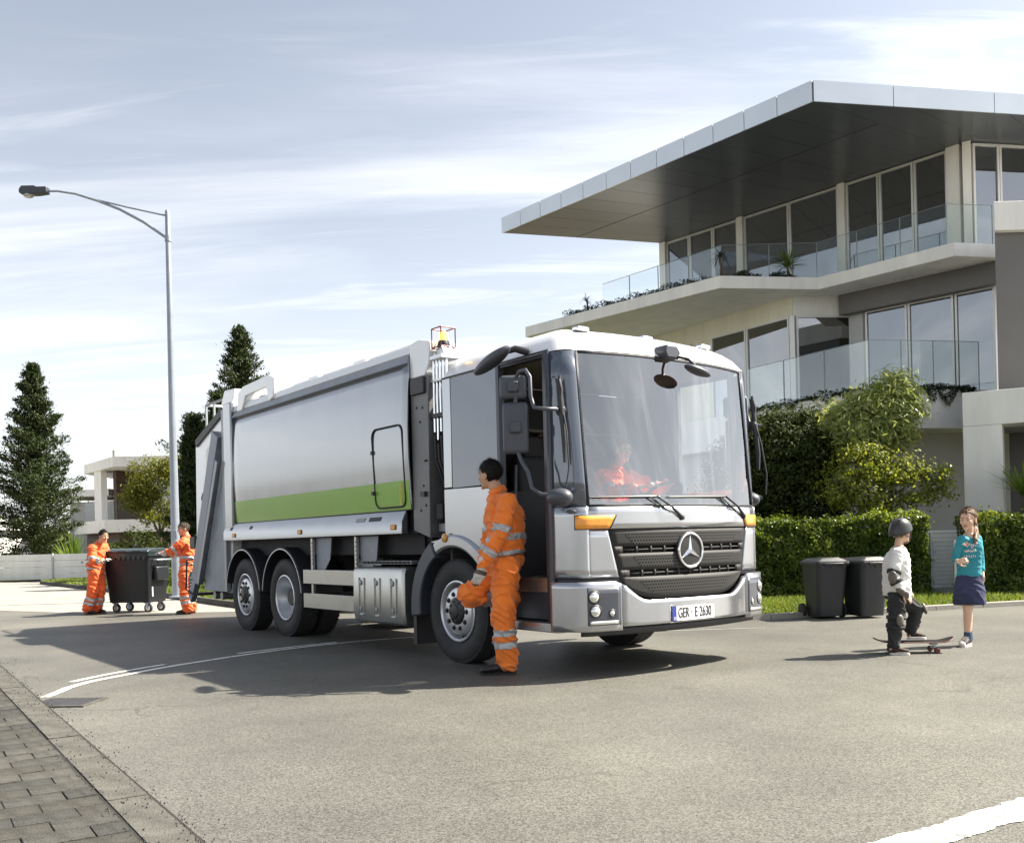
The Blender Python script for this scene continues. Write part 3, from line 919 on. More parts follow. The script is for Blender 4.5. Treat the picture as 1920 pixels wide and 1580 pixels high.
def tree(name, base, fork, centers, n_sub, n_leaf, sub_r, size, m, label, cat='tree', r0=0.09, aspect=0.5, shell=0.55):
    b = Vector(base)
    root = empty(name, b, 0, label, cat)
    cs = [(np.array(c) - np.array(base), r, w) for c, r, w in centers]
    mb = MB(); limbs(mb, (0, 0, 0), Vector(fork) - b, [(tuple(c), r, w) for c, r, w in cs], r0)
    mb.build('trunk', 'bark', root, smooth=60)
    P, N = clumps(cs, n_sub, n_leaf, sub_r, shell)
    n = len(P)
    leaf_mesh('crown', P, N, size * (0.65 + 0.7 * rng.random(n)), m, root, aspect=aspect)
    return root
tree('evergreen_tree', (5.5, 18.9, 0), (5.5, 18.9, 1.2), [((5.45, 18.9, 2.5), (0.85, 0.65, 1.15), 1.2), ((5.05, 18.9, 2.9), (0.55, 0.5, 0.7), 0.6), ((6.0, 19.0, 2.9), (0.6, 0.55, 0.75), 0.7), ((5.6, 18.8, 1.8), (1.0, 0.6, 0.7), 0.9), ((4.4, 18.9, 2.2), (0.6, 0.5, 1.0), 0.7)],
     260, 34, 0.10, 0.075, 'leaf_dark', 'dense dark evergreen tree directly right of the truck windscreen', r0=0.10)
tree('silver_leaf_tree', (7.0, 18.45, 0), (7.0, 18.45, 2.4), [((7.35, 18.45, 3.75), (0.42, 0.40, 0.42), 0.8), ((6.85, 18.45, 3.45), (0.55, 0.42, 0.42), 0.9), ((6.4, 18.5, 3.25), (0.45, 0.4, 0.35), 0.6), ((7.25, 18.5, 3.15), (0.5, 0.42, 0.45), 0.8), ((6.75, 18.4, 2.95), (0.6, 0.42, 0.45), 0.8), ((7.5, 18.4, 3.4), (0.35, 0.35, 0.4), 0.5)],
     105, 34, 0.11, 0.13, 'leaf_silver', 'bushy pale green tree with slender leaves below the first balcony', r0=0.07, aspect=0.2)
tree('golden_shrub_tree', (6.65, 17.98, 0), (6.68, 18.0, 1.5), [((6.55, 17.95, 2.45), (0.6, 0.45, 0.42), 0.9), ((6.1, 17.95, 2.05), (0.5, 0.4, 0.4), 0.6), ((7.15, 17.95, 2.25), (0.5, 0.4, 0.33), 0.7), ((7.75, 17.9, 2.2), (0.42, 0.35, 0.2), 0.35), ((7.95, 17.9, 1.92), (0.34, 0.3, 0.14), 0.22), ((7.45, 17.9, 1.75), (0.4, 0.3, 0.12), 0.25), ((6.7, 17.9, 1.75), (0.7, 0.4, 0.3), 0.7)],
     95, 26, 0.085, 0.062, 'leaf_yellow', 'open branched tree with small yellow green leaves above the hedge', r0=0.05, aspect=0.55, shell=0.3)

def straps(name, c, n, L, w, label, cat='plant', droop=0.8, m='leaf_strap', stem=0.0, up=0.75, group=None, parent=None):
    root = empty(name, c, 0, label, cat, group)
    Vs = []; Fs = []; S = 5
    for i in range(n):
        a = random.uniform(0, 6.283); el = random.uniform(up - 0.35, up + 0.55)
        l = L * random.uniform(0.6, 1.1)
        d = Vector((math.cos(a) * math.cos(el), math.sin(a) * math.cos(el), math.sin(el)))
        sd_ = Vector((-math.sin(a), math.cos(a), 0))
        b = len(Vs)
        for k in range(S + 1):
            t = k / S
            p = d * (l * t) + Vector((0, 0, stem)) + Vector((0, 0, -droop * l * t * t * math.cos(el) * 0.8))
            ww = w * (0.5 + 1.2 * t) * (1 - t) ** 0.6 + 0.001
            Vs.append(p + sd_ * ww); Vs.append(p - sd_ * ww)
        for k in range(S):
            Fs.append((b + 2 * k, b + 2 * k + 1, b + 2 * k + 3, b + 2 * k + 2))
    V = np.array([tuple(v) for v in Vs]); F = np.array(Fs)
    fast_mesh('foliage', V, F, m, root, rng.random(len(F)))
    if stem:
        MB().tube([(0, 0, 0), (0.02, 0, stem * 0.6), (0, 0, stem + 0.03)], [w * 2.6, w * 2.0, w * 1.6], 8).build('stem', 'bark', root, smooth=60)
    return root
straps('yucca_plant', (9.30, 17.55, 0), 70, 0.85, 0.028, 'spiky green yucca in front of the dark garage at the right edge', stem=1.75, droop=0.3)
straps('yucca_plant', (9.75, 17.35, 0), 60, 0.75, 0.028, 'second spiky yucca at the right edge, lower and partly cut off', stem=1.45, droop=0.35)
straps('potted_palm', (5.28, 23.75, F2), 46, 0.42, 0.014, 'small drooping palm at the corner of the upper balcony', stem=0.55, droop=1.3, m='leaf_cover')
straps('balcony_yucca', (6.95, 23.85, F2), 110, 0.60, 0.016, 'round spiky yucca behind the glass of the upper balcony', stem=0.3, droop=0.5, m='leaf_strap')
straps('balcony_palm', (2.25, 27.0, F2), 26, 0.34, 0.012, 'tiny wind-bent palm near the far tip of the upper balcony', stem=0.35, droop=1.3, m='leaf_cover')
def cover(name, pts, w, h, n, label, z, hang=0.0, size=0.07):
    c = pts[len(pts) // 2]
    root = None
    P = []
    seg = [Vector((pts[i + 1][0] - pts[i][0], pts[i + 1][1] - pts[i][1], 0)) for i in range(len(pts) - 1)]
    tot = sum(s.length for s in seg)
    for i, s in enumerate(seg):
        k = int(n * s.length / tot)
        t = rng.random(k); nn = Vector((-s.y, s.x, 0)).normalized()
        off = (rng.random(k) - 0.15) * w
        lump = 0.55 + 0.45 * np.sin(t * s.length * 3.1 + i) * np.sin(t * s.length * 7.7)
        zz_ = rng.random(k) * h * (0.35 + 0.65 * np.abs(lump))
        q = np.c_[pts[i][0] + s.x * t + nn.x * off, pts[i][1] + s.y * t + nn.y * off, z + zz_]
        if hang:
            f = rng.random(k) < 0.5
            strand = np.abs(np.sin(t * s.length * 6.0)) * np.abs(np.sin(t * s.length * 2.3 + 1))
            q[f, 0] = (pts[i][0] + s.x * t - nn.x * 0.09)[f]; q[f, 1] = (pts[i][1] + s.y * t - nn.y * 0.09)[f]
            q[f, 2] = z - (rng.random(k) * hang * strand)[f] + 0.03
        P.append(q)
    P = np.vstack(P); N = rng.normal(size=P.shape) * 0.6 + np.array([0, -0.3, 0.8])
    o = leaf_mesh(name, P, N, size * (0.6 + 0.8 * rng.random(len(P))), 'leaf_cover', None, aspect=0.4)
    return tag(o, label, 'plants', kind='stuff')
cover('groundcover', [(1.6, 27.45), (3.2, 25.75), (4.9, 23.85)], 0.5, 0.24, 3000, 'dark creeping groundcover along the edge of the upper balcony', F2 + 0.01)
cover('groundcover', [(5.65, 23.72), (6.3, 23.8)], 0.4, 0.26, 900, 'low dark mound of plants left of the balcony yucca', F2 + 0.01)
cover('groundcover', [(6.55, 23.8), (7.2, 23.9)], 0.35, 0.22, 800, 'low dark mound of plants under the balcony yucca', F2 + 0.01)
cover('trailing_plants', [(7.35, 19.52), (8.70, 19.79), (9.6, 19.98)], 0.25, 0.14, 2600, 'dark trailing plants hanging over the terrace edge', 4.05, hang=0.38)
cover('trailing_plants', [(5.45, 23.0), (7.25, 19.6)], 0.3, 0.18, 2200, 'dark trailing plants under the left terrace glass', 4.05, hang=0.2)

# --- fence by the hedge, white slatted gate
fe = empty('wire_fence', (7.40, 17.1, 0), 0, 'short chain link fence with grey posts at the end of the hedge', 'fence')
MB().tube([(0.0, 0.0, 0), (0.0, 0, 1.13)], 0.022, 10).build('post', 'galvanised', fe, smooth=50)
MB().tube([(0.20, 0.95, 0), (0.20, 0.95, 1.13)], 0.024, 10).build('post', 'galvanised', fe, smooth=50)
MB().tube([(-0.02, -0.95, 0), (-0.02, -0.95, 1.0)], 0.024, 10).build('post', 'galvanised', fe, smooth=50)
wire = MB()
for (ax, ay, bx, by) in ((-0.02, -0.95, 0.0, 0.0), (0.0, 0.0, 0.20, 0.95)):
    A = Vector((ax, ay, 0)); B = Vector((bx, by, 0))
    for k in range(-9, 18):
        for sgn in (1, -1):
            t0, t1 = k / 17, k / 17 + sgn * 0.0 + 0.5
            p0 = (t0, 0.08) if sgn > 0 else (t0, 1.0); p1 = (t0 + 0.54, 1.0) if sgn > 0 else (t0 + 0.54, 0.08)
            (x0, z0), (x1, z1) = p0, p1
            if x0 < 0: z0 += (z1 - z0) * (-x0) / (x1 - x0); x0 = 0
            if x1 > 1: z1 = z0 + (z1 - z0) * (1 - x0) / (x1 - x0); x1 = 1
            if x1 - x0 < 0.02: continue
            wire.tube([A.lerp(B, x0) + Vector((0, 0, z0)), A.lerp(B, x1) + Vector((0, 0, z1))], 0.0022, 3, cap=False)
wire.build('mesh', 'galvanised', fe)
gt = empty('slatted_gate', (8.1, 18.0, 0), R(8), 'white horizontally slatted gate between the two hedges', 'gate')
for x in (-0.52, 0.52): box('gate_post', 'white_render', (x - 0.03, x + 0.03, -0.03, 0.03, 0, 1.2), gt)
box('top_rail', 'white_render', (-0.49, 0.49, -0.02, 0.02, 1.12, 1.17), gt)
for k in range(13): box('slat', 'white_render', (-0.49, 0.49, -0.012, 0.012, 0.10 + k * 0.078, 0.10 + k * 0.078 + 0.066), gt)

# ------------------------------------------------------------------ left background
# white boundary wall of rendered courses
wl = empty('boundary_wall', (-23.5, 40.6, 0), 0, 'low white garden wall of stacked panels along the side street', 'wall')
wa, wb = Vector((-40, 45.6, 0)), Vector((-15.6, 38.5, 0))
d_ = (wb - wa); wd = d_.normalized(); wn_ = Vector((-wd.y, wd.x, 0)); Mw = Matrix((wd, wn_, Vector((0, 0, 1)))).transposed()
npan = 8; pl_ = d_.length / npan
for i in range(npan):
    for k in range(4):
        c = wa + wd * (pl_ * (i + 0.5)) + Vector((0, 0, 0.05 + 0.262 * k + 0.125)) - wl.location
        MB().cbox(c, (pl_ - 0.03, 0.14, 0.25), Mw).build('panel', 'white_render', wl)
    MB().cbox(wa + wd * (pl_ * i) + Vector((0, 0, 0.56)) - wn_ * 0.09 - wl.location, (0.07, 0.06, 1.12), Mw).build('wall_post', 'grey_render', wl)

def conifer(name, base, H_, rad, n_br, label, seed=1, size=0.16, m='leaf_conifer', cat='tree', low=0.12, dens=1.0):
    rs = random.Random(seed)
    root = empty(name, base, 0, label, cat)
    mb = MB(); mb.tube([(0, 0, 0), (0.05, 0, H_ * 0.5), (0, 0, H_ * 0.97)], [0.2, 0.12, 0.02], 9)
    Ps = []; Ds = []
    for i in range(n_br):
        t = low + (1 - low) * (i / n_br) ** 0.9
        z = H_ * t; a0 = i * 2.39996
        prof = min(1, (1 - t) / 0.72) ** 0.92 * (0.75 + 0.25 * min(1, t / 0.3))
        L = rad * prof * rs.uniform(0.5, 1.22) * (1 + 0.18 * math.sin(a0 * 3 + t * 11)) + 0.15
        a = i * 2.39996 + rs.uniform(-.4, .4)
        up = rs.uniform(-0.05, 0.55) + 0.5 * t
        d = np.array([math.cos(a), math.sin(a), up]); d /= np.linalg.norm(d)
        tip = Vector(d * L) + Vector((0, 0, z))
        mb.tube([(0, 0, z), Vector(d * L * 0.5) + Vector((0, 0, z - 0.05)), tip], [0.03, 0.02, 0.006], 4, cap=False)
        k = int(185 * dens * (0.3 + L / rad))
        s = rng.random(k) ** 0.65
        sprd = (0.05 + 0.17 * np.sin(np.pi * np.clip(s, 0, 1))) * (0.5 + L * 0.35)
        p = d[None] * (s * L)[:, None] + np.array([0, 0, z]) + rng.normal(size=(k, 3)) * sprd[:, None] * np.array([1, 1, 0.55])
        Ps.append(p); Ds.append(d[None] + rng.normal(size=(k, 3)) * 0.45 + np.array([0, 0, 0.25]))
    P = np.vstack(Ps); D = np.vstack(Ds)
    mb.build('trunk', 'bark', root, smooth=60)
    leaf_mesh('crown', P, rng.normal(size=P.shape), size * (0.6 + 0.9 * rng.random(len(P))), m, root, aspect=0.28, D=D)
    return root
conifer('conifer_tree', (-21.6, 44, 0), 9.7, 2.3, 215, 'tall dark conifer standing behind the white garden wall', 3, 0.16, dens=1.15)
conifer('conifer_tree', (-11.05, 40, 0), 10.2, 2.9, 215, 'dark conifer rising behind the rear of the truck', 5, 0.15, dens=1.1)
conifer('cypress_tree', (-9.85, 30.2, 0), 5.3, 0.75, 170, 'narrow dark cypress between the street lamp and the truck', 8, 0.13, dens=1.0, low=0.02)
conifer('cypress_tree', (-9.0, 30.0, 0), 5.9, 0.95, 170, 'second cypress, half hidden behind the truck tail', 9, 0.13, dens=1.0, low=0.02)
tree('leafy_tree', (-12.3, 33.6, 0), (-12.2, 33.6, 1.6), [((-12.5, 33.6, 3.6), (0.85, 0.7, 0.8), 1.0), ((-12.0, 33.5, 2.6), (1.0, 0.7, 0.7), 0.9), ((-13.0, 33.6, 3.0), (0.55, 0.5, 0.5), 0.5), ((-11.7, 33.6, 4.0), (0.5, 0.5, 0.5), 0.5)],
     110, 26, 0.13, 0.10, 'leaf_street', 'loose leafy yellow green tree left of the lamp post', r0=0.09, shell=0.4)
def bush(name, c, r, n, m, label, size=0.12, cat='shrub'):
    root = empty(name, (c[0], c[1], 0), 0, label, cat)
    P, N = clumps([((0, 0, c[2]), r, 1.0)], n, 26, 0.16, 0.5)
    P[:, 2] = np.maximum(P[:, 2], 0.03)
    leaf_mesh('foliage', P, N, size * (0.6 + 0.8 * rng.random(len(P))), m, root, aspect=0.45)
    mb = MB()
    for k in range(6):
        a = k * 1.05
        mb.tube([(0, 0, 0), (math.cos(a) * r[0] * .3, math.sin(a) * r[1] * .3, c[2]), (math.cos(a) * r[0] * .6, math.sin(a) * r[1] * .6, c[2] + r[2] * .4)], [0.03, 0.02, 0.008], 5)
    mb.build('stem', 'bark', root, smooth=60)
    return root
straps('flax_plant', (-18.9, 41.6, 0.2), 260, 2.0, 0.035, 'clump of bright arching strap leaves behind the white wall', droop=0.7, up=0.95)
straps('flax_plant', (-17.7, 41.4, 0.2), 120, 1.6, 0.032, 'smaller clump of strap leaves at the right end of the white wall', droop=0.7, up=0.95)
bush('dark_shrub', (-24.5, 43.5, 0.9), (2.6, 1.2, 1.0), 170, 'leaf_dark', 'low dark shrub at the foot of the tall conifer', 0.14)
bush('dark_shrub', (-14.2, 36.5, 0.8), (1.6, 1.2, 1.1), 130, 'leaf_dark', 'dark shrub behind the orange worker at the left', 0.13)
bush('dark_shrub', (-10.6, 32.5, 0.7), (1.5, 1.0, 1.0), 130, 'leaf_dark', 'dark shrub at the foot of the narrow cypress', 0.12)
bush('green_shrub', (-9.2, 27.5, 0.5), (1.1, 0.8, 0.7), 100, 'leaf_hedge', 'green shrub on the lawn behind the lamp post', 0.10)
bush('dark_shrub', (-4.0, 24.0, 0.8), (2.4, 1.0, 1.0), 130, 'leaf_dark', 'dark shrub glimpsed under the truck body', 0.12)

# street lamp
lp = empty('street_lamp', (-7.72, 22.2, 0.06), 0, 'tall grey street lamp with a long forked arm', 'street lamp')
pbr('lamp_paint', (0.27, 0.30, 0.345), 0.45, metal=0.35, var=0.12, vscale=2)
pbr('lamp_head', (0.055, 0.058, 0.065), 0.4, metal=0.3)
glass('lamp_glass', (0.75, 0.75, 0.72), 0.15, 0.1, body=(0.6, 0.6, 0.58), bodyf=0.5)
MB().lathe([(0.0, 0.0), (0.17, 0.0), (0.17, 0.035), (0.105, 0.05), (0.098, 1.2), (0.084, 3.5), (0.066, 6.5), (0.055, 8.85), (0.04, 8.88), (0.0, 8.88)], 20, ax='z').build('pole', 'lamp_paint', lp, smooth=50)
MB().tube([(0, 0, 8.75), (-0.9, 0, 8.97), (-1.75, 0, 9.2)], 0.022, 8).build('tie_rod', 'lamp_paint', lp, smooth=50)
MB().tube([(0, 0, 8.22), (-0.55, 0, 8.62), (-1.1, 0, 8.93), (-1.6, 0, 9.14), (-2.1, 0, 9.31), (-2.5, 0, 9.38), (-2.82, 0, 9.39)], [0.032, 0.031, 0.03, 0.03, 0.028, 0.026, 0.026], 8).build('arm', 'lamp_paint', lp, smooth=50)
MB().lathe([(0.075, 8.16), (0.075, 8.30)], 16, ax='z').build('collar', 'lamp_paint', lp, smooth=50)
lh = MB(); lh.prism([(-2.72, 9.33), (-2.72, 9.47), (-2.95, 9.47), (-3.02, 9.50), (-3.30, 9.50), (-3.36, 9.42), (-3.36, 9.34), (-3.28, 9.30), (-2.95, 9.30)], 'y', -0.10, 0.10)
lhead = lh.build('lamp_head', 'lamp_head', lp, bevel=0.02)
MB().ball((-3.17, 0, 9.31), (0.13, 0.10, 0.075), 14, 8).build('diffuser', 'lamp_glass', lhead, smooth=60)
for k in range(2):
    MB().box(-0.07, 0.07, -0.110, -0.092, 1.0 + k * 0.35, 1.2 + k * 0.35).build('access_cover', 'lamp_paint', lp, bevel=0.01)

# far white house, left
def far(px):   # helper frame: metres in a plane 60 m out
    return px
FH = Vector((-24.5, 60, 0))
fh = empty('villa', FH, 0, 'white two storey villa with flat roof beyond the garden wall', 'house')
def F_(o, parent=None):
    o.parent = parent or fh
    o.location = (0, 0, 0) if parent else -FH
    return o
def fpoly(name, pts, z0, z1, m, parent=None): return F_(MB().prism(pts, 'z', z0, z1).build(name, m), parent)
# plan: left face runs back-left, front face runs right
cA, cB, cC = (-26.6, 61.5), (-24.6, 59.6), (-15.0, 60.4)
fpoly('roof', [(-28.4, 64.5), (-24.3, 59.2), (-14, 60.0), (-14, 72), (-28.4, 72)], 6.30, 6.92, 'white_render')
fpoly('wall', [(-27.2, 63.2), (-26.2, 61.9), (-25.9, 62.1), (-26.9, 63.4)], 2.6, 6.3, 'white_render')
fpoly('wall', [(-26.6, 68), (-15, 66.6), (-15, 67), (-26.6, 68.4)], 0, 6.3, 'brown_cladding')
fpoly('wall', [(-25.5, 62.1), (-25.2, 61.8), (-24.2, 67.0), (-24.5, 67.2)], 3.0, 6.3, 'brown_cladding')
fpoly('balcony', [(-29.5, 65.3), (-25.1, 59.7), (-14, 60.6), (-14, 67), (-29.5, 69)], 2.3, 3.08, 'white_render')
fpoly('wall', [(-29.2, 66.5), (-24.9, 61.4), (-14, 62.2), (-14, 62.5), (-24.8, 61.8), (-28.9, 66.8)], 0, 2.3, 'brown_cladding')
fpoly('wall', [(-24.4, 66.3), (-21.5, 66.1), (-21.5, 66.3), (-24.4, 66.5)], 3.08, 6.3, 'brown_cladding')
for k in range(5):
    x = -23.9 + k * 1.75
    w = F_(MB().box(x, x + 0.06, 64.6, 64.7, 3.08, 6.3).build('window_mullion', 'alu_frame'))
    F_(MB().box(x + 0.07, x + 1.74, 64.64, 64.66, 3.08, 6.3).build('pane', 'window_glass'), w)
for k in range(4):
    x = -24.0 + k * 2.2
    F_(MB().box(x, x + 0.25, 61.3, 61.75, 0, 2.3).build('pillar', 'grey_render'))
for k in range(5):
    a = lerp2((-24.9, 60.05), (-14.2, 60.95), k / 5); b = lerp2((-24.9, 60.05), (-14.2, 60.95), (k + 1) / 5)
    F_(MB().prism([a, (b[0] - .04, b[1]), (b[0] - .04, b[1] + .02), (a[0], a[1] + .02)], 'z', 3.1, 4.1).build('glass_panel', 'balustrade_glass'))
# left wing, set back
fpoly('wing', [(-31, 68), (-27.3, 66.5), (-27.3, 72), (-31, 72)], 0, 4.6, 'grey_render')
fpoly('wing_roof', [(-31.5, 66.8), (-27.1, 65.2), (-27.1, 72), (-31.5, 72)], 4.9, 5.35, 'white_render')
F_(MB().box(-29.4, -28.3, 66.75, 66.85, 2.9, 4.5).build('window', 'window_glass'))
# roof terrace screens, flue
for k in range(7):
    x = -22.9 + 0.62 * k
    h_ = 8.1 if k < 3 else 8.9
    F_(MB().box(x, x + 0.05, 63.0, 63.05, 6.92, h_).build('screen_post', 'grey_render'))
    F_(MB().box(x + 0.06, x + 0.60, 63.01, 63.03, 6.95, h_ - 0.1).build('screen_glass', 'balustrade_glass'))
F_(MB().box(-21.5, -19.8, 63.2, 64.5, 6.92, 7.5).build('roof_unit', 'grey_render'))
F_(MB().tube([(-26.2, 64, 6.9), (-26.2, 64, 7.8)], 0.08, 8).build('flue', 'dark_cladding'))
# sliver of another house at the left edge
oh = empty('cottage', (-34, 56, 0), 0, 'white house with pale roof cut off by the left edge', 'house')
MB().box(-5, 2.6, 0, 7, 0, 2.6).build('wall', 'white_render', oh)
MB().prism([(-5.4, 2.6), (3.0, 2.6), (2.2, 3.3), (-4.8, 3.9)], 'y', -0.4, 7.4).build('roof', 'grey_render', oh)
for k in range(3): MB().box(-0.2 + k * 0.95, 0.3 + k * 0.95, -0.02, 0.05, 0.6, 2.2).build('window', 'window_glass', oh)
# far tree line closing the horizon
def tree_mass(name, x0, x1, y, h, n, label):
    P = []
    X = x0 + (x1 - x0) * rng.random(n)
    hh = h * (0.6 + 0.4 * np.array([noise.noise(Vector((x * 0.11, y, 0))) for x in X]) + 0.15 * np.array([noise.noise(Vector((x * 0.5, y, 3))) for x in X]))
    Z = hh * rng.random(n) ** 0.6
    Y = y + rng.normal(size=n) * 1.5
    o = leaf_mesh(name, np.c_[X, Y, Z], rng.normal(size=(n, 3)) + np.array([0, -0.5, 0.5]), 0.7 * (0.6 + 0.8 * rng.random(n)), 'leaf_dark', None, aspect=0.6)
    return tag(o, label, 'trees', kind='stuff')
tree_mass('distant_trees', -75, 45, 95, 5.5, 14000, 'distant line of dark trees closing the end of the street')

# ------------------------------------------------------------------ refuse truck
pbr('silver_paint', (0.43, 0.44, 0.465), 0.22, metal=0.8, coat=0.6, rvar=0.06, vscale=2.5, var=0.06, stretch=(1, 1, 0.4))
pbr('white_paint', (0.80, 0.81, 0.82), 0.28, metal=0.10, coat=0.5, var=0.03, vscale=2)
pbr('body_silver', (0.34, 0.35, 0.37), 0.20, metal=0.8, coat=0.4, rvar=0.06, vscale=2.2, var=0.07, stretch=(1, 1, 0.3))
pbr('green_vinyl', (0.20, 0.40, 0.035), 0.35, coat=0.3, var=0.05, vscale=2)
pbr('slate_glass', (0.085, 0.10, 0.13), 0.12, metal=0.4, spec=0.9, coat=0.8)
pbr('slate_trim', (0.06, 0.068, 0.085), 0.35, metal=0.3)
pbr('grille_grey', (0.030, 0.029, 0.028), 0.6, spec=0.25)
pbr('black_plastic', (0.022, 0.022, 0.026), 0.5)
pbr('mirror_plastic', (0.055, 0.060, 0.075), 0.42)
pbr('rubber', (0.022, 0.022, 0.023), 0.72, var=0.3, vscale=8, bump=0.25, bscale=60)
pbr('tread_rubber', (0.018, 0.018, 0.019), 0.85, var=0.4, vscale=20)
pbr('rim_silver', (0.66, 0.67, 0.69), 0.34, metal=0.7, var=0.1, vscale=6)
pbr('chrome', (0.80, 0.81, 0.83), 0.10, metal=1.0)
pbr('hub_black', (0.025, 0.025, 0.027), 0.45, metal=0.2)
pbr('chassis_black', (0.018, 0.018, 0.022), 0.7, var=0.3, vscale=6)
pbr('steel_grey', (0.30, 0.315, 0.335), 0.45, metal=0.6, var=0.22, vscale=3.5, rvar=0.12)
pbr('steel_blue', (0.24, 0.26, 0.30), 0.5, metal=0.55, var=0.3, vscale=4, rvar=0.12)
pbr('plate_grey', (0.17, 0.172, 0.175), 0.5, metal=0.5, var=0.12, vscale=3)
pbr('stainless', (0.45, 0.45, 0.43), 0.30, metal=0.9, rvar=0.06, vscale=4)
pbr('amber', (0.80, 0.30, 0.03), 0.25, coat=0.6, var=0.15, vscale=25)
pbr('amber_marker', (0.62, 0.27, 0.03), 0.3, coat=0.4)
pbr('headlamp_dark', (0.05, 0.055, 0.07), 0.25, coat=0.5)
pbr('lamp_lens', (0.75, 0.76, 0.74), 0.08, metal=0.8, coat=1.0)
pbr('plate_white', (0.78, 0.78, 0.76), 0.4)
pbr('plate_blue', (0.02, 0.04, 0.30), 0.4)
pbr('ink', (0.012, 0.012, 0.013), 0.5)
pbr('red_cage', (0.10, 0.018, 0.022), 0.45, metal=0.3)
pbr('beacon_amber', (0.9, 0.45, 0.05), 0.2, coat=0.8, emit=(1.0, 0.45, 0.06), estr=2.2)
pbr('cab_interior', (0.040, 0.040, 0.044), 0.85)
pbr('cab_ceiling', (0.16, 0.145, 0.115), 0.9)
pbr('yellow_print', (0.72, 0.52, 0.04), 0.5)
pbr('label_grey', (0.30, 0.30, 0.30), 0.5)
glass('windscreen_glass', (0.90, 0.93, 0.93), 0.17, 0.012, grow=0.6)
glass('mirror_face', (0.3, 0.3, 0.3), 0.6, 0.02)
def dotmat(name, base, hole, pitch):
    m = pbr(name, base, 0.6, spec=0.2)
    t = m.node_tree; b = t.nodes['Principled BSDF']
    tcn = t.nodes.new('ShaderNodeTexCoord'); sp = t.nodes.new('ShaderNodeSeparateXYZ')
    t.links.new(tcn.outputs['Object'], sp.inputs[0])
    def mth(op, a, b_=None):
        x = t.nodes.new('ShaderNodeMath'); x.operation = op
        for i, q in enumerate((a, b_)):
            if q is None: continue
            if hasattr(q, 'is_output'): t.links.new(q, x.inputs[i])
            else: x.inputs[i].default_value = q
        return x.outputs[0]
    v = mth('DIVIDE', sp.outputs[2], pitch * 0.9)
    row = mth('FLOOR', v)
    u = mth('ADD', mth('DIVIDE', sp.outputs[1], pitch), mth('MULTIPLY', row, 0.5))
    fu = mth('SUBTRACT', mth('FRACT', u), 0.5); fv = mth('SUBTRACT', mth('FRACT', v), 0.5)
    r = mth('ADD', mth('MULTIPLY', fu, fu), mth('MULTIPLY', fv, fv))
    f = mth('LESS_THAN', r, 0.13)
    mx = t.nodes.new('ShaderNodeMix'); mx.data_type = 'RGBA'
    mx.inputs[6].default_value = (*base, 1); mx.inputs[7].default_value = (*hole, 1)
    t.links.new(f, mx.inputs[0]); t.links.new(mx.outputs[2], b.inputs['Base Color'])
    return m
dotmat('perforated', (0.050, 0.048, 0.046), (0.006, 0.006, 0.006), 0.030)

TK = empty('refuse_truck', (0.379, 10.063, 0), math.atan2(-0.8, 0.6), 'silver refuse collection truck with green stripe and open cab door', 'truck')

# ---- cab skin: plan outline from the nose (u=0) round the corner (1..2) along the side (2..3)
def plan(a):
    if a <= 1:
        y = 1.04 * a; return 1.95 - 0.144 * a ** 2.2, y
    if a <= 2:
        t = a - 1
        p0, p1, p2 = (1.806, 1.04), (1.763, 1.18), (1.50, 1.18)
        return tuple((1 - t) ** 2 * p0[i] + 2 * t * (1 - t) * p1[i] + t * t * p2[i] for i in (0, 1))
    return 1.50 - 1.64 * (a - 2), 1.18
def surf(u, z, off=0.0):
    a = min(abs(u), 3.0); s = -1 if u < 0 else 1
    e = 1e-3
    x, y = plan(a); x0, y0 = plan(max(a - e, 0)); x1, y1 = plan(min(a + e, 3))
    tx, ty = x1 - x0, y1 - y0; L = math.hypot(tx, ty); nx, ny = ty / L, -tx / L
    w = 1 if a <= 1 else max(0, 1 - (a - 1)) ** 1.0
    if z > 1.44: x -= (z - 1.44) * 0.088 * w
    return Vector((x + nx * off, s * (y + ny * off), z))
def skin(name, m, u0, u1, z0, z1, nu=10, nz=6, off=0.0, th=0.018, parent=None, zf=None, uf=None, mb=None, bevel=0.0):
    own = mb is None; mb = mb or MB()
    def fn(p, q):
        if uf:
            z = z0 + (z1 - z0) * q; a, b = uf(z); u = a + (b - a) * p
        else:
            u = u0 + (u1 - u0) * p
            a, b = zf(u) if zf else (z0, z1); z = a + (b - a) * q
        return surf(u, z, off)
    mb.grid(fn, nu, nz)
    if own:
        return mb.build(name, m, parent or TK, smooth=35, solid=th, off=0)
    return mb
ZB, ZT = 1.44, 2.74
wsn = skin('windscreen', 'windscreen_glass', -0.985, 0.985, ZB + 0.012, ZT - 0.012, 24, 10, th=0.0)
for nm, a in (('windscreen_seal', (-0.999, -0.985, ZB, ZT)), ('windscreen_seal', (0.985, 0.999, ZB, ZT)), ('windscreen_seal', (-0.985, 0.985, ZB, ZB + 0.013)), ('windscreen_seal', (-0.985, 0.985, ZT - 0.013, ZT))):
    skin(nm, 'black_plastic', *a, 14, 4, off=0.002, th=0.02, parent=wsn)
for s in (-1, 1):
    skin('corner_window', 'slate_glass', s * 1.006, s * 1.93, ZB, ZT, 12, 6, off=0.0)
    skin('door_pillar', 'slate_trim', s * 1.935, s * 2.03, 0.47, ZT + 0.03, 3, 8, off=-0.004, th=0.05)
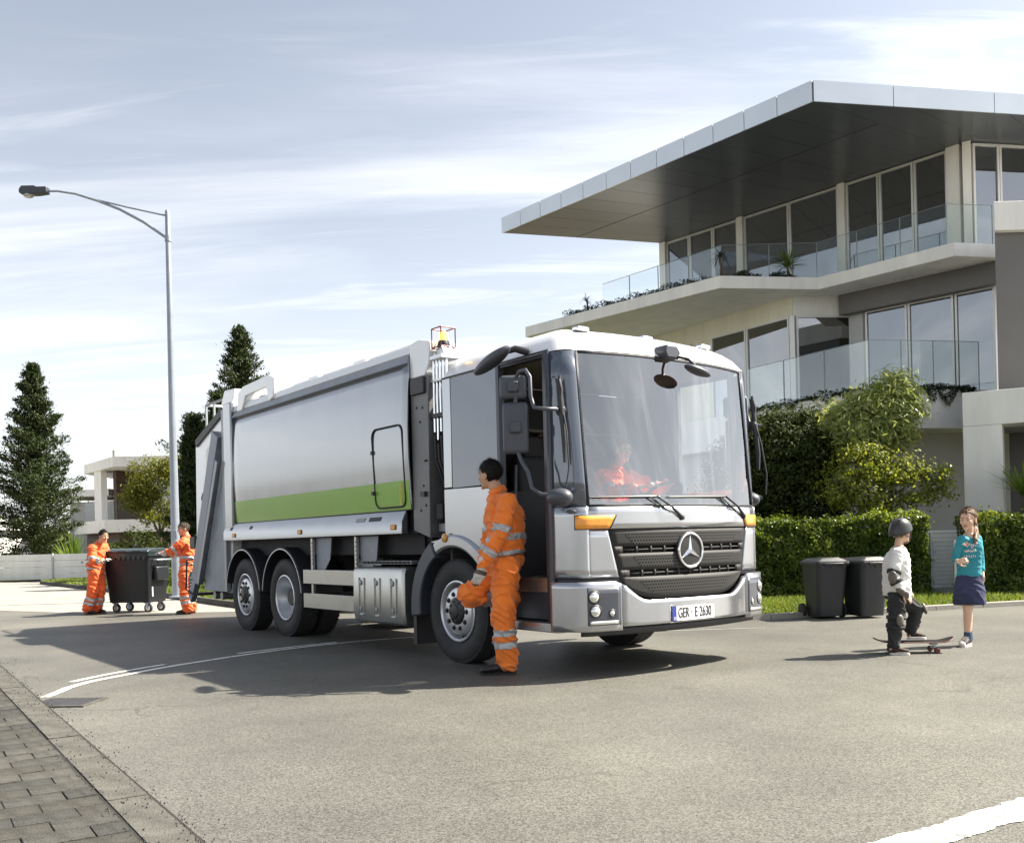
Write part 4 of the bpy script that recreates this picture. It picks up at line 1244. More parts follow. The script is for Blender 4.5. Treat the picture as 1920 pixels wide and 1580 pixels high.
# front panel, cheeks
fp = skin('front_panel', 'silver_paint', -0.996, 0.996, 1.252, 1.434, 24, 4, off=0.004, th=0.03)
g_edge = lambda z: 0.735 + (0.83 - 0.735) * max(0, (z - 0.83)) / 0.41
for s in (-1, 1):
    mb = MB()
    skin('', '', 0, 0, 0.845, 1.246, 14, 6, off=0.004, uf=lambda z: (s * (g_edge(z) + 0.012), s * 1.0), mb=mb)
    skin('', '', s * 1.0, s * 1.93, 0.845, 1.434, 12, 8, off=0.004, mb=mb)
    mb.build('corner_panel', 'silver_paint', TK, smooth=35, solid=0.03, off=0)
    # turn signal
    ts = skin('turn_signal', 'amber', 0, 0, 1.252, 1.360, 14, 3, off=0.014, th=0.025, uf=lambda z: (s * (0.83 - 0.05 * (z - 1.252) / 0.1 + 0.0), s * 1.36))
    skin('signal_surround', 'black_plastic', 0, 0, 1.244, 1.368, 14, 3, off=0.010, th=0.02, uf=lambda z: (s * (0.81 - 0.05 * (z - 1.252) / 0.1), s * 1.385), parent=ts)
# grille
gz = lambda u: 0.645 + 0.19 * min(1, (abs(u) / 0.74)) ** 5
skin('grille_back', 'joint_dark', 0, 0, 0.66, 1.235, 16, 6, off=-0.07, uf=lambda z: (-0.80, 0.80))
mb = MB()
skin('', '', 0, 0, 1.100, 1.240, 24, 4, off=-0.004, uf=lambda z: (-g_edge(z), g_edge(z)), mb=mb)
for s in (-1, 1):
    skin('', '', 0, 0, 1.040, 1.100, 3, 2, off=-0.004, uf=lambda z: (s * 0.715, s * g_edge(z)), mb=mb)
    skin('', '', 0, 0, 0.840, 0.900, 3, 2, off=-0.004, uf=lambda z: (s * 0.655, s * g_edge(z)), mb=mb)
skin('', '', -0.14, 0.14, 1.040, 1.100, 4, 2, off=-0.004, mb=mb)
skin('', '', 0, 0, 0.900, 1.040, 24, 4, off=-0.004, uf=lambda z: (-g_edge(z), g_edge(z)), mb=mb)
skin('', '', -0.737, 0.737, 0, 0, 26, 4, off=-0.004, zf=lambda u: (gz(u), 0.840), mb=mb)
gr_ = mb.build('grille', 'grille_grey', TK, smooth=35, solid=0.03, off=0)
for (za, zb_, ua, ub) in ((1.118, 1.205, 0.60, 0.68), (0.925, 1.015, 0.53, 0.61), (0.700, 0.805, 0.42, 0.55)):
    skin('perforated_band', 'perforated', 0, 0, za, zb_, 24, 2, off=0.0125, th=0.0, parent=gr_, uf=lambda z: (-(ua + (ub - ua) * (z - za) / (zb_ - za)), ua + (ub - ua) * (z - za) / (zb_ - za)))
for zr, lim, n0 in ((1.07, 0.715, 10), (0.87, 0.655, 10)):
    for k in range(n0 + 1):
        u = -lim + 2 * lim * k / n0
        if zr > 1 and abs(u) < 0.2: continue
        skin('divider', 'grille_grey', u - 0.008, u + 0.008, zr - 0.031, zr + 0.031, 1, 1, off=0.0, th=0.02, parent=gr_)
    for s in (-1, 1):
        skin('slat', 'grille_grey', s * (0.14 if zr > 1 else 0.0), s * lim, zr - 0.006, zr + 0.006, 10, 1, off=-0.004, th=0.015, parent=gr_)
# star badge
st = MB(); cx0 = 1.975
ring = [(0.147 + 0.013 * math.cos(a), 0.013 * math.sin(a)) for a in [i * math.pi / 5 for i in range(10)]]
st.lathe(ring, 40, (cx0, 0, 1.052), 'x', closed=True)
for k in range(3):
    a = math.pi / 2 + k * 2 * math.pi / 3
    d = Vector((0, math.cos(a), math.sin(a))); p = Vector((0, -math.sin(a), math.cos(a))); c = Vector((cx0, 0, 1.052))
    tip = c + d * 0.142; o1 = c + (d.lerp(Vector((0, math.cos(a + math.pi / 3), math.sin(a + math.pi / 3))), 0.5)).normalized() * 0.0
    b1 = c + Vector((0, math.cos(a + math.pi / 3), math.sin(a + math.pi / 3))) * 0.028
    b2 = c + Vector((0, math.cos(a - math.pi / 3), math.sin(a - math.pi / 3))) * 0.028
    f = c + Vector((0.018, 0, 0)); bk = c - Vector((0.01, 0, 0))
    st.add([tip, b1, f, b2, bk], [(0, 1, 2), (0, 2, 3), (0, 4, 1), (0, 3, 4), (1, 4, 2), (3, 2, 4)])
bd = st.build('star_badge', 'chrome', TK, smooth=30)
MB().lathe([(0.0, 1.945), (0.165, 1.945), (0.165, 1.972), (0.15, 1.976), (0.0, 1.972)], 40, (0, 0, 1.052), 'x').build('badge_bowl', 'grille_grey', bd, smooth=40)
# bumper
def bz(u):
    y = abs(u); t = min(1, max(0, (y - 0.50) / 0.32)); t = t * t * (3 - 2 * t)
    return 0.640 + 0.175 * t
bmp = skin('bumper', 'silver_paint', -0.745, 0.745, 0, 0, 30, 8, off=0.035, th=0.05, zf=lambda u: (0.435, bz(u)))
for s in (-1, 1):
    mb = MB(); skin('', '', s * 0.751, s * 1.94, 0, 0, 18, 8, off=0.035, zf=lambda u: (0.405, bz(u)), mb=mb)
    bc = mb.build('bumper_corner', 'silver_paint', TK, smooth=35, solid=0.05, off=0)
    hc = skin('headlight', 'headlamp_dark', s * 0.765, s * 1.12, 0.455, 0.768, 12, 6, off=0.050, th=0.03, parent=TK)
    for (y, z, r) in ((1.03, 0.690, 0.046), (1.02, 0.572, 0.046), (0.875, 0.552, 0.026)):
        u_ = y / 1.04 if y <= 1.04 else 1.0
        p = surf(s * u_, z, 0.062); n = (surf(s * u_, z, 0.1) - p).normalized(); M = orient(n)
        MB().ball(p, (r, r, r * 0.5), 16, 8, M).build('lens', 'lamp_lens', hc, smooth=60)
        tor = MB(); tor.tube([p + M @ Vector((math.cos(a) * r * 1.12, math.sin(a) * r * 1.12, 0)) for a in [i * math.pi / 9 for i in range(19)]], 0.008, 6, cap=False)
        tor.build('lens_ring', 'black_plastic', hc, smooth=60)
    skin('running_light', 'lamp_lens', s * 0.79, s * 1.07, 0.465, 0.492, 8, 2, off=0.064, th=0.02, parent=hc)
    skin('bumper_shelf', 'black_plastic', s * 0.70, s * 1.90, 0.80, 0.85, 16, 1, off=-0.02, th=0.05)
# underside skirt
skin('air_dam', 'black_plastic', -1.3, 1.3, 0.36, 0.44, 24, 1, off=-0.03, th=0.02)
# number plate
def text_mesh(body, size, m, name, parent, M, ext=0.002, sx=1.0, align='CENTER'):
    cu = bpy.data.curves.new(name, 'FONT'); cu.body = body; cu.size = size; cu.extrude = ext; cu.align_x = align; cu.align_y = 'CENTER'
    tmp = bpy.data.objects.new('tmp_text', cu); col.objects.link(tmp)
    bpy.context.view_layer.update()
    me = bpy.data.meshes.new_from_object(tmp.evaluated_get(bpy.context.evaluated_depsgraph_get()))
    bpy.data.objects.remove(tmp); bpy.data.curves.remove(cu)
    me.name = name; me.materials.clear()
    me.transform(M @ Matrix.Diagonal((sx, 1, 1, 1)))
    return link_mesh(name, me, m, parent)
np_ = MB().box(1.990, 2.003, -0.30, 0.26, 0.432, 0.590).build('number_plate', 'chrome', TK, bevel=0.006)
MB().box(2.004, 2.008, -0.29, 0.25, 0.442, 0.580).build('plate_rim', 'ink', np_, bevel=0.003)
MB().box(2.009, 2.012, -0.284, 0.244, 0.448, 0.574).build('plate_face', 'plate_white', np_)
MB().box(2.0125, 2.0145, -0.284, -0.236, 0.448, 0.574).build('plate_band', 'plate_blue', np_)
# text faces +x: local X -> +y, local Y -> +z
MT = lambda x, y, z: Matrix(((0, 0, 1, x), (1, 0, 0, y), (0, 1, 0, z), (0, 0, 0, 1)))
text_mesh('GER', 0.125, 'ink', 'lettering', np_, MT(2.0135, -0.145, 0.511), sx=0.60)
text_mesh('E 2630', 0.125, 'ink', 'lettering', np_, MT(2.0135, 0.100, 0.511), sx=0.62)
text_mesh('D', 0.035, 'plate_white', 'lettering', np_, MT(2.0155, -0.260, 0.468))
MB().lathe([(0.0, 2.0135), (0.012, 2.0135), (0.012, 2.0145), (0.0, 2.0145)], 14, (0, -0.045, 0.523), 'x').build('seal', 'label_grey', np_)
text_mesh('Econic', 0.062, 'chrome', 'lettering', TK, MT(0, 0, 0).__class__.Translation((1.927, 0.545, 1.292)) @ Matrix.Rotation(R(8.5), 4, 'Z') @ MT(0, 0, 0), sx=1.25, ext=0.003)
# roof cap
def roof_fn(p, q):
    # p round the outline, q from rim (0) to crown (1)
    n = 3.0; k = p * 2 * n - n
    b = surf(max(-3, min(3, k)), ZT, 0.0)
    c = Vector((min(b.x, 1.05) * 0.55 + 0.22, b.y * 0.35, 0))
    w = 1 - (1 - q) ** 1.0
    x = b.x + (c.x - b.x) * w; y = b.y + (c.y - b.y) * w
    z = ZT + 0.012 + 0.215 * (1 - (1 - min(1, q / 0.42)) ** 2.1) + 0.05 * q + 0.02
    if q == 0: z = ZT + 0.012
    return Vector((x, y, z))
rf = MB(); NU, NV = 72, 12
rf.grid(roof_fn, NU, NV)
crown = [i * (NV + 1) + NV for i in range(NU + 1)]
rf.f.append(crown); rf.mi.append(0)
# rear of the roof
rear = [j for j in range(NV + 1)] + [NU * (NV + 1) + j for j in range(NV, -1, -1)]
rf.f.append(rear); rf.mi.append(0)
croof = rf.build('cab_roof', 'white_paint', TK, smooth=50)
for y in (-0.78, 0.0, 0.78):
    MB().box(1.44, 1.52, y - 0.07, y + 0.07, 2.972, 3.012).build('roof_marker', 'chrome', croof, bevel=0.012)
# cab side panels
for s in (-1, 1):
    Y = 1.18 * s
    def sidebox(nm, m, x0, x1, z0, z1, d0=0.0, d1=0.04, bevel=0.004, parent=None):
        y0, y1 = sorted((s * (1.18 - d1), s * (1.18 - d0)))
        return MB().box(x0, x1, y0, y1, z0, z1).build(nm, m, parent or TK, bevel=bevel)
    sidebox('rear_pillar', 'silver_paint', -0.14, -0.002, 1.70, ZT + 0.02)
    sidebox('side_window', 'slate_glass', 0.004, 0.75, 1.69, ZT + 0.02, 0.003)
    # lower side panel with the wheel arch cut out
    arc = [(0.62 * math.cos(R(a)), 0.5 + 0.62 * math.sin(R(a))) for a in range(0, 181, 12)]
    pts = [(0.74, 1.675), (0.74, 0.40), (0.60, 0.40), (0.62, 0.5)] + arc[1:-1] + [(-0.62, 0.5), (-0.62, 0.95), (-0.40, 1.18), (-0.14, 1.22), (-0.14, 1.685)]
    y0, y1 = sorted((s * 1.14, s * 1.18))
    MB().prism(pts, 'y', y0, y1).build('side_panel', 'silver_paint', TK)
    # fender lip
    fl = MB()
    def ringseg(a0, a1, r0, r1, ya, yb, n=20, c=(0, 0.5)):
        def fn(p, q):
            a = R(a0 + (a1 - a0) * p); r = [r0, r1, r1, r0][int(round(q * 3))]; yy = [ya, ya, yb, yb][int(round(q * 3))]
            return (c[0] + r * math.cos(a), yy, c[1] + r * math.sin(a))
        return fn
    def ring(mb, a0, a1, r0, r1, ya, yb, n=20, c=(0, 0.5)):
        pr = [(r0, ya), (r1, ya), (r1, yb), (r0, yb)]
        vs = []
        for i in range(n + 1):
            a = R(a0 + (a1 - a0) * i / n)
            for r, yy in pr: vs.append((c[0] + r * math.cos(a), yy, c[1] + r * math.sin(a)))
        fs = []
        for i in range(n):
            for j in range(4):
                j2 = (j + 1) % 4
                fs.append((i * 4 + j, i * 4 + j2, (i + 1) * 4 + j2, (i + 1) * 4 + j))
        fs.append((0, 1, 2, 3)); fs.append((n * 4, n * 4 + 1, n * 4 + 2, n * 4 + 3))
        return mb.add(vs, fs)
    ya, yb = sorted((s * 0.80, s * 1.215))
    fd = ring(MB(), -9, 118, 0.615, 0.745, ya, yb).build('fender', 'silver_paint', TK, bevel=0.03, seg=3)
    ring(MB(), 119, 186, 0.60, 0.775, ya, yb).build('rear_mudguard', 'slate_trim', TK, bevel=0.015)
    MB().box(-0.80, -0.74, s * 1.0 - .17, s * 1.0 + .17, 0.13, 0.46).build('mud_flap', 'black_plastic', TK)
    MB().lathe([(0, 0), (0.045, 0), (0.045, 0.012), (0.03, 0.022), (0, 0.025)] if s > 0 else [(0, 0), (0.045, 0), (0.045, -0.012), (0.03, -0.022), (0, -0.025)], 18, (-0.10, s * 1.213, 1.215), 'y').build('side_repeater', 'amber_marker', fd, smooth=40)
    # sill and door surround
    sidebox('sill', 'silver_paint', 0.745, 1.565, 0.385, 0.465, -0.01, 0.10, 0.01)
    sidebox('door_frame', 'slate_trim', 0.754, 0.80, 0.47, ZT + 0.025, -0.004, 0.06)
    sidebox('door_header', 'black_plastic', 0.802, 1.50, ZT - 0.02, ZT + 0.015, 0.01, 0.07)
    sidebox('roof_gutter', 'black_plastic', -0.14, 1.50, ZT + 0.021, ZT + 0.034, -0.006, 0.06, 0)
# open doorway on the pavement side: steps and inside of the cab
MB().box(0.80, 1.48, -1.16, -0.45, 0.40, 0.47).build('step_floor', 'black_plastic', TK)
MB().box(0.80, 1.48, -1.10, -0.5, 0.715, 0.842).build('entry_step', 'stainless', TK, bevel=0.008)
MB().box(0.80, 1.48, -1.07, -1.03, 0.48, 0.712).build('step_riser', 'slate_trim', TK)
MB().box(0.752, 0.792, -1.115, -0.45, 0.47, 1.62).build('step_side', 'cab_interior', TK)
MB().box(-0.12, 1.72, -0.50, 1.15, 0.60, 0.93).build('cab_floor', 'cab_interior', TK)
MB().box(0.80, 1.60, -0.515, -0.505, 0.47, 0.93).build('floor_edge', 'cab_interior', TK)
MB().box(-0.135, -0.10, -1.13, 1.13, 0.9, 2.74).build('rear_wall', 'cab_interior', TK)
MB().box(-0.13, 1.60, -1.13, 1.13, 2.755, 2.775).build('ceiling', 'cab_ceiling', TK)
MB().box(0.80, 0.83, 1.10, 1.14, 0.95, 2.74).build('far_pillar', 'cab_interior', TK)
MB().box(0.80, 1.50, 1.13, 1.16, 0.47, 1.62).build('driver_door', 'silver_paint', TK)
MB().box(0.81, 1.49, 1.14, 1.15, 1.63, 2.73).build('driver_window', 'side_pane', TK)
ds = MB(); ds.prism([(1.28, 1.0), (1.80, 1.0), (1.80, 1.40), (1.66, 1.47), (1.42, 1.50), (1.28, 1.40)], 'y', -0.85, 0.12)
ds.prism([(1.28, 1.0), (1.80, 1.0), (1.80, 1.42), (1.66, 1.52), (1.46, 1.57), (1.24, 1.45)], 'y', 0.12, 1.02)
ds.build('dashboard', 'cab_interior', TK, bevel=0.02)
for y in (-0.30, 0.52):
    se = MB(); se.box(0.28, 0.80, y - 0.25, y + 0.25, 1.12, 1.28); se.prism([(0.12, 1.2), (0.30, 1.2), (0.22, 2.0), (0.06, 2.0)], 'y', y - 0.24, y + 0.24); se.prism([(0.06, 2.0), (0.18, 2.0), (0.15, 2.22), (0.06, 2.22)], 'y', y - 0.13, y + 0.13); se.box(0.36, 0.68, y - 0.15, y + 0.15, 0.93, 1.12)
    se.build('seat', 'cab_interior', TK, bevel=0.04, seg=3)
sw = MB(); cw = Vector((1.12, 0.52, 1.56)); Mw_ = Matrix.Rotation(R(-38), 3, 'Y')
sw.tube([cw + Mw_ @ Vector((0.23 * math.cos(a), 0.23 * math.sin(a), 0)) for a in [i * math.pi / 14 for i in range(29)]], 0.016, 8, cap=False)
for a in (0.3, 2.84, 4.71): sw.tube([cw + Mw_ @ Vector((0, 0, -0.03)), cw + Mw_ @ Vector((0.22 * math.cos(a), 0.22 * math.sin(a), 0))], 0.014, 6)
sw.tube([cw, cw + Vector((0.22, 0, -0.34))], 0.04, 10)
sw.build('steering_wheel', 'black_plastic', TK, smooth=50)
for k in range(3): MB().tube([(0.0 + 0.0, -0.9 + k * 0.4, 2.25), (0.0, -0.75 + k * 0.4, 2.27)], 0.02, 6).build('rear_hook', 'stainless', TK)
MB().box(-0.09, 0.02, -1.0, 1.0, 2.28, 2.31).build('rear_shelf', 'cab_ceiling', TK)
MB().tube([(0.87, -1.06, 0.95), (0.87, -1.08, 1.4), (0.87, -1.06, 1.85)], 0.014, 8).build('grab_handle', 'mirror_plastic', TK, smooth=50)
# mirrors, passenger side
def mirror_set(s):
    Y = s * (1.40 if s < 0 else 1.33)
    ar = MB()
    ar.tube([(1.66, s * 1.20, 2.24), (1.74, s * 1.30, 2.235), (1.70, Y, 2.235), (1.58, Y, 2.26), (1.54, Y, 2.36), (1.535, Y, 2.52), (1.48, Y, 2.585), (1.39, Y, 2.585), (1.34, Y, 2.53), (1.335, Y, 2.40), (1.335, Y, 2.10), (1.34, Y, 1.93), (1.40, Y, 1.83), (1.48, Y, 1.74), (1.53, Y, 1.60), (1.62, s * 1.38, 1.545), (1.72, s * 1.30, 1.53)], 0.017, 10)
    arm = ar.build('mirror_arm', 'mirror_plastic', TK, smooth=60)
    for (x0, x1, z0, z1) in ((1.17, 1.44, 2.36, 2.565), (1.20, 1.455, 1.90, 2.335)):
        mbx = MB(); c = Vector(((x0 + x1) / 2, Y, (z0 + z1) / 2))
        # housing: face toward the rear of the truck, turned outwards
        hs = MB().box(-0.045, 0.045, -(x1 - x0) * 0.43, (x1 - x0) * 0.43, -(z1 - z0) / 2, (z1 - z0) / 2).build('mirror', 'mirror_plastic', TK, bevel=0.035, seg=4)
        hs.location = c; hs.rotation_euler = (0, 0, s * R(38))
        MB().box(-0.05, -0.046, -(x1 - x0) * 0.36, (x1 - x0) * 0.36, -(z1 - z0) / 2 + 0.03, (z1 - z0) / 2 - 0.03).build('mirror_face', 'mirror_face', hs)
        MB().box(0.03, 0.08, -0.045, 0.045, -0.045, 0.045).build('clamp', 'mirror_plastic', hs, bevel=0.012)
    lowc = Vector((1.76 if s < 0 else 1.62, s * (1.30 if s < 0 else 1.22), 1.515))
    MB().ball(lowc, (0.13, 0.095, 0.075), 18, 10).build('camera_pod', 'mirror_plastic', arm, smooth=60)
    MB().tube([(1.80, s * 1.27, 1.56), (1.83, s * 1.25, 1.75), (1.79, s * 1.23, 2.05), (1.74, s * 1.22, 2.22)], 0.007, 6).build('cable', 'black_plastic', arm, smooth=60)
    jt = MB(); jt.ball((1.70, s * 1.215, 2.235), (0.05, 0.035, 0.05), 12, 8); jt.tube([(1.70, s * 1.22, 2.52), (1.72, s * 1.225, 2.24), (1.76, s * 1.22, 1.86)], [0.012, 0.028, 0.010], 8)
    jt.prism([(1.665, 2.50), (1.685, 2.36), (1.72, 2.27), (1.74, 2.40), (1.715, 2.49)], 'y', s * 1.225 - 0.008, s * 1.225 + 0.008)
    jt.prism([(1.705, 2.2), (1.75, 2.2), (1.775, 1.95), (1.765, 1.80), (1.74, 1.80)], 'y', s * 1.225 - 0.008, s * 1.225 + 0.008)
    jt.build('arm_joint', 'black_plastic', arm, smooth=50)
    return arm
mirror_set(-1); mirror_set(1)
# kerb mirror above the door
km = MB(); km.tube([(1.22, -1.16, 2.80), (1.16, -1.26, 2.83), (1.08, -1.34, 2.80)], [0.035, 0.03, 0.022], 10)
kma = km.build('kerb_mirror_arm', 'black_plastic', TK, smooth=50)
MB().ball((0.98, -1.38, 2.745), (0.26, 0.11, 0.06), 24, 10, Matrix.Rotation(R(-17), 3, 'Y') @ Matrix.Rotation(R(25), 3, 'X')).build('kerb_mirror', 'mirror_plastic', kma, smooth=60)
# front mirror on the roof edge
fmr = MB(); fmr.prism([(-0.17, 2.73), (-0.02, 2.73), (0.0, 2.79), (-0.05, 2.85), (-0.17, 2.85), (-0.20, 2.79)], 'x', 1.76, 1.92)
fmm = fmr.build('front_mirror_base', 'mirror_plastic', TK, bevel=0.015)
MB().tube([(1.88, -0.06, 2.76), (2.0, 0.0, 2.72), (2.05, 0.03, 2.66)], 0.013, 8).build('front_mirror_arm', 'black_plastic', fmm, smooth=50)
MB().ball((2.05, 0.06, 2.615), (0.085, 0.15, 0.036), 24, 10, Matrix.Rotation(R(-14), 3, 'X') @ Matrix.Rotation(R(10), 3, 'Y')).build('front_mirror', 'mirror_plastic', fmm, smooth=60)
# wipers
for (pv_, el, tip) in (((-0.095, 1.335), (-0.385, 1.520), (-1.02, 1.512)), ((0.822, 1.345), (0.505, 1.525), (-0.24, 1.516))):
    P = lambda y, z, o=0.0: surf(y / 1.04, z, o)
    w = MB(); w.tube([P(*pv_, 0.03), P((pv_[0] + el[0]) / 2, (pv_[1] + el[1]) / 2, 0.055), P(*el, 0.04)], [0.016, 0.011, 0.009], 8)
    w.tube([P(*pv_, 0.0), P(*pv_, 0.035)], 0.022, 10)
    w.tube([P(pv_[0] - 0.13, pv_[1] + 0.05, 0.02), P(el[0] + 0.06 - 0.13, el[1] - 0.005, 0.03)], 0.006, 6)
    wp = w.build('wiper', 'black_plastic', TK, smooth=50)
    n = 8
    b = MB(); b.tube([P(el[0] + 0.05 + (tip[0] - el[0] - 0.05) * t / n, el[1] + (tip[1] - el[1]) * t / n, 0.022) for t in range(n + 1)], [0.006] + [0.011] * 3 + [0.008] * 4 + [0.005], 6)
    b.build('wiper_blade', 'black_plastic', wp, smooth=50)

# ---- wheels
def wheel(x, s, kind, c_y=1.03, w=0.27, Rr=0.502):
    root = MB()
    # tyre: outer face at -y locally
    h = w / 2
    prof = [(0.295, -h * 0.78), (0.33, -h * 0.96), (0.40, -h * 1.04), (0.455, -h * 0.98), (0.478, -h * 0.9), (Rr - 0.012, -h * 0.84), (Rr, -h * 0.7), (Rr, h * 0.7), (0.478, h * 0.9), (0.40, h * 1.04), (0.33, h * 0.96), (0.295, h * 0.78)]
    root.lathe(prof, 56, ax='y', closed=True)
    ty = root.build('wheel', 'rubber', TK, smooth=35)
    ty.location = (x, s * c_y, Rr); ty.rotation_euler = (random.uniform(0, 0), random.uniform(0, 6) * 0, 0 if s < 0 else math.pi)
    # tread blocks
    tb = MB()
    for i in range(48):
        a = 2 * math.pi * i / 48
        for (y0, y1, sh) in ((-h * 0.88, -h * 0.42, 0.0), (-h * 0.36, h * 0.36, 0.5), (h * 0.42, h * 0.88, 0.0)):
            a0 = a + sh * 2 * math.pi / 48; da = 0.058 if kind == 'convex' else 0.047
            r0, r1 = Rr - 0.02, Rr + 0.004
            vs = []
            for r in (r0, r1):
                for aa in (a0 - da, a0 + da):
                    for yy in (y0, y1):
                        vs.append((r * math.cos(aa), yy, r * math.sin(aa)))
            tb.add(vs, [(0, 1, 3, 2), (4, 6, 7, 5), (0, 4, 5, 1), (2, 3, 7, 6), (0, 2, 6, 4), (1, 5, 7, 3)])
    t_ = tb.build('tread', 'tread_rubber', ty)
    # embossed sidewall rings
    ri = MB()
    if kind == 'convex':
        ri.lathe([(0.298, -h * 0.80), (0.298, -h * 0.95), (0.285, -h * 0.98), (0.272, -h * 0.9), (0.262, -h * 0.5), (0.245, -h * 0.15), (0.238, -h * 0.55), (0.226, -h * 0.86), (0.20, -h * 0.98), (0.135, -h * 0.98), (0.130, -h * 0.9), (0.0, -h * 0.9)], 48, ax='y', cap0=False)
        rim = ri.build('rim', 'rim_silver', ty, smooth=35)
        for i in range(10):
            a = 2 * math.pi * i / 10
            MB().lathe([(0.026, -h * 0.985), (0.026, -h * 1.0), (0.017, -h * 1.01), (0.017, -h * 1.10), (0.010, -h * 1.13), (0.0, -h * 1.13)], 10, (0.169 * math.cos(a), 0, 0.169 * math.sin(a)), 'y').build('wheel_nut', 'hub_black', ty, smooth=35)
            a += math.pi / 10
            MB().lathe([(0.020, -h * 0.48), (0.0, -h * 0.50)], 10, (0.252 * math.cos(a), 0, 0.252 * math.sin(a)), 'y').build('vent_hole', 'joint_dark', ty)
        hb = MB().lathe([(0.128, -h * 0.9), (0.126, -h * 1.02), (0.112, -h * 1.10), (0.07, -h * 1.13), (0.06, -h * 1.22), (0.045, -h * 1.25), (0.0, -h * 1.25)], 28, ax='y').build('hub', 'hub_black', ty, smooth=35)
        for i in range(8):
            a = 2 * math.pi * i / 8 + 0.2
            MB().lathe([(0.012, -h * 1.06), (0.012, -h * 1.18), (0.0, -h * 1.18)], 8, (0.092 * math.cos(a), 0, 0.092 * math.sin(a)), 'y').build('hub_bolt', 'hub_black', ty)
    else:
        ri.lathe([(0.298, -h * 0.80), (0.298, -h * 0.95), (0.285, -h * 0.98), (0.272, -h * 0.9), (0.262, -h * 0.4), (0.235, h * 0.1), (0.215, h * 0.5), (0.20, h * 0.58), (0.12, h * 0.58), (0.115, h * 0.4), (0.0, h * 0.4)], 48, ax='y', cap0=False)
        rim = ri.build('rim', 'rim_silver', ty, smooth=35)
        for i in range(10):
            a = 2 * math.pi * i / 10
            MB().lathe([(0.018, h * 0.57), (0.018, h * 0.3), (0.0, h * 0.28)], 8, (0.165 * math.cos(a), 0, 0.165 * math.sin(a)), 'y').build('wheel_nut', 'hub_black', ty)
        MB().lathe([(0.118, h * 0.5), (0.112, -h * 0.2), (0.10, -h * 0.35), (0.0, -h * 0.38)], 28, ax='y').build('hub', 'hub_black', ty, smooth=35)
    return ty
for s in (-1, 1):
    wheel(0.0, s, 'convex'); wheel(-4.05, s, 'dish'); wheel(-5.40, s, 'convex')
    wheel(-4.05, s, 'dish', c_y=0.72)
    # rear mudguards with pale trim line
    for c in (-4.10, -5.44):
        ya, yb = sorted((s * 0.62, s * 1.185))
        mg = ring(MB(), 4, 176, 0.605, 0.640, ya, yb, 26, (c, 0.52)).build('mudguard', 'black_plastic', TK, bevel=0.006)
        ya, yb = sorted((s * 1.186, s * 1.192))
        ring(MB(), 6, 174, 0.612, 0.622, ya, yb, 26, (c, 0.52)).build('trim', 'rim_silver', mg)
# ---- chassis
for s in (-1, 1):
    MB().box(-7.0, 1.45, s * 0.42 - 0.04, s * 0.42 + 0.04, 0.80, 1.06).build('chassis_rail', 'chassis_black', TK)
    MB().box(-6.1, -0.85, s * 0.95 - 0.03, s * 0.95 + 0.03, 1.05, 1.30).build('subframe', 'chassis_black', TK)
for x in (0.0, -4.05, -5.40): MB().tube([(x, -1.0, 0.5), (x, 1.0, 0.5)], 0.07, 10).build('axle', 'chassis_black', TK)
MB().box(-0.55, 1.30, -0.62, 0.62, 0.42, 1.0).build('engine', 'chassis_black', TK)  # plain black engine block, shaped to block light under the cab
MB().box(-6.2, -0.75, -0.95, 0.95, 1.08, 1.25).build('underbody_blocker', 'chassis_black', TK)  # dark box added under the body to block light
MB().box(-4.9, -4.5, -0.4, 0.4, 0.45, 0.8).build('differential', 'chassis_black', TK, bevel=0.06)
for x, y in ((-2.75, -0.62), (-2.45, -0.62)): MB().tube([(x, y, 0.42), (x, y + 0.9, 0.42)], 0.12, 14).build('air_tank', 'rim_silver', TK, smooth=40)
MB().box(-2.6, -2.15, -0.9, -0.3, 0.60, 0.68).build('valve_tray', 'steel_grey', TK)
MB().tube([(-2.7, -0.72, 0.92), (-2.1, -0.72, 0.92)], 0.09, 12).build('air_tank', 'steel_grey', TK, smooth=40)
# side guard
for z0, z1 in ((0.700, 0.876), (0.402, 0.585)):
    MB().box(-3.42, -2.05, -1.185, -1.155, z0, z1).build('guard_rail', 'stainless', TK, bevel=0.006)
for x in (-3.23, -2.08):
    pst = MB().box(x - 0.025, x + 0.025, -1.15, -1.12, 0.42, 1.26).build('guard_post', 'stainless', TK)
    gp_ = MB().prism([(x + 0.03, 1.26), (x + 0.45, 1.26), (x + 0.40, 1.0), (x + 0.2, 0.82), (x + 0.03, 0.75)], 'y', -1.10, -1.09).build('gusset', 'steel_blue', pst)
    for k in range(6): MB().lathe([(0.010, -1.152), (0.0, -1.153)], 8, (x + 0.012, 0, 1.2 - k * 0.05), 'y').build('rivet', 'joint_dark', pst)
# exhaust box with pressed ribs
tk = MB(); tk.prism([(-1.165, 0.92), (-1.19, 0.86), (-1.195, 0.42), (-1.17, 0.30), (-0.55, 0.28), (-0.55, 0.93)], 'x', -2.09, -0.965)
tko = tk.build('exhaust_box', 'stainless', TK, bevel=0.03, seg=3)
for k in range(3):
    x = -1.93 + k * 0.355
    for dx in (0, 0.115):
        MB().box(x + dx, x + dx + 0.012, -1.206, -1.190, 0.42, 0.80).build('rib', 'stainless', tko, bevel=0.004)
    MB().lathe([(0.03, -1.190), (0.03, -1.202), (0.0, -1.204)], 14, (x + 0.035, 0, 0.745), 'y').build('fixing', 'steel_grey', tko)
    MB().lathe([(0.03, -1.190), (0.03, -1.202), (0.0, -1.204)], 14, (x + 0.035, 0, 0.455), 'y').build('fixing', 'steel_grey', tko)
    MB().box(x + 0.02, x + 0.09, -1.203, -1.190, 0.385, 0.397).build('louvre', 'rim_silver', tko)
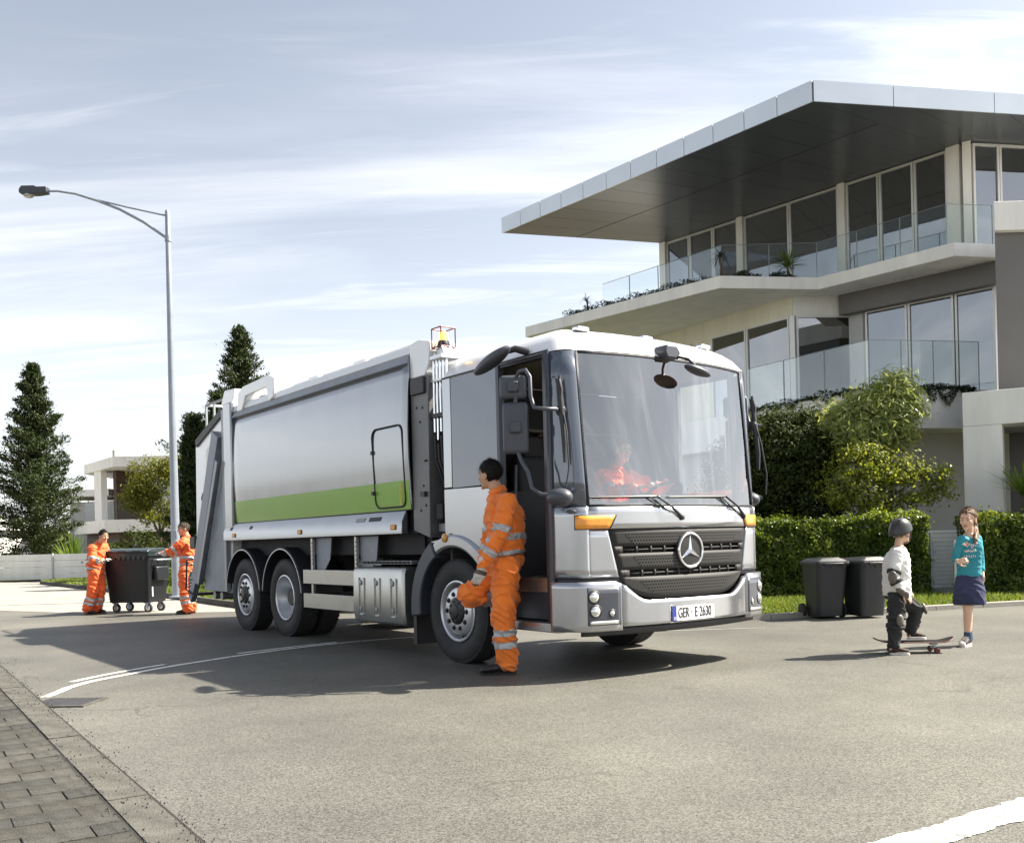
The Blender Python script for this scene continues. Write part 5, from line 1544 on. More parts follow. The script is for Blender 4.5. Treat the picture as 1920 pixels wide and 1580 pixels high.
MB().box(-1.98, -0.90, -1.12, -0.75, 0.95, 0.985).build('catwalk', 'steel_grey', TK)
for k in range(12): MB().box(-1.95 + k * 0.088, -1.90 + k * 0.088, -1.135, -1.121, 0.955, 0.98).build('catwalk_tooth', 'joint_dark', TK)
MB().box(-0.95, -0.87, -1.0, -0.6, 0.4, 0.9).build('filter', 'chassis_black', TK, bevel=0.02)
# ---- body
bprof = [(1.160, 1.515), (1.176, 1.70), (1.196, 2.05), (1.200, 2.35), (1.186, 2.72), (1.160, 3.02)]
def byz(z):
    for (a, za), (b, zb) in zip(bprof, bprof[1:]):
        if z <= zb: return a + (b - a) * (z - za) / (zb - za)
    return bprof[-1][0]
for s in (-1, 1):
    def fn(p, q, o=0.0, x0=-5.70, x1=-0.775, z0=1.515, z1=3.02):
        z = z0 + (z1 - z0) * q; t = p
        ybul = byz(z)
        ef = min(1, (1 - p) * 4.9 / 0.14) if o == 0 else 1
        er = min(1, p * 4.9 / 0.22)
        return Vector((x0 + (x1 - x0) * p, s * (ybul + o - 0.03 * (1 - er) ** 2), z))
    bs = MB(); bs.grid(lambda p, q: fn(p, q), 40, 14)
    side = bs.build('body_side', 'body_silver', TK, smooth=40, solid=0.03, off=0)
    gs_ = MB(); gs_.grid(lambda p, q: fn(p, q, 0.0185, -5.69, -0.778, 1.524, 1.825), 40, 4)
    gs_.build('green_stripe', 'green_vinyl', side, smooth=40)
    lg = MB(); lg.prism([(s * 1.17, 1.513), (s * 1.228, 1.40), (s * 1.228, 1.27), (s * 1.15, 1.27), (s * 1.15, 1.513)], 'x', -6.02, -0.90)
    skirt = lg.build('skirt', 'body_silver', TK, bevel=0.006)
    for x in (-1.07, -3.39, -5.60):
        MB().box(x - 0.05, x + 0.05, *sorted((s * 1.228, s * 1.243)), 1.315, 1.372).build('side_marker', 'amber_marker', skirt, bevel=0.006)
    tb_ = MB(); tb_.prism([(s * 1.172, 3.022), (s * 1.19, 3.03), (s * 1.15, 3.12), (s * 1.10, 3.12), (s * 1.10, 3.022)], 'x', -5.68, -0.79)
    tb_.build('cant_rail', 'steel_grey', TK)
    te = MB(); te.prism([(s * 1.152, 3.122), (s * 1.13, 3.215), (s * 0.95, 3.235), (s * 0.95, 3.122)], 'x', -5.9, -0.70)
    te.build('roof_edge', 'white_paint', TK, bevel=0.01)
# small labels on the ledge
lb = Vector((0, -1.2, 1.457))
for x0, x1, m in ((-1.62, -1.36, 'ink'), (-1.92, -1.72, 'label_grey'), (-5.05, -4.97, 'ink'), (-5.78, -5.70, 'ink')):
    q = MB(); q.add([(x0, -1.1985 - 0.004, 1.462), (x1, -1.1985 - 0.004, 1.462), (x1, -1.220 - 0.004, 1.418), (x0, -1.220 - 0.004, 1.418)], [(0, 1, 2, 3)])
    q.build('label_plate', m, skirt if False else TK, solid=0.003)
# inspection hatch: raised panel with a rubber seal
def rounded(x0, x1, z0, z1, r, n=6):
    P = []
    for cx_0, cz_0, a0 in ((x1 - r, z1 - r, 0), (x0 + r, z1 - r, 90), (x0 + r, z0 + r, 180), (x1 - r, z0 + r, 270)):
        for k in range(n + 1):
            a = R(a0 + 90 * k / n); P.append((cx_0 + r * math.cos(a), cz_0 + r * math.sin(a)))
    return P
hp = rounded(-1.50, -0.86, 1.555, 2.405, 0.09)
sl = MB(); sl.tube([(x, -byz(z) - 0.022, z) for x, z in hp + hp[:1]], 0.011, 6, cap=False)
hatch = sl.build('hatch', 'black_plastic', TK, smooth=60)
for z in (1.72, 2.16): MB().box(-1.525, -1.485, -1.232, -1.205, z - 0.02, z + 0.02).build('hinge', 'black_plastic', hatch)
text_mesh('PMZZEEL', 0.085, 'yellow_print', 'lettering', hatch, Matrix.Translation((-0.93, -1.2045, 1.69)) @ Matrix.Rotation(R(90), 4, 'X') @ Matrix.Rotation(R(90), 4, 'Z'), sx=0.7, ext=0.001)
# roof, front wall
MB().box(-5.9, -0.72, -0.95, 0.95, 3.122, 3.20).build('body_roof', 'white_paint', TK)
MB().box(-5.8, -0.80, -1.09, 1.09, 1.27, 3.12).build('body_core', 'chassis_black', TK)
for x in (-4.6, -3.4, -2.2): 
    MB().box(x, x + 0.3, -1.06, -0.92, 3.236, 3.275).build('roof_bracket', 'white_paint', TK, bevel=0.008)
MB().tube([(-4.1, -1.0, 3.26), (-1.0, -1.0, 3.26)], 0.012, 6).build('roof_pipe', 'rim_silver', TK)
ff = MB(); ff.prism([(-0.79, 3.215), (-0.79, 2.86), (-0.50, 2.86), (-0.42, 2.98), (-0.42, 3.20), (-0.62, 3.24)], 'y', -1.15, 1.15)
ff.build('front_header', 'white_paint', TK, bevel=0.01)
fw_ = MB(); fw_.prism([(-0.774, 1.30), (-0.46, 1.22), (-0.44, 2.855), (-0.774, 2.855)], 'y', -1.155, 1.155)
fwo = fw_.build('front_wall', 'plate_grey', TK, bevel=0.006)
for (x, z) in ((-0.66, 2.55), (-0.55, 2.54), (-0.60, 2.40), (-0.52, 2.0), (-0.49, 2.0), (-0.56, 1.75), (-0.52, 1.55), (-0.62, 1.50)):
    MB().lathe([(0.013, -1.156), (0.013, -1.161), (0.0, -1.162)], 8, (x, 0, z), 'y').build('bolt', 'joint_dark', fwo)
MB().box(-0.74, -0.48, -1.185, -1.156, 2.68, 2.85).build('bracket_plate', 'black_plastic', fwo, bevel=0.01)
MB().box(-0.58, -0.50, -1.19, -1.156, 1.64, 1.69).build('latch', 'black_plastic', fwo)
# pipes and hoses in the gap behind the cab
MB().box(-0.44, -0.16, -0.72, 0.9, 1.2, 3.0).build('gap_panel', 'chassis_black', TK)
for k in range(5):
    x = -0.41 + k * 0.042; y = -1.10 + k * 0.012
    MB().tube([(x, y, 2.28 - (k % 2) * 0.08), (x, y, 3.0)], 0.013, 8).build('hydraulic_pipe', 'chrome', TK, smooth=50)
    MB().tube([(x, y, 2.24 - (k % 2) * 0.08), (x + 0.01, y, 2.0), (x + 0.03, y + 0.08, 1.75), (x + 0.08, y + 0.2, 1.55)], 0.016, 8).build('hydraulic_hose', 'black_plastic', TK, smooth=50)
MB().box(-0.44, -0.20, -1.13, -0.98, 2.42, 2.46).build('pipe_clamp', 'black_plastic', TK)
MB().box(-0.44, -0.20, -1.12, -0.98, 2.78, 2.80).build('pipe_clamp', 'rim_silver', TK)
MB().tube([(-0.30, -0.95, 2.0), (-0.16, -1.04, 1.80), (-0.15, -1.02, 1.62)], 0.03, 8).build('air_hose', 'black_plastic', TK, smooth=50)
MB().box(-0.44, -0.17, -1.06, -0.7, 1.28, 1.36).build('hose_tray', 'steel_grey', TK)
MB().box(-0.40, -0.28, -1.12, -1.0, 1.40, 1.56).build('valve_block', 'chassis_black', TK, bevel=0.01)
# beacon in its red cage
bp_ = MB().box(-0.46, -0.20, -1.14, -0.92, 3.0, 3.035).build('beacon_plate', 'rim_silver', TK)
MB().lathe([(0.062, 3.125), (0.066, 3.15), (0.05, 3.19)], 20, (-0.32, -1.03, 0), 'z').build('beacon_base', 'black_plastic', bp_, smooth=40)
MB().prism([(-0.42, 3.036), (-0.23, 3.036), (-0.27, 3.12), (-0.37, 3.12)], 'y', -1.08, -0.97).build('beacon_stand', 'rim_silver', bp_)
MB().lathe([(0.0, 3.185), (0.046, 3.185), (0.046, 3.255), (0.036, 3.275), (0.0, 3.28)], 20, (-0.32, -1.03, 0), 'z').build('beacon', 'beacon_amber', bp_, smooth=40)
cg = MB()
for x in (-0.405, -0.235):
    for y in (-1.115, -0.945): cg.tube([(x, y, 3.12), (x, y, 3.31)], 0.007, 6)
for z in (3.12, 3.31):
    q = [(-0.405, -1.115), (-0.235, -1.115), (-0.235, -0.945), (-0.405, -0.945)]
    for i in range(4): cg.tube([(*q[i], z), (*q[(i + 1) % 4], z)], 0.007, 6)
cg.build('beacon_cage', 'red_cage', bp_)
# ---- tailgate
tg = MB(); tg.prism([(-5.72, 1.27), (-5.72, 3.12), (-5.80, 3.30), (-6.18, 3.28), (-7.36, 2.88), (-7.44, 2.80), (-7.50, 1.30), (-7.10, 0.55), (-6.05, 0.50), (-5.95, 1.27)], 'y', -1.12, 1.12)
tgo = tg.build('tailgate', 'white_paint', TK, bevel=0.015)
MB().box(-6.02, -5.72, -1.20, -1.125, 1.27, 3.27).build('tailgate_pillar', 'body_silver', tgo, bevel=0.02)
MB().box(-6.12, -6.03, -1.19, -1.125, 0.52, 3.2).build('tailgate_hinge_bar', 'steel_grey', tgo, bevel=0.01)
def sbar(name, m, a, b, w, y0=-1.21, y1=-1.125):
    a = Vector((a[0], 0, a[1])); b = Vector((b[0], 0, b[1])); d = (b - a).normalized(); n = Vector((-d.z, 0, d.x)) * w / 2
    pts = [(p.x, p.z) for p in (a + n, b + n, b - n, a - n)]
    return MB().prism(pts, 'y', y0, y1).build(name, m, tgo, bevel=0.008)
sbar('press_arm', 'steel_blue', (-6.27, 2.86), (-7.34, 0.66), 0.27, -1.235, -1.126)
sbar('press_arm_rib', 'steel_grey', (-6.16, 2.45), (-7.10, 0.62), 0.10, -1.262, -1.236)
MB().prism([(-6.13, 2.40), (-6.13, 0.52), (-7.02, 0.52), (-7.02, 0.62)], 'y', -1.175, -1.124).build('hopper_plate', 'steel_blue', tgo, bevel=0.006)
sbar('top_bar', 'black_plastic', (-6.20, 3.19), (-7.36, 2.82), 0.12, -1.150, -1.121)
MB().prism([(-6.45, 2.85), (-6.95, 2.68), (-6.95, 2.40), (-6.85, 2.28)], 'y', -1.128, -1.121).build('reflector_panel', 'plate_white', tgo)
cv = MB(); cv.tube([(-7.05, -1.14, 1.75), (-7.06, -1.17, 1.95), (-7.0, -1.17, 2.02), (-6.93, -1.15, 1.98)], 0.014, 6)
for z in (1.45, 1.56, 1.67): cv.ball((-7.10, -1.15, z), (0.05, 0.03, 0.04), 8, 6)
cv.build('control_valves', 'black_plastic', tgo, smooth=40)
MB().box(-7.72, -7.49, -1.16, -1.02, 1.16, 1.36).build('tail_light_box', 'black_plastic', tgo, bevel=0.01)
fs = MB(); fs.prism([(-7.55, 0.42), (-7.86, 0.42), (-7.86, 0.70), (-7.76, 0.80), (-7.55, 0.80)], 'y', -1.15, -1.11); fs.box(-7.86, -7.52, -1.15, -0.7, 0.42, 0.46)
fso = fs.build('footboard', 'black_plastic', tgo)
for i in range(4):
    for j in range(5):
        MB().ball((-7.62 - 0.05 * i, -1.152, 0.48 + 0.055 * j), (0.017, 0.004, 0.017), 8, 4).build('footboard_hole', 'plate_white', tgo)
sbar('lift_arm', 'steel_blue', (-7.28, 0.78), (-7.62, 0.36), 0.14, -1.22, -1.13)
MB().tube([(-7.3, -1.24, 0.42), (-7.7, -1.24, 0.52), (-7.75, -1.2, 0.98), (-7.55, -1.17, 1.0)], 0.016, 8).build('grab_bar', 'black_plastic', tgo, smooth=50)
for x in (-6.5, -6.8): MB().tube([(x, -1.1, 0.45), (x, 0.6, 0.45)], 0.06, 10).build('lift_roller', 'steel_grey', tgo, smooth=40)
br = MB(); br.prism([(-5.55, 3.10), (-5.48, 3.36), (-5.30, 3.43), (-4.40, 3.46), (-4.22, 3.40), (-4.24, 3.14), (-4.40, 3.10), (-4.48, 3.30), (-5.20, 3.28), (-5.34, 3.10)], 'y', -1.17, -0.98)
br.build('lift_bracket', 'white_paint', TK, bevel=0.015)
br2 = MB(); br2.prism([(-5.9, 3.2), (-5.8, 3.48), (-6.2, 3.50), (-6.35, 3.30)], 'y', -1.1, -0.7); br2.build('tail_cowl', 'white_paint', TK, bevel=0.02)
sc1 = MB()
for x in (-6.9, -7.25): sc1.tube([(x, -1.0, 3.0), (x, -1.0, 3.42)], 0.02, 6)
sc1.tube([(-6.2, -1.0, 3.42), (-7.25, -1.0, 3.42)], 0.02, 6); sc1.tube([(-7.25, -1.0, 3.42), (-7.25, 1.0, 3.42)], 0.02, 6)
sc1.build('top_rail', 'steel_grey', TK)

# ------------------------------------------------------------------ wheeled bins, container, skateboard
pbr('bin_plastic', (0.017, 0.019, 0.022), 0.48, var=0.15, vscale=5, bump=0.08, bscale=120)
pbr('container_plastic', (0.008, 0.010, 0.013), 0.42, var=0.2, vscale=3)
pbr('container_lid', (0.022, 0.034, 0.038), 0.38, var=0.15, vscale=4)
def tapered(mb, w0, d0, w1, d1, z0, z1, cy0=0.0, cy1=0.0, r=0.06, n=5, cap=True):
    """rounded rectangular tub, bottom w0 x d0 to top w1 x d1"""
    def ring(w, d, cy):
        P = []
        for cx_0, cy_0, a0 in ((w / 2 - r, d / 2 - r, 0), (-w / 2 + r, d / 2 - r, 90), (-w / 2 + r, -d / 2 + r, 180), (w / 2 - r, -d / 2 + r, 270)):
            for k in range(n + 1):
                a = R(a0 + 90 * k / n); P.append((cx_0 + r * math.cos(a), cy_0 + cy + r * math.sin(a)))
        return P
    a, b = ring(w0, d0, cy0), ring(w1, d1, cy1); m = len(a)
    vs = [(x, y, z0) for x, y in a] + [(x, y, z1) for x, y in b]
    fs = [(i, (i + 1) % m, m + (i + 1) % m, m + i) for i in range(m)]
    if cap: fs += [tuple(range(m)), tuple(range(m, 2 * m))]
    return mb.add(vs, fs)
def wheelie_bin(loc, rz, label):
    b = empty('wheeled_bin', (*loc, 0), rz, label, 'bin', 'black wheeled bins by the hedge')
    tapered(MB(), 0.37, 0.40, 0.46, 0.52, 0.035, 0.73, 0.02, 0.0).build('tub', 'bin_plastic', b, smooth=40)
    tapered(MB(), 0.485, 0.545, 0.49, 0.55, 0.725, 0.755, r=0.05).build('rim', 'bin_plastic', b, smooth=40)
    lid = MB(); tapered(lid, 0.50, 0.575, 0.49, 0.56, 0.757, 0.785, r=0.055); tapered(lid, 0.46, 0.53, 0.36, 0.44, 0.785, 0.822, r=0.05)
    lo = lid.build('lid', 'bin_plastic', b, smooth=35)
    MB().box(-0.13, 0.13, -0.20, 0.12, 0.822, 0.832).build('lid_panel', 'bin_plastic', lo, bevel=0.006)
    MB().box(-0.14, 0.14, -0.305, -0.28, 0.735, 0.765).build('lid_grip', 'bin_plastic', lo, bevel=0.008)
    MB().tube([(-0.19, 0.27, 0.74), (-0.19, 0.335, 0.75), (0.19, 0.335, 0.75), (0.19, 0.27, 0.74)], 0.016, 8).build('handle', 'bin_plastic', b, smooth=50)
    for x in (-0.15, 0.0, 0.15): MB().prism([(x - 0.03, 0.725), (x + 0.03, 0.725), (x + 0.012, 0.69), (x - 0.012, 0.69)], 'y', -0.268, -0.25).build('rib', 'bin_plastic', b)
    MB().tube([(-0.22, 0.21, 0.10), (0.22, 0.21, 0.10)], 0.013, 8).build('axle', 'galvanised', b)
    for s in (-1, 1):
        w = MB().lathe([(0.0, -0.025), (0.06, -0.025), (0.075, -0.02), (0.098, -0.02), (0.10, -0.01), (0.10, 0.01), (0.098, 0.02), (0.06, 0.025), (0, 0.025)], 24, (0, 0, 0), 'x').build('wheel', 'rubber', b, smooth=35)
        w.location = (s * 0.235, 0.21, 0.10)
    return b
wheelie_bin((4.30, 13.36), R(-52 + 60), 'black wheeled bin on the left of the pair by the hedge')
wheelie_bin((4.83, 13.28), R(-44 + 60), 'black wheeled bin on the right of the pair, nearer the boy')

ct = empty('waste_container', (-7.12, 18.35, 0), R(-14), 'large black four wheeled waste container between the two workers', 'container')
tub = MB(); tapered(tub, 0.86, 0.58, 0.98, 0.78, 0.19, 1.06, r=0.07)
tb0 = tub.build('tub', 'container_plastic', ct, smooth=40)
tapered(MB(), 1.04, 0.84, 1.06, 0.86, 1.055, 1.115, r=0.05).build('rim', 'container_lid', ct, smooth=40)
lid = MB()
lid.prism([(-0.44, 1.117), (0.44, 1.117), (0.44, 1.15), (0.36, 1.185), (0.0, 1.205), (-0.36, 1.185), (-0.44, 1.15)], 'x', -0.53, 0.53)
ld = lid.build('lid', 'container_lid', ct, bevel=0.012)
for x in (-0.30, 0.0, 0.30): MB().box(x - 0.10, x + 0.10, -0.455, -0.44, 1.125, 1.16).build('lid_grip', 'container_plastic', ld, bevel=0.01)
for k in range(9):
    x = -0.42 + k * 0.105
    MB().prism([(x - 0.045, 1.055), (x + 0.045, 1.055), (x + 0.012, 0.985), (x - 0.012, 0.985)], 'y', -0.405, -0.372).build('rib', 'container_lid', tb0)
for s in (-1, 1):
    MB().tube([(s * 0.50, -0.22, 0.98), (s * 0.58, -0.22, 0.98), (s * 0.58, 0.22, 0.98), (s * 0.50, 0.22, 0.98)], 0.018, 8).build('handle', 'galvanised', ct, smooth=50)
    MB().tube([(s * 0.51, 0, 1.08), (s * 0.60, 0, 1.08)], 0.03, 10).build('lifting_pin', 'galvanised', ct, smooth=50)
MB().box(0.46, 0.56, -0.2, 0.2, 0.60, 0.86).build('side_pocket', 'container_plastic', ct, bevel=0.03)
MB().box(0.455, 0.462, -0.22, -0.19, 0.30, 0.48).build('reflective_strip', 'plate_white', ct)
for (x, y) in ((-0.34, -0.2), (0.34, -0.2), (-0.34, 0.2), (0.34, 0.2)):
    cs = empty('castor', (x, y, 0)); cs.parent = ct
    cb = MB(); cb.box(-0.05, 0.05, -0.04, 0.04, 0.175, 0.19); cb.prism([(-0.03, 0.175), (0.04, 0.175), (0.035, 0.08), (0.005, 0.08)], 'y', -0.032, -0.026); cb.prism([(-0.03, 0.175), (0.04, 0.175), (0.035, 0.08), (0.005, 0.08)], 'y', 0.026, 0.032)
    cb.build('fork', 'galvanised', cs)
    MB().lathe([(0.0, -0.022), (0.03, -0.024), (0.045, -0.018), (0.05, -0.02)], 24, (0.02, 0, 0.085), 'y').build('rim', 'rim_silver', cs, smooth=40)
    MB().lathe([(0.048, -0.020), (0.075, -0.022), (0.085, -0.012), (0.085, 0.012), (0.075, 0.022), (0.048, 0.02)], 24, (0.02, 0, 0.085), 'y', closed=True).build('tyre', 'rubber', cs, smooth=40)

# ------------------------------------------------------------------ people
pbr('skin', (0.56, 0.33, 0.22), 0.5, sub=0.15, var=0.08, vscale=9)
pbr('skin_fair', (0.66, 0.43, 0.31), 0.5, sub=0.15, var=0.06, vscale=9)
pbr('lips', (0.42, 0.15, 0.12), 0.45)
pbr('eye_white', (0.75, 0.73, 0.70), 0.25, coat=0.5)
pbr('eye_dark', (0.015, 0.010, 0.008), 0.2, coat=0.8)
pbr('hair_black', (0.012, 0.010, 0.009), 0.6, spec=0.2, bump=0.5, bscale=120, stretch=(1, 1, 0.25))
pbr('hair_grey', (0.085, 0.07, 0.055), 0.65, spec=0.2, bump=0.5, bscale=120)
pbr('hair_brown', (0.15, 0.075, 0.035), 0.42, var=0.35, vscale=40, bump=0.6, bscale=90, stretch=(1, 1, 0.15))
pbr('hivis', (0.90, 0.21, 0.018), 0.75, var=0.10, vscale=5, bump=0.35, bscale=22, sheen=0.3)
pbr('hivis_red', (0.86, 0.13, 0.022), 0.75, var=0.10, vscale=5, bump=0.35, bscale=22, sheen=0.3)
pbr('reflective', (0.46, 0.47, 0.48), 0.45, metal=0.25, var=0.12, vscale=30)
pbr('boot', (0.016, 0.015, 0.014), 0.5, bump=0.3, bscale=60)
pbr('glove', (0.62, 0.61, 0.57), 0.8, var=0.2, vscale=15, bump=0.3, bscale=50)
pbr('glove_dark', (0.10, 0.09, 0.08), 0.8)
pbr('shirt_white', (0.78, 0.76, 0.72), 0.8, bump=0.4, bscale=25)
pbr('trouser_black', (0.020, 0.021, 0.022), 0.8, bump=0.5, bscale=20)
pbr('shirt_teal', (0.022, 0.24, 0.30), 0.75, var=0.06, vscale=5, bump=0.3, bscale=25)
pbr('denim', (0.028, 0.034, 0.085), 0.8, var=0.45, vscale=6, bump=0.3, bscale=60)
pbr('helmet_black', (0.022, 0.022, 0.022), 0.38, coat=0.2)
pbr('pad_shell', (0.12, 0.105, 0.09), 0.5, var=0.2, vscale=10)
pbr('shoe_brown', (0.045, 0.026, 0.020), 0.75, bump=0.2, bscale=50)
pbr('shoe_dark', (0.02, 0.016, 0.016), 0.7)
pbr('sole_white', (0.70, 0.66, 0.60), 0.6)
pbr('sock_blue', (0.03, 0.06, 0.12), 0.85)
pbr('print_white', (0.72, 0.72, 0.70), 0.7)
pbr('print_pink', (0.62, 0.35, 0.38), 0.7)
pbr('deck_grip', (0.018, 0.018, 0.019), 0.95, spec=0.1, bump=0.3, bscale=200)
pbr('deck_wood', (0.16, 0.055, 0.035), 0.5)
pbr('wheel_red', (0.10, 0.022, 0.02), 0.45)

def remesh(mb, name, mats, parent, voxel, smooth=4, deci=1.0, disp=None):
    """fuse overlapping volumes into one continuous skin"""
    me = mb.mesh(name, weld=False)
    o = bpy.data.objects.new('tmp', me); col.objects.link(o)
    m = o.modifiers.new('r', 'REMESH'); m.mode = 'VOXEL'; m.voxel_size = voxel; m.use_smooth_shade = True
    if smooth:
        s = o.modifiers.new('s', 'SMOOTH'); s.factor = 0.5; s.iterations = smooth
    if deci < 1:
        d = o.modifiers.new('d', 'DECIMATE'); d.ratio = deci
    bpy.context.view_layer.update()
    me2 = bpy.data.meshes.new_from_object(o.evaluated_get(bpy.context.evaluated_depsgraph_get()))
    bpy.data.objects.remove(o); bpy.data.meshes.remove(me)
    me2.name = name; me2.materials.clear()
    if disp:
        n = len(me2.vertices)
        co = np.empty(n * 3, np.float32); me2.vertices.foreach_get('co', co); co = co.reshape(-1, 3)
        nr = np.empty(n * 3, np.float32); me2.vertices.foreach_get('normal', nr); nr = nr.reshape(-1, 3)
        d = np.array([disp(Vector(c)) for c in co], np.float32)
        me2.vertices.foreach_set('co', (co + nr * d[:, None]).ravel())
    me2.polygons.foreach_set('use_smooth', [True] * len(me2.polygons))
    me2.update()
    return link_mesh(name, me2, mats, parent)
def folds(amp, f=9.0, seed=0.0):
    def d(p):
        q = Vector((p.x * f * 0.7 + seed, p.y * f * 0.7, p.z * f * 1.3 + (p.x + p.y) * f * 0.5))
        w = Vector((noise.noise(q * 0.7), noise.noise(q * 0.7 + Vector((7, 3, 1))), noise.noise(q * 0.6 + Vector((2, 9, 5)))))
        a = noise.noise(q + w * 0.9); b = noise.noise(q * 2.1 + w)
        r = 1 - min(1, abs(a) * 3.2)
        return amp * (r * r * 1.1 + 0.35 * b - 0.25)
    return d
def dist_seg(P, a, b):
    a = np.array(a); b = np.array(b); d = b - a
    t = np.clip(((P - a) @ d) / (d @ d), 0, 1)
    return np.linalg.norm(P - (a + t[:, None] * d), axis=1), ((P - a) @ d) / (d @ d)
def face_centers(o):
    n = len(o.data.polygons); c = np.empty(n * 3, np.float32); o.data.polygons.foreach_get('center', c); return c.reshape(-1, 3)
def cut_band(src, mask, mat_, name, parent, off=0.004):
    """a strip of cloth lying on the garment where mask is true"""
    me = src.data; idx = np.nonzero(mask)[0]
    if len(idx) == 0: return None
    vm = {}; V = []; F = []
    for i in idx:
        f = []
        for v in me.polygons[i].vertices:
            if v not in vm:
                vm[v] = len(V); q = me.vertices[v]; V.append(q.co + q.normal * off)
            f.append(vm[v])
        F.append(f)
    m2 = bpy.data.meshes.new(name); m2.from_pydata([tuple(v) for v in V], [], F); m2.update()
    m2.polygons.foreach_set('use_smooth', [True] * len(m2.polygons))
    return link_mesh(name, m2, mat_, parent)
def loft(mb, secs, n=20):
    vs = []
    for c, ux, uy in secs:
        for j in range(n):
            a = 2 * math.pi * j / n
            vs.append(Vector(c) + Vector(ux) * math.cos(a) + Vector(uy) * math.sin(a))
    fs = []
    k = len(secs)
    for i in range(k - 1):
        for j in range(n):
            fs.append((i * n + j, i * n + (j + 1) % n, (i + 1) * n + (j + 1) % n, (i + 1) * n + j))
    fs.append(tuple(range(n - 1, -1, -1))); fs.append(tuple(range((k - 1) * n, k * n)))
    return mb.add(vs, fs)
def limb(mb, pts, rs, n=14):
    mb.tube(pts, rs, n)
    mb.ball(pts[0], rs[0], n, 8); mb.ball(pts[-1], rs[-1], n, 8)
    for p, r in list(zip(pts, rs))[1:-1]: mb.ball(p, r * 0.98, n, 8)
def frame(f, up=(0, 0, 1)):
    f = Vector(f).normalized(); u = Vector(up); r = f.cross(u).normalized(); u = r.cross(f)
    return Matrix((r, f, u)).transposed()      # local x right, y forward, z up
def hand(mb, w, d, pn, s=1.0, curl=0.5, thumb=1, spread=0.0):
    """palm and five fingers; d finger direction, pn palm normal, thumb side = +1/-1 along d x pn"""
    w = Vector(w); d = Vector(d).normalized(); pn = (Vector(pn) - d * Vector(pn).dot(d)).normalized(); sd_ = d.cross(pn) * thumb
    loft(mb, [(w - d * 0.01 * s, sd_ * 0.026 * s, pn * 0.019 * s), (w + d * 0.03 * s, sd_ * 0.036 * s, pn * 0.017 * s), (w + d * 0.075 * s, sd_ * 0.041 * s, pn * 0.014 * s), (w + d * 0.095 * s, sd_ * 0.038 * s, pn * 0.011 * s)], 14)
    for i, (o, L) in enumerate(((0.030, 0.070), (0.010, 0.078), (-0.011, 0.072), (-0.031, 0.056))):
        p = w + d * (0.088 - 0.004 * abs(i - 1)) * s + sd_ * o * s
        a = 0.0; pts = [p - d * 0.02 * s]; pts.append(p)
        for k, fr in enumerate((0.45, 0.31, 0.24)):
            a += curl * (0.7, 1.0, 0.7)[k]
            dr = d * math.cos(a) + pn * math.sin(a) + sd_ * (o * 2.0 * spread)
            p = p + dr.normalized() * L * fr * s; pts.append(p)
        limb(mb, pts, [0.0095 * s, 0.0095 * s, 0.009 * s, 0.0082 * s, 0.0068 * s], 8)
    p = w + d * 0.025 * s + sd_ * 0.030 * s
    q = p + (d * 0.6 + sd_ * 0.7 + pn * 0.25).normalized() * 0.036 * s
    r = q + (d * 0.9 + sd_ * 0.2 + pn * (0.3 + curl * 0.4)).normalized() * 0.030 * s
    t = r + (d * 0.9 - sd_ * 0.1 + pn * (0.3 + curl * 0.5)).normalized() * 0.024 * s
    limb(mb, [p, q, r, t], [0.013 * s, 0.0115 * s, 0.010 * s, 0.008 * s], 8)
def head(mb, c, M, s):
    L = lambda x, y, z: Vector(c) + M @ Vector((x * s, y * s, z * s))
    def E(p, r, rot=None): mb.ball(L(*p), tuple(q * s for q in r), 18, 12, M)
    E((0, -0.012, 0.036), (0.075, 0.095, 0.082)); E((0, 0.026, -0.02), (0.064, 0.066, 0.082)); E((0, 0.036, -0.072), (0.047, 0.050, 0.040))
    E((0, 0.078, -0.098), (0.021, 0.018, 0.017)); E((0, 0.060, 0.045), (0.055, 0.035, 0.040))
    for x in (-1, 1):
        E((x * 0.030, 0.083, 0.022), (0.024, 0.012, 0.009)); E((x * 0.038, 0.064, -0.022), (0.026, 0.025, 0.026)); E((x * 0.077, -0.006, -0.008), (0.009, 0.022, 0.033)); E((x * 0.011, 0.098, -0.030), (0.009, 0.012, 0.008))
    mb.tube([L(0, 0.088, 0.018), L(0, 0.101, -0.006), L(0, 0.113, -0.027)], [0.009 * s, 0.011 * s, 0.014 * s], 10)
    E((0, 0.112, -0.027), (0.013, 0.012, 0.011)); E((0, 0.086, -0.058), (0.024, 0.012, 0.006)); E((0, 0.085, -0.069), (0.021, 0.011, 0.006))
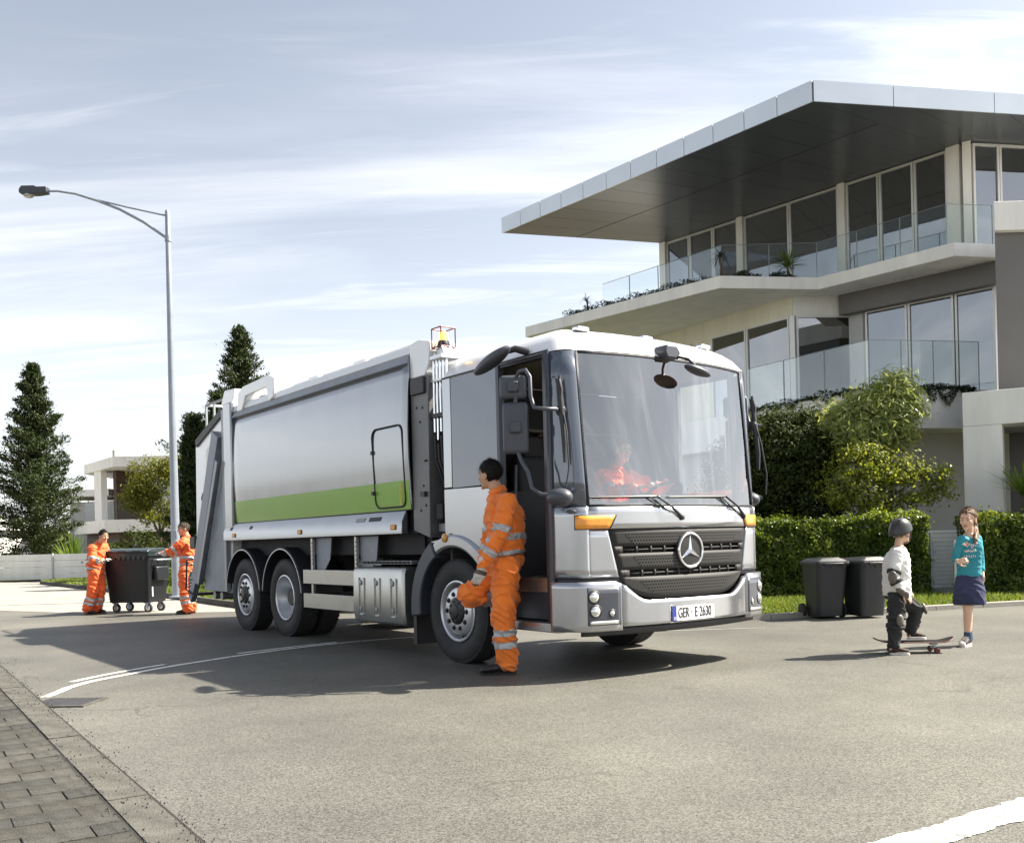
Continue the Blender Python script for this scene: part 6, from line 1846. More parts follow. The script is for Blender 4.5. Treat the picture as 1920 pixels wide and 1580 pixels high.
def face_bits(parent, c, M, s, hair):
    L = lambda x, y, z: Vector(c) + M @ Vector((x * s, y * s, z * s))
    for x in (-1, 1):
        e = MB().ball(L(x * 0.031, 0.079, 0.002), (0.0125 * s, 0.010 * s, 0.0062 * s), 12, 8, M).build('eye', 'eye_white', parent, smooth=80)
        MB().ball(L(x * 0.031, 0.0865, 0.002), (0.0068 * s, 0.0045 * s, 0.0062 * s), 10, 6, M).build('iris', 'eye_dark', e, smooth=80)
        MB().tube([L(x * 0.014, 0.096, 0.020), L(x * 0.032, 0.094, 0.026), L(x * 0.050, 0.080, 0.021)], [0.003 * s, 0.0045 * s, 0.002 * s], 6).build('eyebrow', hair, parent, smooth=60)
    lp = MB(); lp.tube([L(-0.024, 0.085, -0.062), L(-0.010, 0.098, -0.0595), L(0, 0.0985, -0.061), L(0.010, 0.098, -0.0595), L(0.024, 0.085, -0.062)], [0.002 * s, 0.0045 * s, 0.0045 * s, 0.0045 * s, 0.002 * s], 8)
    lp.tube([L(-0.022, 0.085, -0.064), L(0, 0.097, -0.069), L(0.022, 0.085, -0.064)], [0.002 * s, 0.0055 * s, 0.002 * s], 8)
    lp.build('lips', 'lips', parent, smooth=80)
def hair_cap(parent, c, M, s, m, front=0.055, nape=-0.075, ear=-0.025, fat=1.0, top=0.0):
    """short hair: a shell over the skull, cut along the hairline"""
    mb = MB(); nu, nv = 60, 40
    r = np.array([0.083, 0.104, 0.094]) * fat
    V = []
    for i in range(nv + 1):
        th = math.pi * i / nv
        for j in range(nu):
            ph = 2 * math.pi * j / nu
            V.append(np.array([r[0] * math.sin(th) * math.cos(ph), r[1] * math.sin(th) * math.sin(ph) - 0.012, r[2] * math.cos(th) + 0.036]))
    F = []
    for i in range(nv):
        for j in range(nu):
            f = [i * nu + j, i * nu + (j + 1) % nu, (i + 1) * nu + (j + 1) % nu, (i + 1) * nu + j]
            q = sum(V[k] for k in f) / 4
            y = q[1]
            t = min(1, max(0, (y + 0.035) / 0.075)); lim = nape + (ear - nape) * min(1, max(0, (y + 0.07) / 0.05)) + (front - ear) * (t ** 1.5)
            if q[2] > lim + 0.006 * math.sin(ph * 9 + j): F.append(f)
    W = []
    for p in V:
        n = noise.noise(Vector(p) * 60) * 0.0045 + noise.noise(Vector((p[0] * 160, p[1] * 40, p[2] * 160))) * 0.003
        q = p * (1 + n / 0.09); q[2] += top * max(0, p[2]) / 0.1 * (1 if p[1] > 0 else 0.4)
        W.append(Vector(c) + M @ (Vector(q) * s))
    me = bpy.data.meshes.new('hair'); me.from_pydata([tuple(w) for w in W], [], F); me.update()
    bm = bmesh.new(); bm.from_mesh(me); bmesh.ops.delete(bm, geom=[v for v in bm.verts if not v.link_faces], context='VERTS'); bmesh.ops.recalc_face_normals(bm, faces=bm.faces); bm.to_mesh(me); bm.free()
    me.polygons.foreach_set('use_smooth', [True] * len(me.polygons))
    o = link_mesh('hair', me, m, parent)
    # loose locks over the cap
    cen = [sum((V[k] for k in q), np.zeros(3)) / 4 for q in F]
    LV = []; LF = []
    for _ in range(900):
        p = cen[random.randrange(len(cen))]; nn = (p - np.array([0, -0.012, 0.036])) / r; nn /= np.linalg.norm(nn)
        crown = np.array([0.01, -0.045, 0.13]); fl = p - crown; fl = fl - nn * (fl @ nn); fl = fl / (np.linalg.norm(fl) + 1e-6) + rng.normal(size=3) * 0.35
        fl /= np.linalg.norm(fl); sdv = np.cross(nn, fl); ln = random.uniform(0.018, 0.042); wd = random.uniform(0.0016, 0.0032)
        b0 = len(LV)
        for kk in range(3):
            t = kk / 2; c_ = p + nn * (0.002 + 0.006 * math.sin(t * 2.2)) * (1 if t < 1 else 0.8) + fl * ln * t
            for sg in (-1, 1): LV.append(tuple(Vector(c) + M @ (Vector(c_ + sdv * wd * sg * (1 - 0.75 * t)) * s)))
        LF += [(b0, b0 + 1, b0 + 3, b0 + 2), (b0 + 2, b0 + 3, b0 + 5, b0 + 4)]
    fast_mesh('hair_locks', np.array(LV), np.array(LF), m, o)
    md = o.modifiers.new('solid', 'SOLIDIFY'); md.thickness = 0.016 * s; md.offset = -1
    return o
def shoe(parent, heel, toe, ankle, s, m, sole='boot', name='shoe', hi=0.0):
    """ankle-high shoe: upper lofted from heel to toe over a separate sole"""
    h = Vector(heel); t = Vector(toe); a = Vector(ankle); d = (t - h).normalized(); up = (Vector((0, 0, 1)) - d * d.z).normalized() if abs(d.z) < 0.9 else (a - h).normalized()
    up = ((a - h) - d * (a - h).dot(d)).normalized(); sd_ = d.cross(up); L = (t - h).length
    z0 = 0.0
    mb = MB(); secs = []
    for f, w, hh in ((-0.06, 0.026, 0.035), (0.0, 0.034, 0.060), (0.15, 0.038, 0.078), (0.38, 0.038, 0.072), (0.6, 0.043, 0.050), (0.8, 0.045, 0.040), (0.97, 0.036, 0.030), (1.05, 0.016, 0.016)):
        secs.append((h + d * L * f + up * (hh * 0.5 * s + 0.006), sd_ * w * s, up * hh * 0.56 * s))
    loft(mb, secs, 16)
    limb(mb, [h + d * L * 0.17 + up * 0.05 * s, a.lerp(h + d * L * 0.17 + up * 0.1 * s, 0.3)], [0.040 * s, 0.040 * s], 12)
    o = remesh(mb, name, m, parent, 0.007 * s, 3)
    so_ = MB(); vs = []
    P = [(-0.08, 0.0), (-0.05, 0.026), (0.05, 0.036), (0.3, 0.036), (0.6, 0.046), (0.85, 0.046), (1.0, 0.034), (1.07, 0.0)]
    ol = [h + d * L * f + sd_ * w * s for f, w in P] + [h + d * L * f - sd_ * w * s for f, w in P[-2:0:-1]]
    n = len(ol); vs = [p - up * 0.026 * s for p in ol] + [p - up * 0.004 * s for p in ol]
    so_.add(vs, [tuple(range(n)), tuple(range(n, 2 * n))] + [(i, (i + 1) % n, n + (i + 1) % n, n + i) for i in range(n)])
    so_.build('sole', sole, o)
    return o

def torso_secs(J, f, ks, sx=1.0, sy=1.0):
    """ks: (joint-or-point, half width, half depth)"""
    f = Vector(f).normalized(); out = []
    for p, w, d in ks:
        c = Vector(J[p]) if isinstance(p, str) else Vector(p)
        r = f.cross(Vector((0, 0, 1))).normalized()
        out.append((c, r * w * sx, f * d * sy))
    return out
def lp(a, b, t): return tuple(Vector(a).lerp(Vector(b), t))

def worker(base, J, f_body, f_head, s, cloth, label, hair='hair_black', cat='person', gloves=True, bent=None, hair_kw=None, head_up=(0, 0, 1), tor=1.0):
    root = empty('person', (base[0], base[1], 0), 0, label, cat)
    Mh = frame(f_head, head_up)
    # continuous body under the clothes
    mb = MB()
    head(mb, J['head'], Mh, s)
    nb = Vector(J['neck'])
    mb.tube([Vector(J['head']) + Mh @ Vector((0, -0.02, -0.05)) * s, nb, Vector(J['chest'])], [0.054 * s, 0.060 * s, 0.08 * s], 14)
    loft(mb, torso_secs(J, f_body, [('neck', 0.07 * s, 0.06 * s), ('chest', 0.15 * s, 0.10 * s), ('waist', 0.13 * s, 0.09 * s), ('hip', 0.14 * s, 0.10 * s)]), 18)
    for q in 'lr':
        limb(mb, [J[q + 'sh'], J[q + 'el'], J[q + 'wr']], [0.048 * s, 0.038 * s, 0.027 * s])
        limb(mb, [J['chest'], J[q + 'sh']], [0.05 * s, 0.048 * s])
        limb(mb, [J[q + 'hip'], J[q + 'kn'], J[q + 'an']], [0.07 * s, 0.05 * s, 0.035 * s])
        limb(mb, [J['hip'], J[q + 'hip']], [0.07 * s, 0.07 * s])
        if q + 'ha' in J:
            w = Vector(J[q + 'wr']); d = Vector(J[q + 'ha']) - w
            pn = J.get(q + 'pn', (Vector(f_body) * 0.2 + Vector((0, 0, -1)) if abs(d.normalized().z) < 0.6 else Vector(f_body).cross(Vector((0, 0, 1))) * (1 if q == 'l' else -1)))
            if not gloves: hand(mb, w, d, pn, s, J.get(q + 'curl', 0.5), 1 if q == 'l' else -1)
    body = remesh(mb, 'body', 'skin', root, 0.0045 * max(s, 0.8), 3, 0.35)
    face_bits(root, J['head'], Mh, s, hair)
    hair_cap(root, J['head'], Mh, s, hair, **(hair_kw or {}))
    # jacket
    mb = MB()
    W = tor
    up_c = lp(J['chest'], J['neck'], 0.55)
    loft(mb, torso_secs(J, f_body, [(lp(J['neck'], J['chest'], 0.12), 0.085 * s, 0.075 * s), (up_c, 0.165 * s, 0.105 * s), ('chest', 0.20 * s * W, 0.142 * s * W), (lp(J['chest'], J['waist'], 0.5), 0.195 * s * W, 0.145 * s * W), ('waist', 0.185 * s * W, 0.140 * s * W), (lp(J['waist'], J['hip'], 0.55), 0.178 * s * W, 0.135 * s * W)]), 24)
    for q in 'lr':
        sh = Vector(J[q + 'sh'])
        limb(mb, [lp(J['neck'], J['chest'], 0.35), lp(sh, J['chest'], 0.12), sh], [0.06 * s, 0.08 * s, 0.078 * s])
        limb(mb, [sh, lp(J[q + 'sh'], J[q + 'el'], 0.5), J[q + 'el'], lp(J[q + 'el'], J[q + 'wr'], 0.6), lp(J[q + 'el'], J[q + 'wr'], 0.95)], [0.080 * s, 0.076 * s, 0.068 * s, 0.058 * s, 0.048 * s])
    jk = remesh(mb, 'jacket', cloth, root, 0.009 * s, 5, 1.0, folds(0.020 * s, 11 / s, base[0]))
    # collar
    cl_ = MB(); n0 = Vector(J['neck']); ax = (Vector(J['head']) - n0).normalized(); Mx = orient(ax, Vector(f_body))
    pts = [n0 + Mx @ Vector((0.078 * s * math.cos(a), 0.072 * s * math.sin(a), -0.015 * s)) for a in [i * math.pi / 10 for i in range(20)]]
    pts2 = [n0 + Mx @ Vector((0.070 * s * math.cos(a), 0.068 * s * math.sin(a), 0.040 * s)) for a in [i * math.pi / 10 for i in range(20)]]
    k = len(pts); fs = [(i, (i + 1) % k, k + (i + 1) % k, k + i) for i in range(k)]
    fw = Vector(f_body).normalized(); fs = [q for q in fs if ((pts[q[0]] + pts[q[1]]) / 2 - n0).normalized().dot(fw) < 0.86]
    cl_.add(pts + pts2, fs)
    cl_.build('collar', cloth, jk, smooth=80, solid=0.012 * s, off=0)
    # trousers
    mb = MB()
    wst = lp(J['hip'], J['waist'], 0.35)
    loft(mb, torso_secs(J, f_body, [(wst, 0.162 * s * W, 0.125 * s * W), ('hip', 0.172 * s * W, 0.138 * s * W), (lp(J['hip'], lp(J['lhip'], J['rhip'], .5), 1.2), 0.155 * s * W, 0.125 * s * W)]), 22)
    for q in 'lr':
        limb(mb, [J[q + 'hip'], lp(J[q + 'hip'], J[q + 'kn'], 0.5), J[q + 'kn'], lp(J[q + 'kn'], J[q + 'an'], 0.5), lp(J[q + 'kn'], J[q + 'an'], 0.93)], [0.116 * s, 0.110 * s, 0.098 * s, 0.098 * s, 0.098 * s])
    if 'bent' in J: limb(mb, [lp(J['rhip'], J['rkn'], 0.3), J['rkn'], lp(J['rkn'], J['ran'], 0.6)], [0.125 * s, 0.112 * s, 0.095 * s])
    tr = remesh(mb, 'trousers', cloth, root, 0.009 * s, 5, 1.0, folds(0.020 * s, 9.5 / s, base[0] + 4))
    # reflective strips
    P = face_centers(jk)
    bones = [('t', J['neck'], J['hip'], 0.17 * s)] + [(q + 'u', J[q + 'sh'], J[q + 'el'], 0.075 * s) for q in 'lr'] + [(q + 'f', J[q + 'el'], J[q + 'wr'], 0.06 * s) for q in 'lr']
    DD = []; TT = []
    for nme, a, b, r in bones:
        d, t = dist_seg(P, a, b); DD.append(d / r); TT.append(t)
    own = np.argmin(np.array(DD), axis=0)
    tot = (Vector(J['neck']) - Vector(J['hip'])).length; hb = 0.052 * s / tot
    for t0 in (0.66, 0.90): cut_band(jk, (own == 0) & (TT[0] > t0 - hb / 2) & (TT[0] < t0 + hb / 2), 'reflective', 'reflective_band', jk)
    for i, (nme, a, b, r) in enumerate(bones[1:], 1):
        L = (Vector(a) - Vector(b)).length; hb2 = 0.052 * s / L; t0 = 0.80 if nme[1] == 'u' else 0.55
        cut_band(jk, (own == i) & (TT[i] > t0 - hb2 / 2) & (TT[i] < t0 + hb2 / 2), 'reflective', 'reflective_band', jk)
    P = face_centers(tr)
    dl = {q: dist_seg(P, J[q + 'kn'], J[q + 'an']) for q in 'lr'}; du = {q: dist_seg(P, J[q + 'hip'], J[q + 'kn']) for q in 'lr'}
    for q, o in (('l', 'r'), ('r', 'l')):
        L = (Vector(J[q + 'kn']) - Vector(J[q + 'an'])).length; hb2 = 0.055 * s / L
        ok = (dl[q][0] < dl[o][0]) & (dl[q][0] < du[o][0]) & (dl[q][0] < 0.14 * s)
        for t0 in (0.36, 0.60): cut_band(tr, ok & (dl[q][1] > t0 - hb2 / 2) & (dl[q][1] < t0 + hb2 / 2), 'reflective', 'reflective_band', tr)
    for q in 'lr':
        if q + 'heel' in J: shoe(root, J[q + 'heel'], J[q + 'toe'], J[q + 'an'], s * 1.08, 'boot', 'boot', 'boot')
        if gloves and q + 'ha' in J:
            w = Vector(J[q + 'wr']); d = Vector(J[q + 'ha']) - w; gm = MB()
            pn = J.get(q + 'pn', Vector(f_body))
            hand(gm, w, d, pn, s * 1.12, J.get(q + 'curl', 0.35), 1 if q == 'l' else -1)
            limb(gm, [w - d.normalized() * 0.055 * s, w + d.normalized() * 0.02], [0.046 * s, 0.036 * s])
            g = remesh(gm, 'glove', 'glove', root, 0.0045, 2)
            Pg = face_centers(g); dg, tg_ = dist_seg(Pg, w, w + d.normalized() * 0.2 * s)
            cut_band(g, (tg_ > 0.20) & (tg_ < 0.38), 'glove_dark', 'knuckle_strap', g, 0.002)
            cut_band(g, (tg_ > 0.80), 'glove_dark', 'glove_tips', g, 0.001)
    return root
W1 = {'head': (-0.045, 0.07, 1.758), 'neck': (0.025, 0.06, 1.60), 'chest': (0.078, 0.045, 1.42), 'waist': (0.085, 0.045, 1.13), 'hip': (0.082, 0.045, 0.99), 'lsh': (0.105, -0.15, 1.50), 'lel': (0.035, -0.215, 1.215), 'lwr': (-0.125, -0.205, 0.965), 'lha': (-0.185, -0.205, 0.79), 'rsh': (0.0, 0.22, 1.51), 'rel': (-0.06, 0.29, 1.23), 'rwr': (-0.12, 0.25, 1.0),
      'lhip': (0.075, -0.055, 0.945), 'lkn': (0.045, -0.07, 0.536), 'lan': (0.070, -0.03, 0.096), 'ltoe': (-0.155, -0.065, 0.030), 'lheel': (0.125, -0.01, 0.030), 'rhip': (0.06, 0.12, 0.95), 'rkn': (-0.245, 0.16, 0.700), 'ran': (0.175, 0.27, 0.655), 'rheel': (0.270, 0.30, 0.665), 'rtoe': (0.235, 0.33, 0.43), 'lpn': (-0.55, 0.8, 0.1), 'lcurl': 0.25, 'bent': 1}
worker((-0.137, 8.528), W1, (-0.88, 0.48, 0), (-0.80, 0.60, -0.04), 1.06, 'hivis', 'worker in orange hi-vis leaning on the truck with one knee bent', hair_kw=dict(nape=-0.098, ear=-0.05, fat=1.02))
W2 = {'head': (0.235, -0.05, 1.44), 'neck': (0.135, 0.0, 1.31), 'chest': (0.095, 0.0, 1.16), 'waist': (0.055, 0.0, 0.90), 'hip': (0.055, 0.0, 0.79), 'rsh': (0.075, -0.19, 1.225), 'rel': (0.115, -0.26, 0.99), 'rwr': (0.270, -0.22, 0.99), 'rha': (0.35, -0.17, 1.02), 'lsh': (0.145, 0.17, 1.245), 'lel': (0.20, 0.22, 1.02), 'lwr': (0.32, 0.14, 1.04), 'lha': (0.40, 0.10, 1.06),
      'rhip': (0.06, -0.08, 0.75), 'rkn': (0.035, -0.11, 0.42), 'ran': (-0.09, -0.08, 0.085), 'rtoe': (0.08, -0.14, 0.026), 'rheel': (-0.13, -0.06, 0.026), 'lhip': (0.075, 0.08, 0.75), 'lkn': (0.11, 0.06, 0.41), 'lan': (0.01, 0.10, 0.085), 'ltoe': (0.19, 0.05, 0.026), 'lheel': (-0.02, 0.13, 0.026), 'rpn': (0.2, 0.2, -1), 'lpn': (0.2, -0.2, -1)}
worker((-7.79, 17.952), W2, (0.85, -0.45, 0), (0.80, -0.58, -0.10), 0.93, 'hivis_red', 'worker in orange pushing the container from its left end')
W3 = {'head': (-0.005, -0.01, 1.525), 'neck': (0.03, 0.02, 1.375), 'chest': (0.045, 0.02, 1.225), 'waist': (0.045, 0.02, 0.95), 'hip': (0.042, 0.02, 0.83), 'lsh': (0.025, -0.18, 1.285), 'lel': (-0.15, -0.24, 1.13), 'lwr': (-0.33, -0.18, 1.095), 'lha': (-0.45, -0.10, 1.12), 'rsh': (0.045, 0.20, 1.29), 'rel': (-0.10, 0.26, 1.10), 'rwr': (-0.31, 0.26, 1.07), 'rha': (-0.42, 0.26, 1.10),
      'lhip': (0.034, -0.09, 0.785), 'lkn': (0.03, -0.13, 0.436), 'lan': (0.07, -0.10, 0.085), 'ltoe': (-0.12, -0.15, 0.026), 'lheel': (0.10, -0.08, 0.026), 'rhip': (0.043, 0.1, 0.785), 'rkn': (0.025, 0.10, 0.43), 'ran': (0.06, 0.15, 0.085), 'rtoe': (-0.11, 0.10, 0.026), 'rheel': (0.10, 0.17, 0.026), 'lpn': (-0.2, 0.1, -1), 'rpn': (-0.2, -0.1, -1)}
worker((-5.90, 17.42), W3, (-0.95, -0.30, 0), (-0.78, -0.60, -0.12), 0.97, 'hivis_red', 'worker in orange behind the truck steadying the container', hair='hair_grey', hair_kw=dict(fat=0.99))
# driver, placed in the cab
MTK = Matrix.Translation((0.379, 10.063, 0)) @ Matrix.Rotation(math.atan2(-0.8, 0.6), 4, 'Z')
DJ = {'head': (0.56, 0.56, 2.06), 'neck': (0.47, 0.55, 1.90), 'chest': (0.43, 0.54, 1.72), 'waist': (0.38, 0.53, 1.47), 'hip': (0.38, 0.53, 1.36), 'rsh': (0.46, 0.34, 1.80), 'rel': (0.72, 0.24, 1.62), 'rwr': (0.95, 0.36, 1.66), 'rha': (1.03, 0.42, 1.68), 'lsh': (0.46, 0.75, 1.80), 'lel': (0.72, 0.90, 1.66), 'lwr': (0.97, 0.76, 1.70), 'lha': (1.05, 0.70, 1.71),
      'rhip': (0.42, 0.44, 1.36), 'rkn': (0.86, 0.42, 1.40), 'ran': (1.05, 0.42, 1.03), 'rtoe': (1.22, 0.40, 0.965), 'rheel': (1.0, 0.42, 0.965), 'lhip': (0.42, 0.62, 1.36), 'lkn': (0.86, 0.66, 1.40), 'lan': (1.05, 0.68, 1.03), 'ltoe': (1.22, 0.70, 0.965), 'lheel': (1.0, 0.68, 0.965)}
db = MTK @ Vector((0.38, 0.53, 0))
DW = {k: tuple(MTK @ Vector(v) - Vector((db.x, db.y, 0))) for k, v in DJ.items()}
fdrv = MTK.to_3x3() @ Vector((1, 0, 0))
for k in ('rpn', 'lpn'): DW[k] = tuple(MTK.to_3x3() @ Vector((0.3, 0, -1)))
worker((db.x, db.y), DW, fdrv, (fdrv + Vector((-0.25, 0, 0.02))), 0.98, 'hivis_red', 'driver in orange jacket behind the steering wheel of the truck', gloves=False, hair_kw=dict(front=0.06))

# --- boy on the skateboard
def child_body(root, J, fb, fh, s, skin, arms=True, thin=1.0, legs=True, hs=1.0, up=(0, 0, 1)):
    mb = MB(); Mh = frame(fh, up)
    head(mb, J['head'], Mh, hs)
    mb.tube([Vector(J['head']) + Mh @ Vector((0, -0.02, -0.05)) * hs, Vector(J['neck']), Vector(J['chest'])], [0.042 * hs, 0.044 * hs, 0.06], 14)
    loft(mb, torso_secs(J, fb, [('neck', 0.055, 0.045), ('chest', 0.105 * thin, 0.075 * thin), ('waist', 0.095 * thin, 0.07 * thin), ('hip', 0.10 * thin, 0.08 * thin)]), 18)
    for q in 'lr':
        limb(mb, [J['chest'], J[q + 'sh']], [0.045, 0.036])
        limb(mb, [J[q + 'sh'], J[q + 'el'], J[q + 'wr']], [0.036 * thin, 0.029 * thin, 0.022 * thin])
        w = Vector(J[q + 'wr']); d = Vector(J[q + 'ha']) - w
        hand(mb, w, d, J.get(q + 'pn', (0, 0, -1)), 0.80, J.get(q + 'curl', 0.55), 1 if q == 'l' else -1)
        limb(mb, [J['hip'], J[q + 'hip']], [0.06, 0.06])
        limb(mb, [J[q + 'hip'], lp(J[q + 'hip'], J[q + 'kn'], 0.5), J[q + 'kn'], lp(J[q + 'kn'], J[q + 'an'], 0.3), J[q + 'an'], lp(J[q + 'an'], J[q + 'heel'], 0.5)], [0.068 * thin, 0.058 * thin, 0.044 * thin, 0.044 * thin, 0.030 * thin, 0.028])
    return remesh(mb, 'body', skin, root, 0.004, 3, 0.45), Mh
B = {'head': (0.062, 0.0, 1.165), 'neck': (0.035, 0.0, 1.030), 'chest': (0.012, 0.0, 0.90), 'waist': (0.005, 0.0, 0.67), 'hip': (0.012, 0.0, 0.585), 'rsh': (-0.03, -0.115, 0.965), 'rel': (-0.082, -0.15, 0.742), 'rwr': (-0.005, -0.185, 0.595), 'rha': (0.055, -0.185, 0.54), 'lsh': (0.06, 0.125, 0.965), 'lel': (0.06, 0.18, 0.73), 'lwr': (0.14, 0.16, 0.60), 'lha': (0.19, 0.15, 0.56),
     'rhip': (-0.02, -0.065, 0.545), 'rkn': (-0.035, -0.07, 0.325), 'ran': (-0.055, -0.04, 0.085), 'rtoe': (0.075, -0.075, 0.022), 'rheel': (-0.075, -0.035, 0.022), 'lhip': (0.05, 0.065, 0.545), 'lkn': (0.225, 0.085, 0.41), 'lan': (0.165, 0.085, 0.205), 'ltoe': (0.29, 0.06, 0.150), 'lheel': (0.14, 0.09, 0.150), 'rpn': (0.2, 0.5, -0.6), 'lpn': (0, -0.5, -0.6), 'rcurl': 0.3}
boy = empty('person', (3.647, 9.219, 0), 0, 'boy in black helmet and white shirt with one foot on a skateboard', 'person')
fb = Vector((0.93, 0.36, 0))
body, Mh = child_body(boy, B, fb, (0.90, 0.42, 0.03), 1.0, 'skin_fair', hs=0.90, thin=1.0)
face_bits(boy, B['head'], Mh, 0.90, 'hair_brown')
hair_cap(boy, B['head'], Mh, 0.90, 'hair_brown', nape=-0.07, fat=0.99)
mb = MB()
loft(mb, torso_secs(B, fb, [(lp(B['neck'], B['chest'], 0.10), 0.060, 0.055), (lp(B['neck'], B['chest'], 0.5), 0.115, 0.075), ('chest', 0.140, 0.105), (lp(B['chest'], B['waist'], 0.5), 0.142, 0.112), ('waist', 0.140, 0.118), ('hip', 0.142, 0.122), (lp(B['waist'], B['hip'], 1.3), 0.145, 0.122)]), 22)
for q in 'lr':
    limb(mb, [lp(B['neck'], B['chest'], 0.4), B[q + 'sh']], [0.05, 0.052])
    limb(mb, [B[q + 'sh'], lp(B[q + 'sh'], B[q + 'el'], 0.5), B[q + 'el'], lp(B[q + 'el'], B[q + 'wr'], 0.75)], [0.055, 0.056, 0.050, 0.042])
remesh(mb, 'shirt', 'shirt_white', boy, 0.010, 4, 1.0, folds(0.007, 10))
mb = MB()
loft(mb, torso_secs(B, fb, [(lp(B['hip'], B['waist'], 0.2), 0.118, 0.098), ('hip', 0.126, 0.108), (lp(B['hip'], lp(B['lhip'], B['rhip'], .5), 1.5), 0.115, 0.10)]), 20)
for q in 'lr':
    limb(mb, [B[q + 'hip'], lp(B[q + 'hip'], B[q + 'kn'], 0.5), B[q + 'kn'], lp(B[q + 'kn'], B[q + 'an'], 0.5), lp(B[q + 'kn'], B[q + 'an'], 0.94)], [0.085, 0.080, 0.072, 0.064, 0.056])
trb = remesh(mb, 'trousers', 'trouser_black', boy, 0.010, 4, 1.0, folds(0.013, 11, 3))
hl = MB(); hc = Vector(B['head'])
def hL(x, y, z): return hc + Mh @ Vector((x, y, z))
hb_ = MB(); nu, nv = 36, 18; V = []
for i in range(nv + 1):
    th = math.pi * 0.5 * i / nv
    for j in range(nu):
        ph = 2 * math.pi * j / nu; y = math.sin(ph)
        low = 0.072 if y < -0.2 else (0.02 if y > 0.5 else 0.055)
        low = 0.025 + 0.05 * (0.5 - 0.5 * max(-1, min(1, y * 1.6)))
        x_ = 0.100 * math.sin(th) * math.cos(ph); y_ = 0.120 * math.sin(th) * y - 0.008; z_ = 0.036 + 0.100 * math.cos(th) - low * (i / nv) ** 3
        V.append(hL(x_, y_, z_))
hb_.add(V, [(i * nu + j, i * nu + (j + 1) % nu, (i + 1) * nu + (j + 1) % nu, (i + 1) * nu + j) for i in range(nv) for j in range(nu)])
hel = hb_.build('helmet', 'helmet_black', boy, smooth=70, solid=0.018, off=-1)
for k in range(3):
    for sx in (-1, 1): MB().ball(hL(sx * 0.045, 0.05 - 0.055 * k, 0.121 - 0.004 * k), (0.008, 0.017, 0.008), 8, 6, Mh).build('vent', 'joint_dark', hel)
for sx in (-1, 1):
    MB().tube([hL(sx * 0.082, 0.035, 0.0), hL(sx * 0.078, 0.038, -0.05), hL(sx * 0.045, 0.05, -0.098), hL(0, 0.055, -0.112)], 0.006, 6).build('chin_strap', 'helmet_black', hel, smooth=60)
    MB().tube([hL(sx * 0.085, -0.04, -0.03), hL(sx * 0.082, 0.0, -0.05), hL(sx * 0.078, 0.03, -0.055)], 0.005, 6).build('chin_strap', 'helmet_black', hel, smooth=60)
def pad(c, nrm, up, w, h, name):
    M = orient(nrm, up); c = Vector(c)
    o = MB().ball(c, (w, h, 0.022), 18, 10, M).build(name, 'pad_shell', boy, smooth=70)
    for k in (-1, 1): MB().ball(c + M @ Vector((0, k * h * 0.45, 0.019)), (0.006, 0.006, 0.004), 8, 6, M).build('rivet', 'ink', o)
    return o
def strap(a, b, t, r, name, m='trouser_black', w=0.018):
    a = Vector(a); b = Vector(b); d = (b - a).normalized(); c = a.lerp(b, t); M = orient(d)
    ring_ = [(r + 0.006, -w), (r + 0.008, 0), (r + 0.006, w)]
    vs = []
    for rr, hh in ring_:
        for j in range(20):
            an = 2 * math.pi * j / 20; vs.append(c + M @ Vector((rr * math.cos(an), rr * math.sin(an), hh)))
    mb = MB(); mb.add(vs, [(i * 20 + j, i * 20 + (j + 1) % 20, (i + 1) * 20 + (j + 1) % 20, (i + 1) * 20 + j) for i in range(2) for j in range(20)])
    return mb.build(name, m, boy, smooth=60, solid=0.004, off=1)
pad((-0.105, -0.195, 0.742), (-0.5, -0.85, 0), (0, 0, 1), 0.042, 0.062, 'elbow_pad')
strap(B['rsh'], B['rel'], 0.78, 0.054, 'pad_strap'); strap(B['rel'], B['rwr'], 0.30, 0.050, 'pad_strap')
pad((-0.03, -0.155, 0.335), (0.25, -0.95, 0), (0, 0, 1), 0.038, 0.058, 'knee_pad'); pad((0.292, 0.06, 0.425), (0.85, -0.25, 0.3), (0, 0, 1), 0.042, 0.058, 'knee_pad')
strap(B['rhip'], B['rkn'], 0.86, 0.078, 'pad_strap'); strap(B['rkn'], B['ran'], 0.22, 0.076, 'pad_strap')
wg = MB(); w_ = Vector(B['rwr']); d__ = (Vector(B['rha']) - w_).normalized(); limb(wg, [w_ - d__ * 0.05, w_ + d__ * 0.03], [0.034, 0.034]); wg.ball(w_ + d__ * 0.03 + Vector((0, -0.02, 0)), (0.028, 0.02, 0.04), 10, 8)
remesh(wg, 'wrist_guard', 'pad_shell', boy, 0.006, 2)
for q in 'lr': shoe(boy, B[q + 'heel'], B[q + 'toe'], B[q + 'an'], 0.78, 'shoe_brown', 'sole_white')
# skateboard
sk = empty('skateboard', (3.83, 9.30, 0), R(-4), 'black skateboard with red underside and wheels beneath the boy', 'skateboard')
dk = MB(); NP = 26
def deck(x, y):
    e = max(0, abs(x) - 0.235); return 0.105 + 2.2 * e * e + 0.25 * y * y - 0.006 * x
def outl(t):      # half width at x
    x = abs(t); return 0.098 * math.sqrt(max(0, 1 - max(0, (x - 0.26) / 0.115) ** 2)) if x > 0.26 else 0.098
xs = [-0.372 + 0.744 * i / NP for i in range(NP + 1)]
top = []; 
for x in xs:
    for y in (-1, -0.5, 0, 0.5, 1): 
        yy = y * max(outl(x), 0.004); top.append((x, yy, deck(x, yy)))
fs = [(i * 5 + j, (i + 1) * 5 + j, (i + 1) * 5 + j + 1, i * 5 + j + 1) for i in range(NP) for j in range(4)]
dk.add(top, fs)
MB.build(dk, 'deck', 'deck_wood', sk, smooth=50, solid=0.010, off=0)
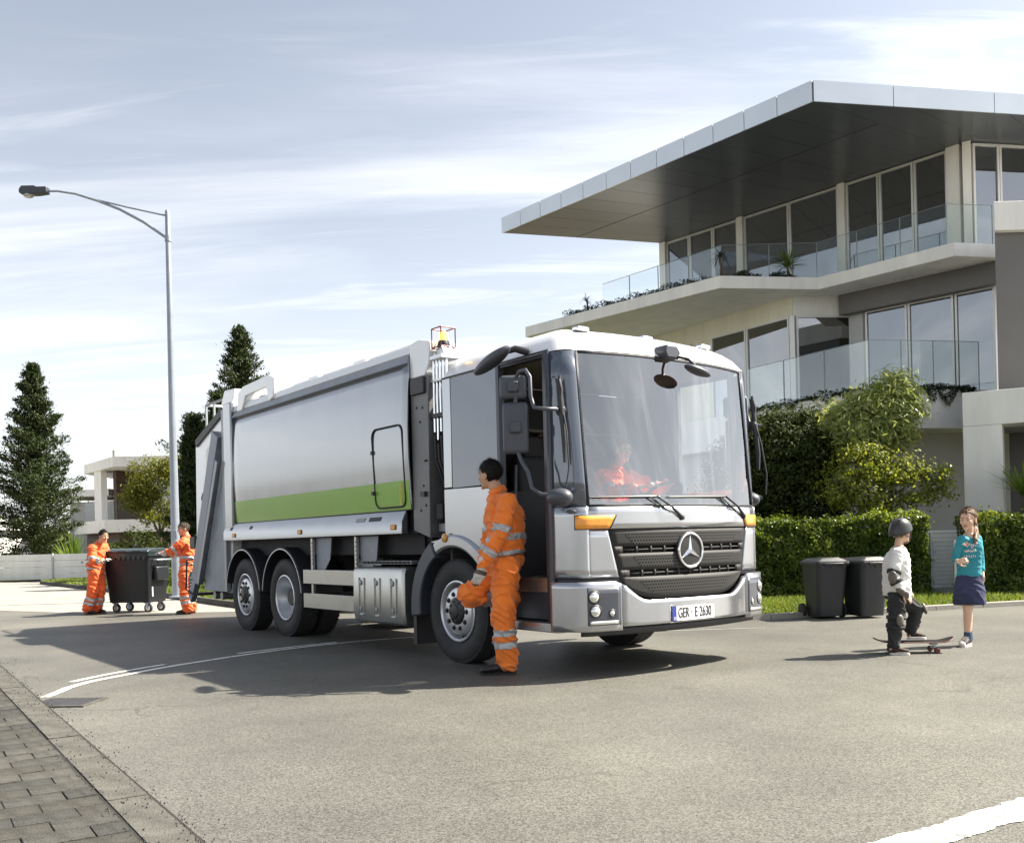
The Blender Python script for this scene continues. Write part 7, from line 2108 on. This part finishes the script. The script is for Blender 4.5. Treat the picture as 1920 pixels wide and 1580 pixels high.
g = MB(); g.add([(x, y * 0.99, z + 0.0065) for x, y, z in top], fs); g.build('grip_tape', 'deck_grip', sk, smooth=50)
for x in (-0.19, 0.19):
    tr_ = MB(); tr_.box(x - 0.03, x + 0.03, -0.03, 0.03, 0.075, 0.094); tr_.tube([(x, -0.085, 0.045), (x, 0.085, 0.045)], 0.009, 8); tr_.tube([(x, 0, 0.045), (x + 0.012, 0, 0.08)], 0.018, 8)
    to = tr_.build('truck', 'galvanised', sk, smooth=40)
    for y in (-0.095, 0.095):
        MB().lathe([(0, y - 0.018), (0.022, y - 0.018), (0.028, y - 0.010), (0.028, y + 0.010), (0.022, y + 0.018), (0, y + 0.018)], 18, (x, 0, 0.0295), 'y').build('wheel', 'wheel_red', to, smooth=40)

# --- girl
G = {'head': (0.045, -0.01, 1.268), 'neck': (0.066, 0.02, 1.130), 'chest': (0.068, 0.02, 0.99), 'waist': (0.060, 0.02, 0.775), 'hip': (0.052, 0.02, 0.66), 'rsh': (-0.035, -0.03, 1.075), 'rel': (-0.085, 0.01, 0.885), 'rwr': (-0.115, -0.13, 0.855), 'rha': (-0.105, -0.195, 0.865), 'lsh': (0.170, 0.07, 1.075), 'lel': (0.215, 0.10, 0.845), 'lwr': (0.195, 0.03, 0.655), 'lha': (0.170, 0.0, 0.58),
     'rhip': (0.018, -0.005, 0.62), 'rkn': (0.012, -0.02, 0.345), 'ran': (0.012, 0.0, 0.085), 'rtoe': (-0.09, -0.10, 0.022), 'rheel': (0.035, 0.015, 0.022), 'lhip': (0.090, 0.04, 0.62), 'lkn': (0.060, 0.07, 0.345), 'lan': (0.070, 0.095, 0.085), 'ltoe': (-0.035, 0.03, 0.022), 'lheel': (0.090, 0.12, 0.022), 'rpn': (0.9, 0.3, -0.2), 'lpn': (-0.8, 0.2, 0), 'rcurl': 0.9, 'lcurl': 0.35}
girl = empty('person', (4.537, 9.718, 0), 0, 'girl in turquoise top and denim skirt facing the boy', 'person')
fg = Vector((-0.45, -0.89, 0)); fhg = Vector((-0.72, -0.69, -0.06))
body, Mh = child_body(girl, G, fg, fhg, 1.0, 'skin_fair', hs=0.92, thin=0.93)
face_bits(girl, G['head'], Mh, 0.92, 'hair_brown')
hair_cap(girl, G['head'], Mh, 0.92, 'hair_brown', front=0.075, nape=-0.06, ear=0.0, fat=1.02)
pt = MB(); hL2 = lambda x, y, z: Vector(G['head']) + Mh @ Vector((x, y, z))
limb(pt, [hL2(0, -0.09, 0.03), hL2(0.0, -0.115, -0.01), hL2(-0.015, -0.10, -0.09), hL2(-0.05, -0.045, -0.15), hL2(-0.075, 0.03, -0.20), hL2(-0.075, 0.06, -0.235)], [0.028, 0.036, 0.036, 0.033, 0.022, 0.006], 12)
remesh(pt, 'ponytail', 'hair_brown', girl, 0.006, 2, 1.0, lambda p: 0.006 * noise.noise(Vector((p.x * 70, p.y * 70, p.z * 9))))
MB().ball(hL2(0, -0.098, 0.022), (0.03, 0.018, 0.03), 12, 8, Mh).build('hair_tie', 'ink', girl, smooth=60)
mb = MB()
loft(mb, torso_secs(G, fg, [(lp(G['neck'], G['chest'], 0.30), 0.075, 0.058), (lp(G['neck'], G['chest'], 0.55), 0.112, 0.072), ('chest', 0.122, 0.088), (lp(G['chest'], G['waist'], 0.6), 0.112, 0.084), ('waist', 0.112, 0.085), (lp(G['waist'], G['hip'], 0.75), 0.124, 0.094)]), 22)
for q in 'lr':
    limb(mb, [lp(G['neck'], G['chest'], 0.5), G[q + 'sh']], [0.042, 0.043])
    limb(mb, [G[q + 'sh'], lp(G[q + 'sh'], G[q + 'el'], 0.5), G[q + 'el'], lp(G[q + 'el'], G[q + 'wr'], 0.45)], [0.046, 0.043, 0.037, 0.033])
top_ = remesh(mb, 'top', 'shirt_teal', girl, 0.008, 4, 1.0, folds(0.004, 10))
# printed lettering and flowers on the chest
rr = random.Random(4); fr = frame(fg)
co = np.array([v.co for v in top_.data.vertices]); nn_ = np.array([v.normal for v in top_.data.vertices])
def on_top(x, z):
    a = np.array(Vector(G['chest']) + fr.col[0] * x); m = (co - a) @ np.array(fr.col[1]) > 0
    d2 = ((co - a) @ np.array(fr.col[0])) ** 2 + (co[:, 2] - z) ** 2 + np.where(m, 0, 9)
    i = int(np.argmin(d2)); return Vector(co[i] + nn_[i] * 0.0045)
pr = MB()
for (z, x0, x1, amp, n) in ((1.015, -0.065, 0.06, 0.017, 26), (0.955, -0.055, 0.05, 0.013, 22)):
    pts = [on_top(x0 + (x1 - x0) * i / n + 0.006 * math.sin(i * 2.2), z + amp * math.sin(i * 1.55) + 0.006 * math.sin(i * 0.6)) for i in range(n + 1)]
    pr.tube(pts, 0.0042, 5)
for k in range(7):
    x = -0.05 + 0.016 * k; pr.tube([on_top(x, 0.915), on_top(x + 0.002, 0.895 - 0.006 * (k % 3))], 0.003, 5)
pr.build('shirt_print', 'print_white', top_, smooth=60)
for (x, z) in ((-0.062, 1.03), (0.028, 1.012), (0.052, 1.018), (-0.02, 0.985), (0.03, 0.955)): MB().ball(on_top(x, z), (0.011, 0.011, 0.011), 8, 6).build('print_flower', 'print_pink', top_, smooth=60)
mb = MB()
loft(mb, torso_secs(G, fg, [(lp(G['hip'], G['waist'], 0.55), 0.118, 0.088), ('hip', 0.132, 0.102), ((0.050, 0.015, 0.54), 0.148, 0.122), ((0.047, 0.012, 0.44), 0.152, 0.125), ((0.046, 0.012, 0.415), 0.144, 0.118)]), 26)
remesh(mb, 'skirt', 'denim', girl, 0.009, 3, 1.0, folds(0.007, 7))
for t in (0.88, 0.98):
    c = Vector(G['lel']).lerp(Vector(G['lwr']), t); M = orient(Vector(G['lwr']) - Vector(G['lel']))
    MB().tube([c + M @ Vector((0.027 * math.cos(a), 0.027 * math.sin(a), 0)) for a in [i * math.pi / 8 for i in range(17)]], 0.004, 6, cap=False).build('bracelet', 'ink', girl, smooth=60)
for q in 'lr':
    so2 = MB(); limb(so2, [lp(G[q + 'an'], G[q + 'kn'], 0.20), lp(G[q + 'an'], G[q + 'heel'], 0.3)], [0.034, 0.036]); so2.build('sock', 'sock_blue', girl, smooth=60)
    sh = shoe(girl, G[q + 'heel'], G[q + 'toe'], lp(G[q + 'an'], G[q + 'heel'], 0.25), 0.82, 'shoe_dark', 'sole_white')
    h = Vector(G[q + 'heel']); t = Vector(G[q + 'toe']); d = t - h; sd_ = d.normalized().cross(Vector((0, 0, 1)))
    MB().ball(h + d * 0.97 + Vector((0, 0, 0.012)), (0.034, 0.030, 0.026), 12, 8, orient((0, 0, 1))).build('toe_cap', 'sole_white', sh, smooth=60)
    for k in range(4):
        c = h + d * (0.42 + 0.11 * k) + Vector((0, 0, 0.070 - 0.009 * k)); MB().tube([c - sd_ * 0.026, c + Vector((0, 0, 0.008)), c + sd_ * 0.026], 0.0045, 5).build('lace', 'sole_white', sh, smooth=60)
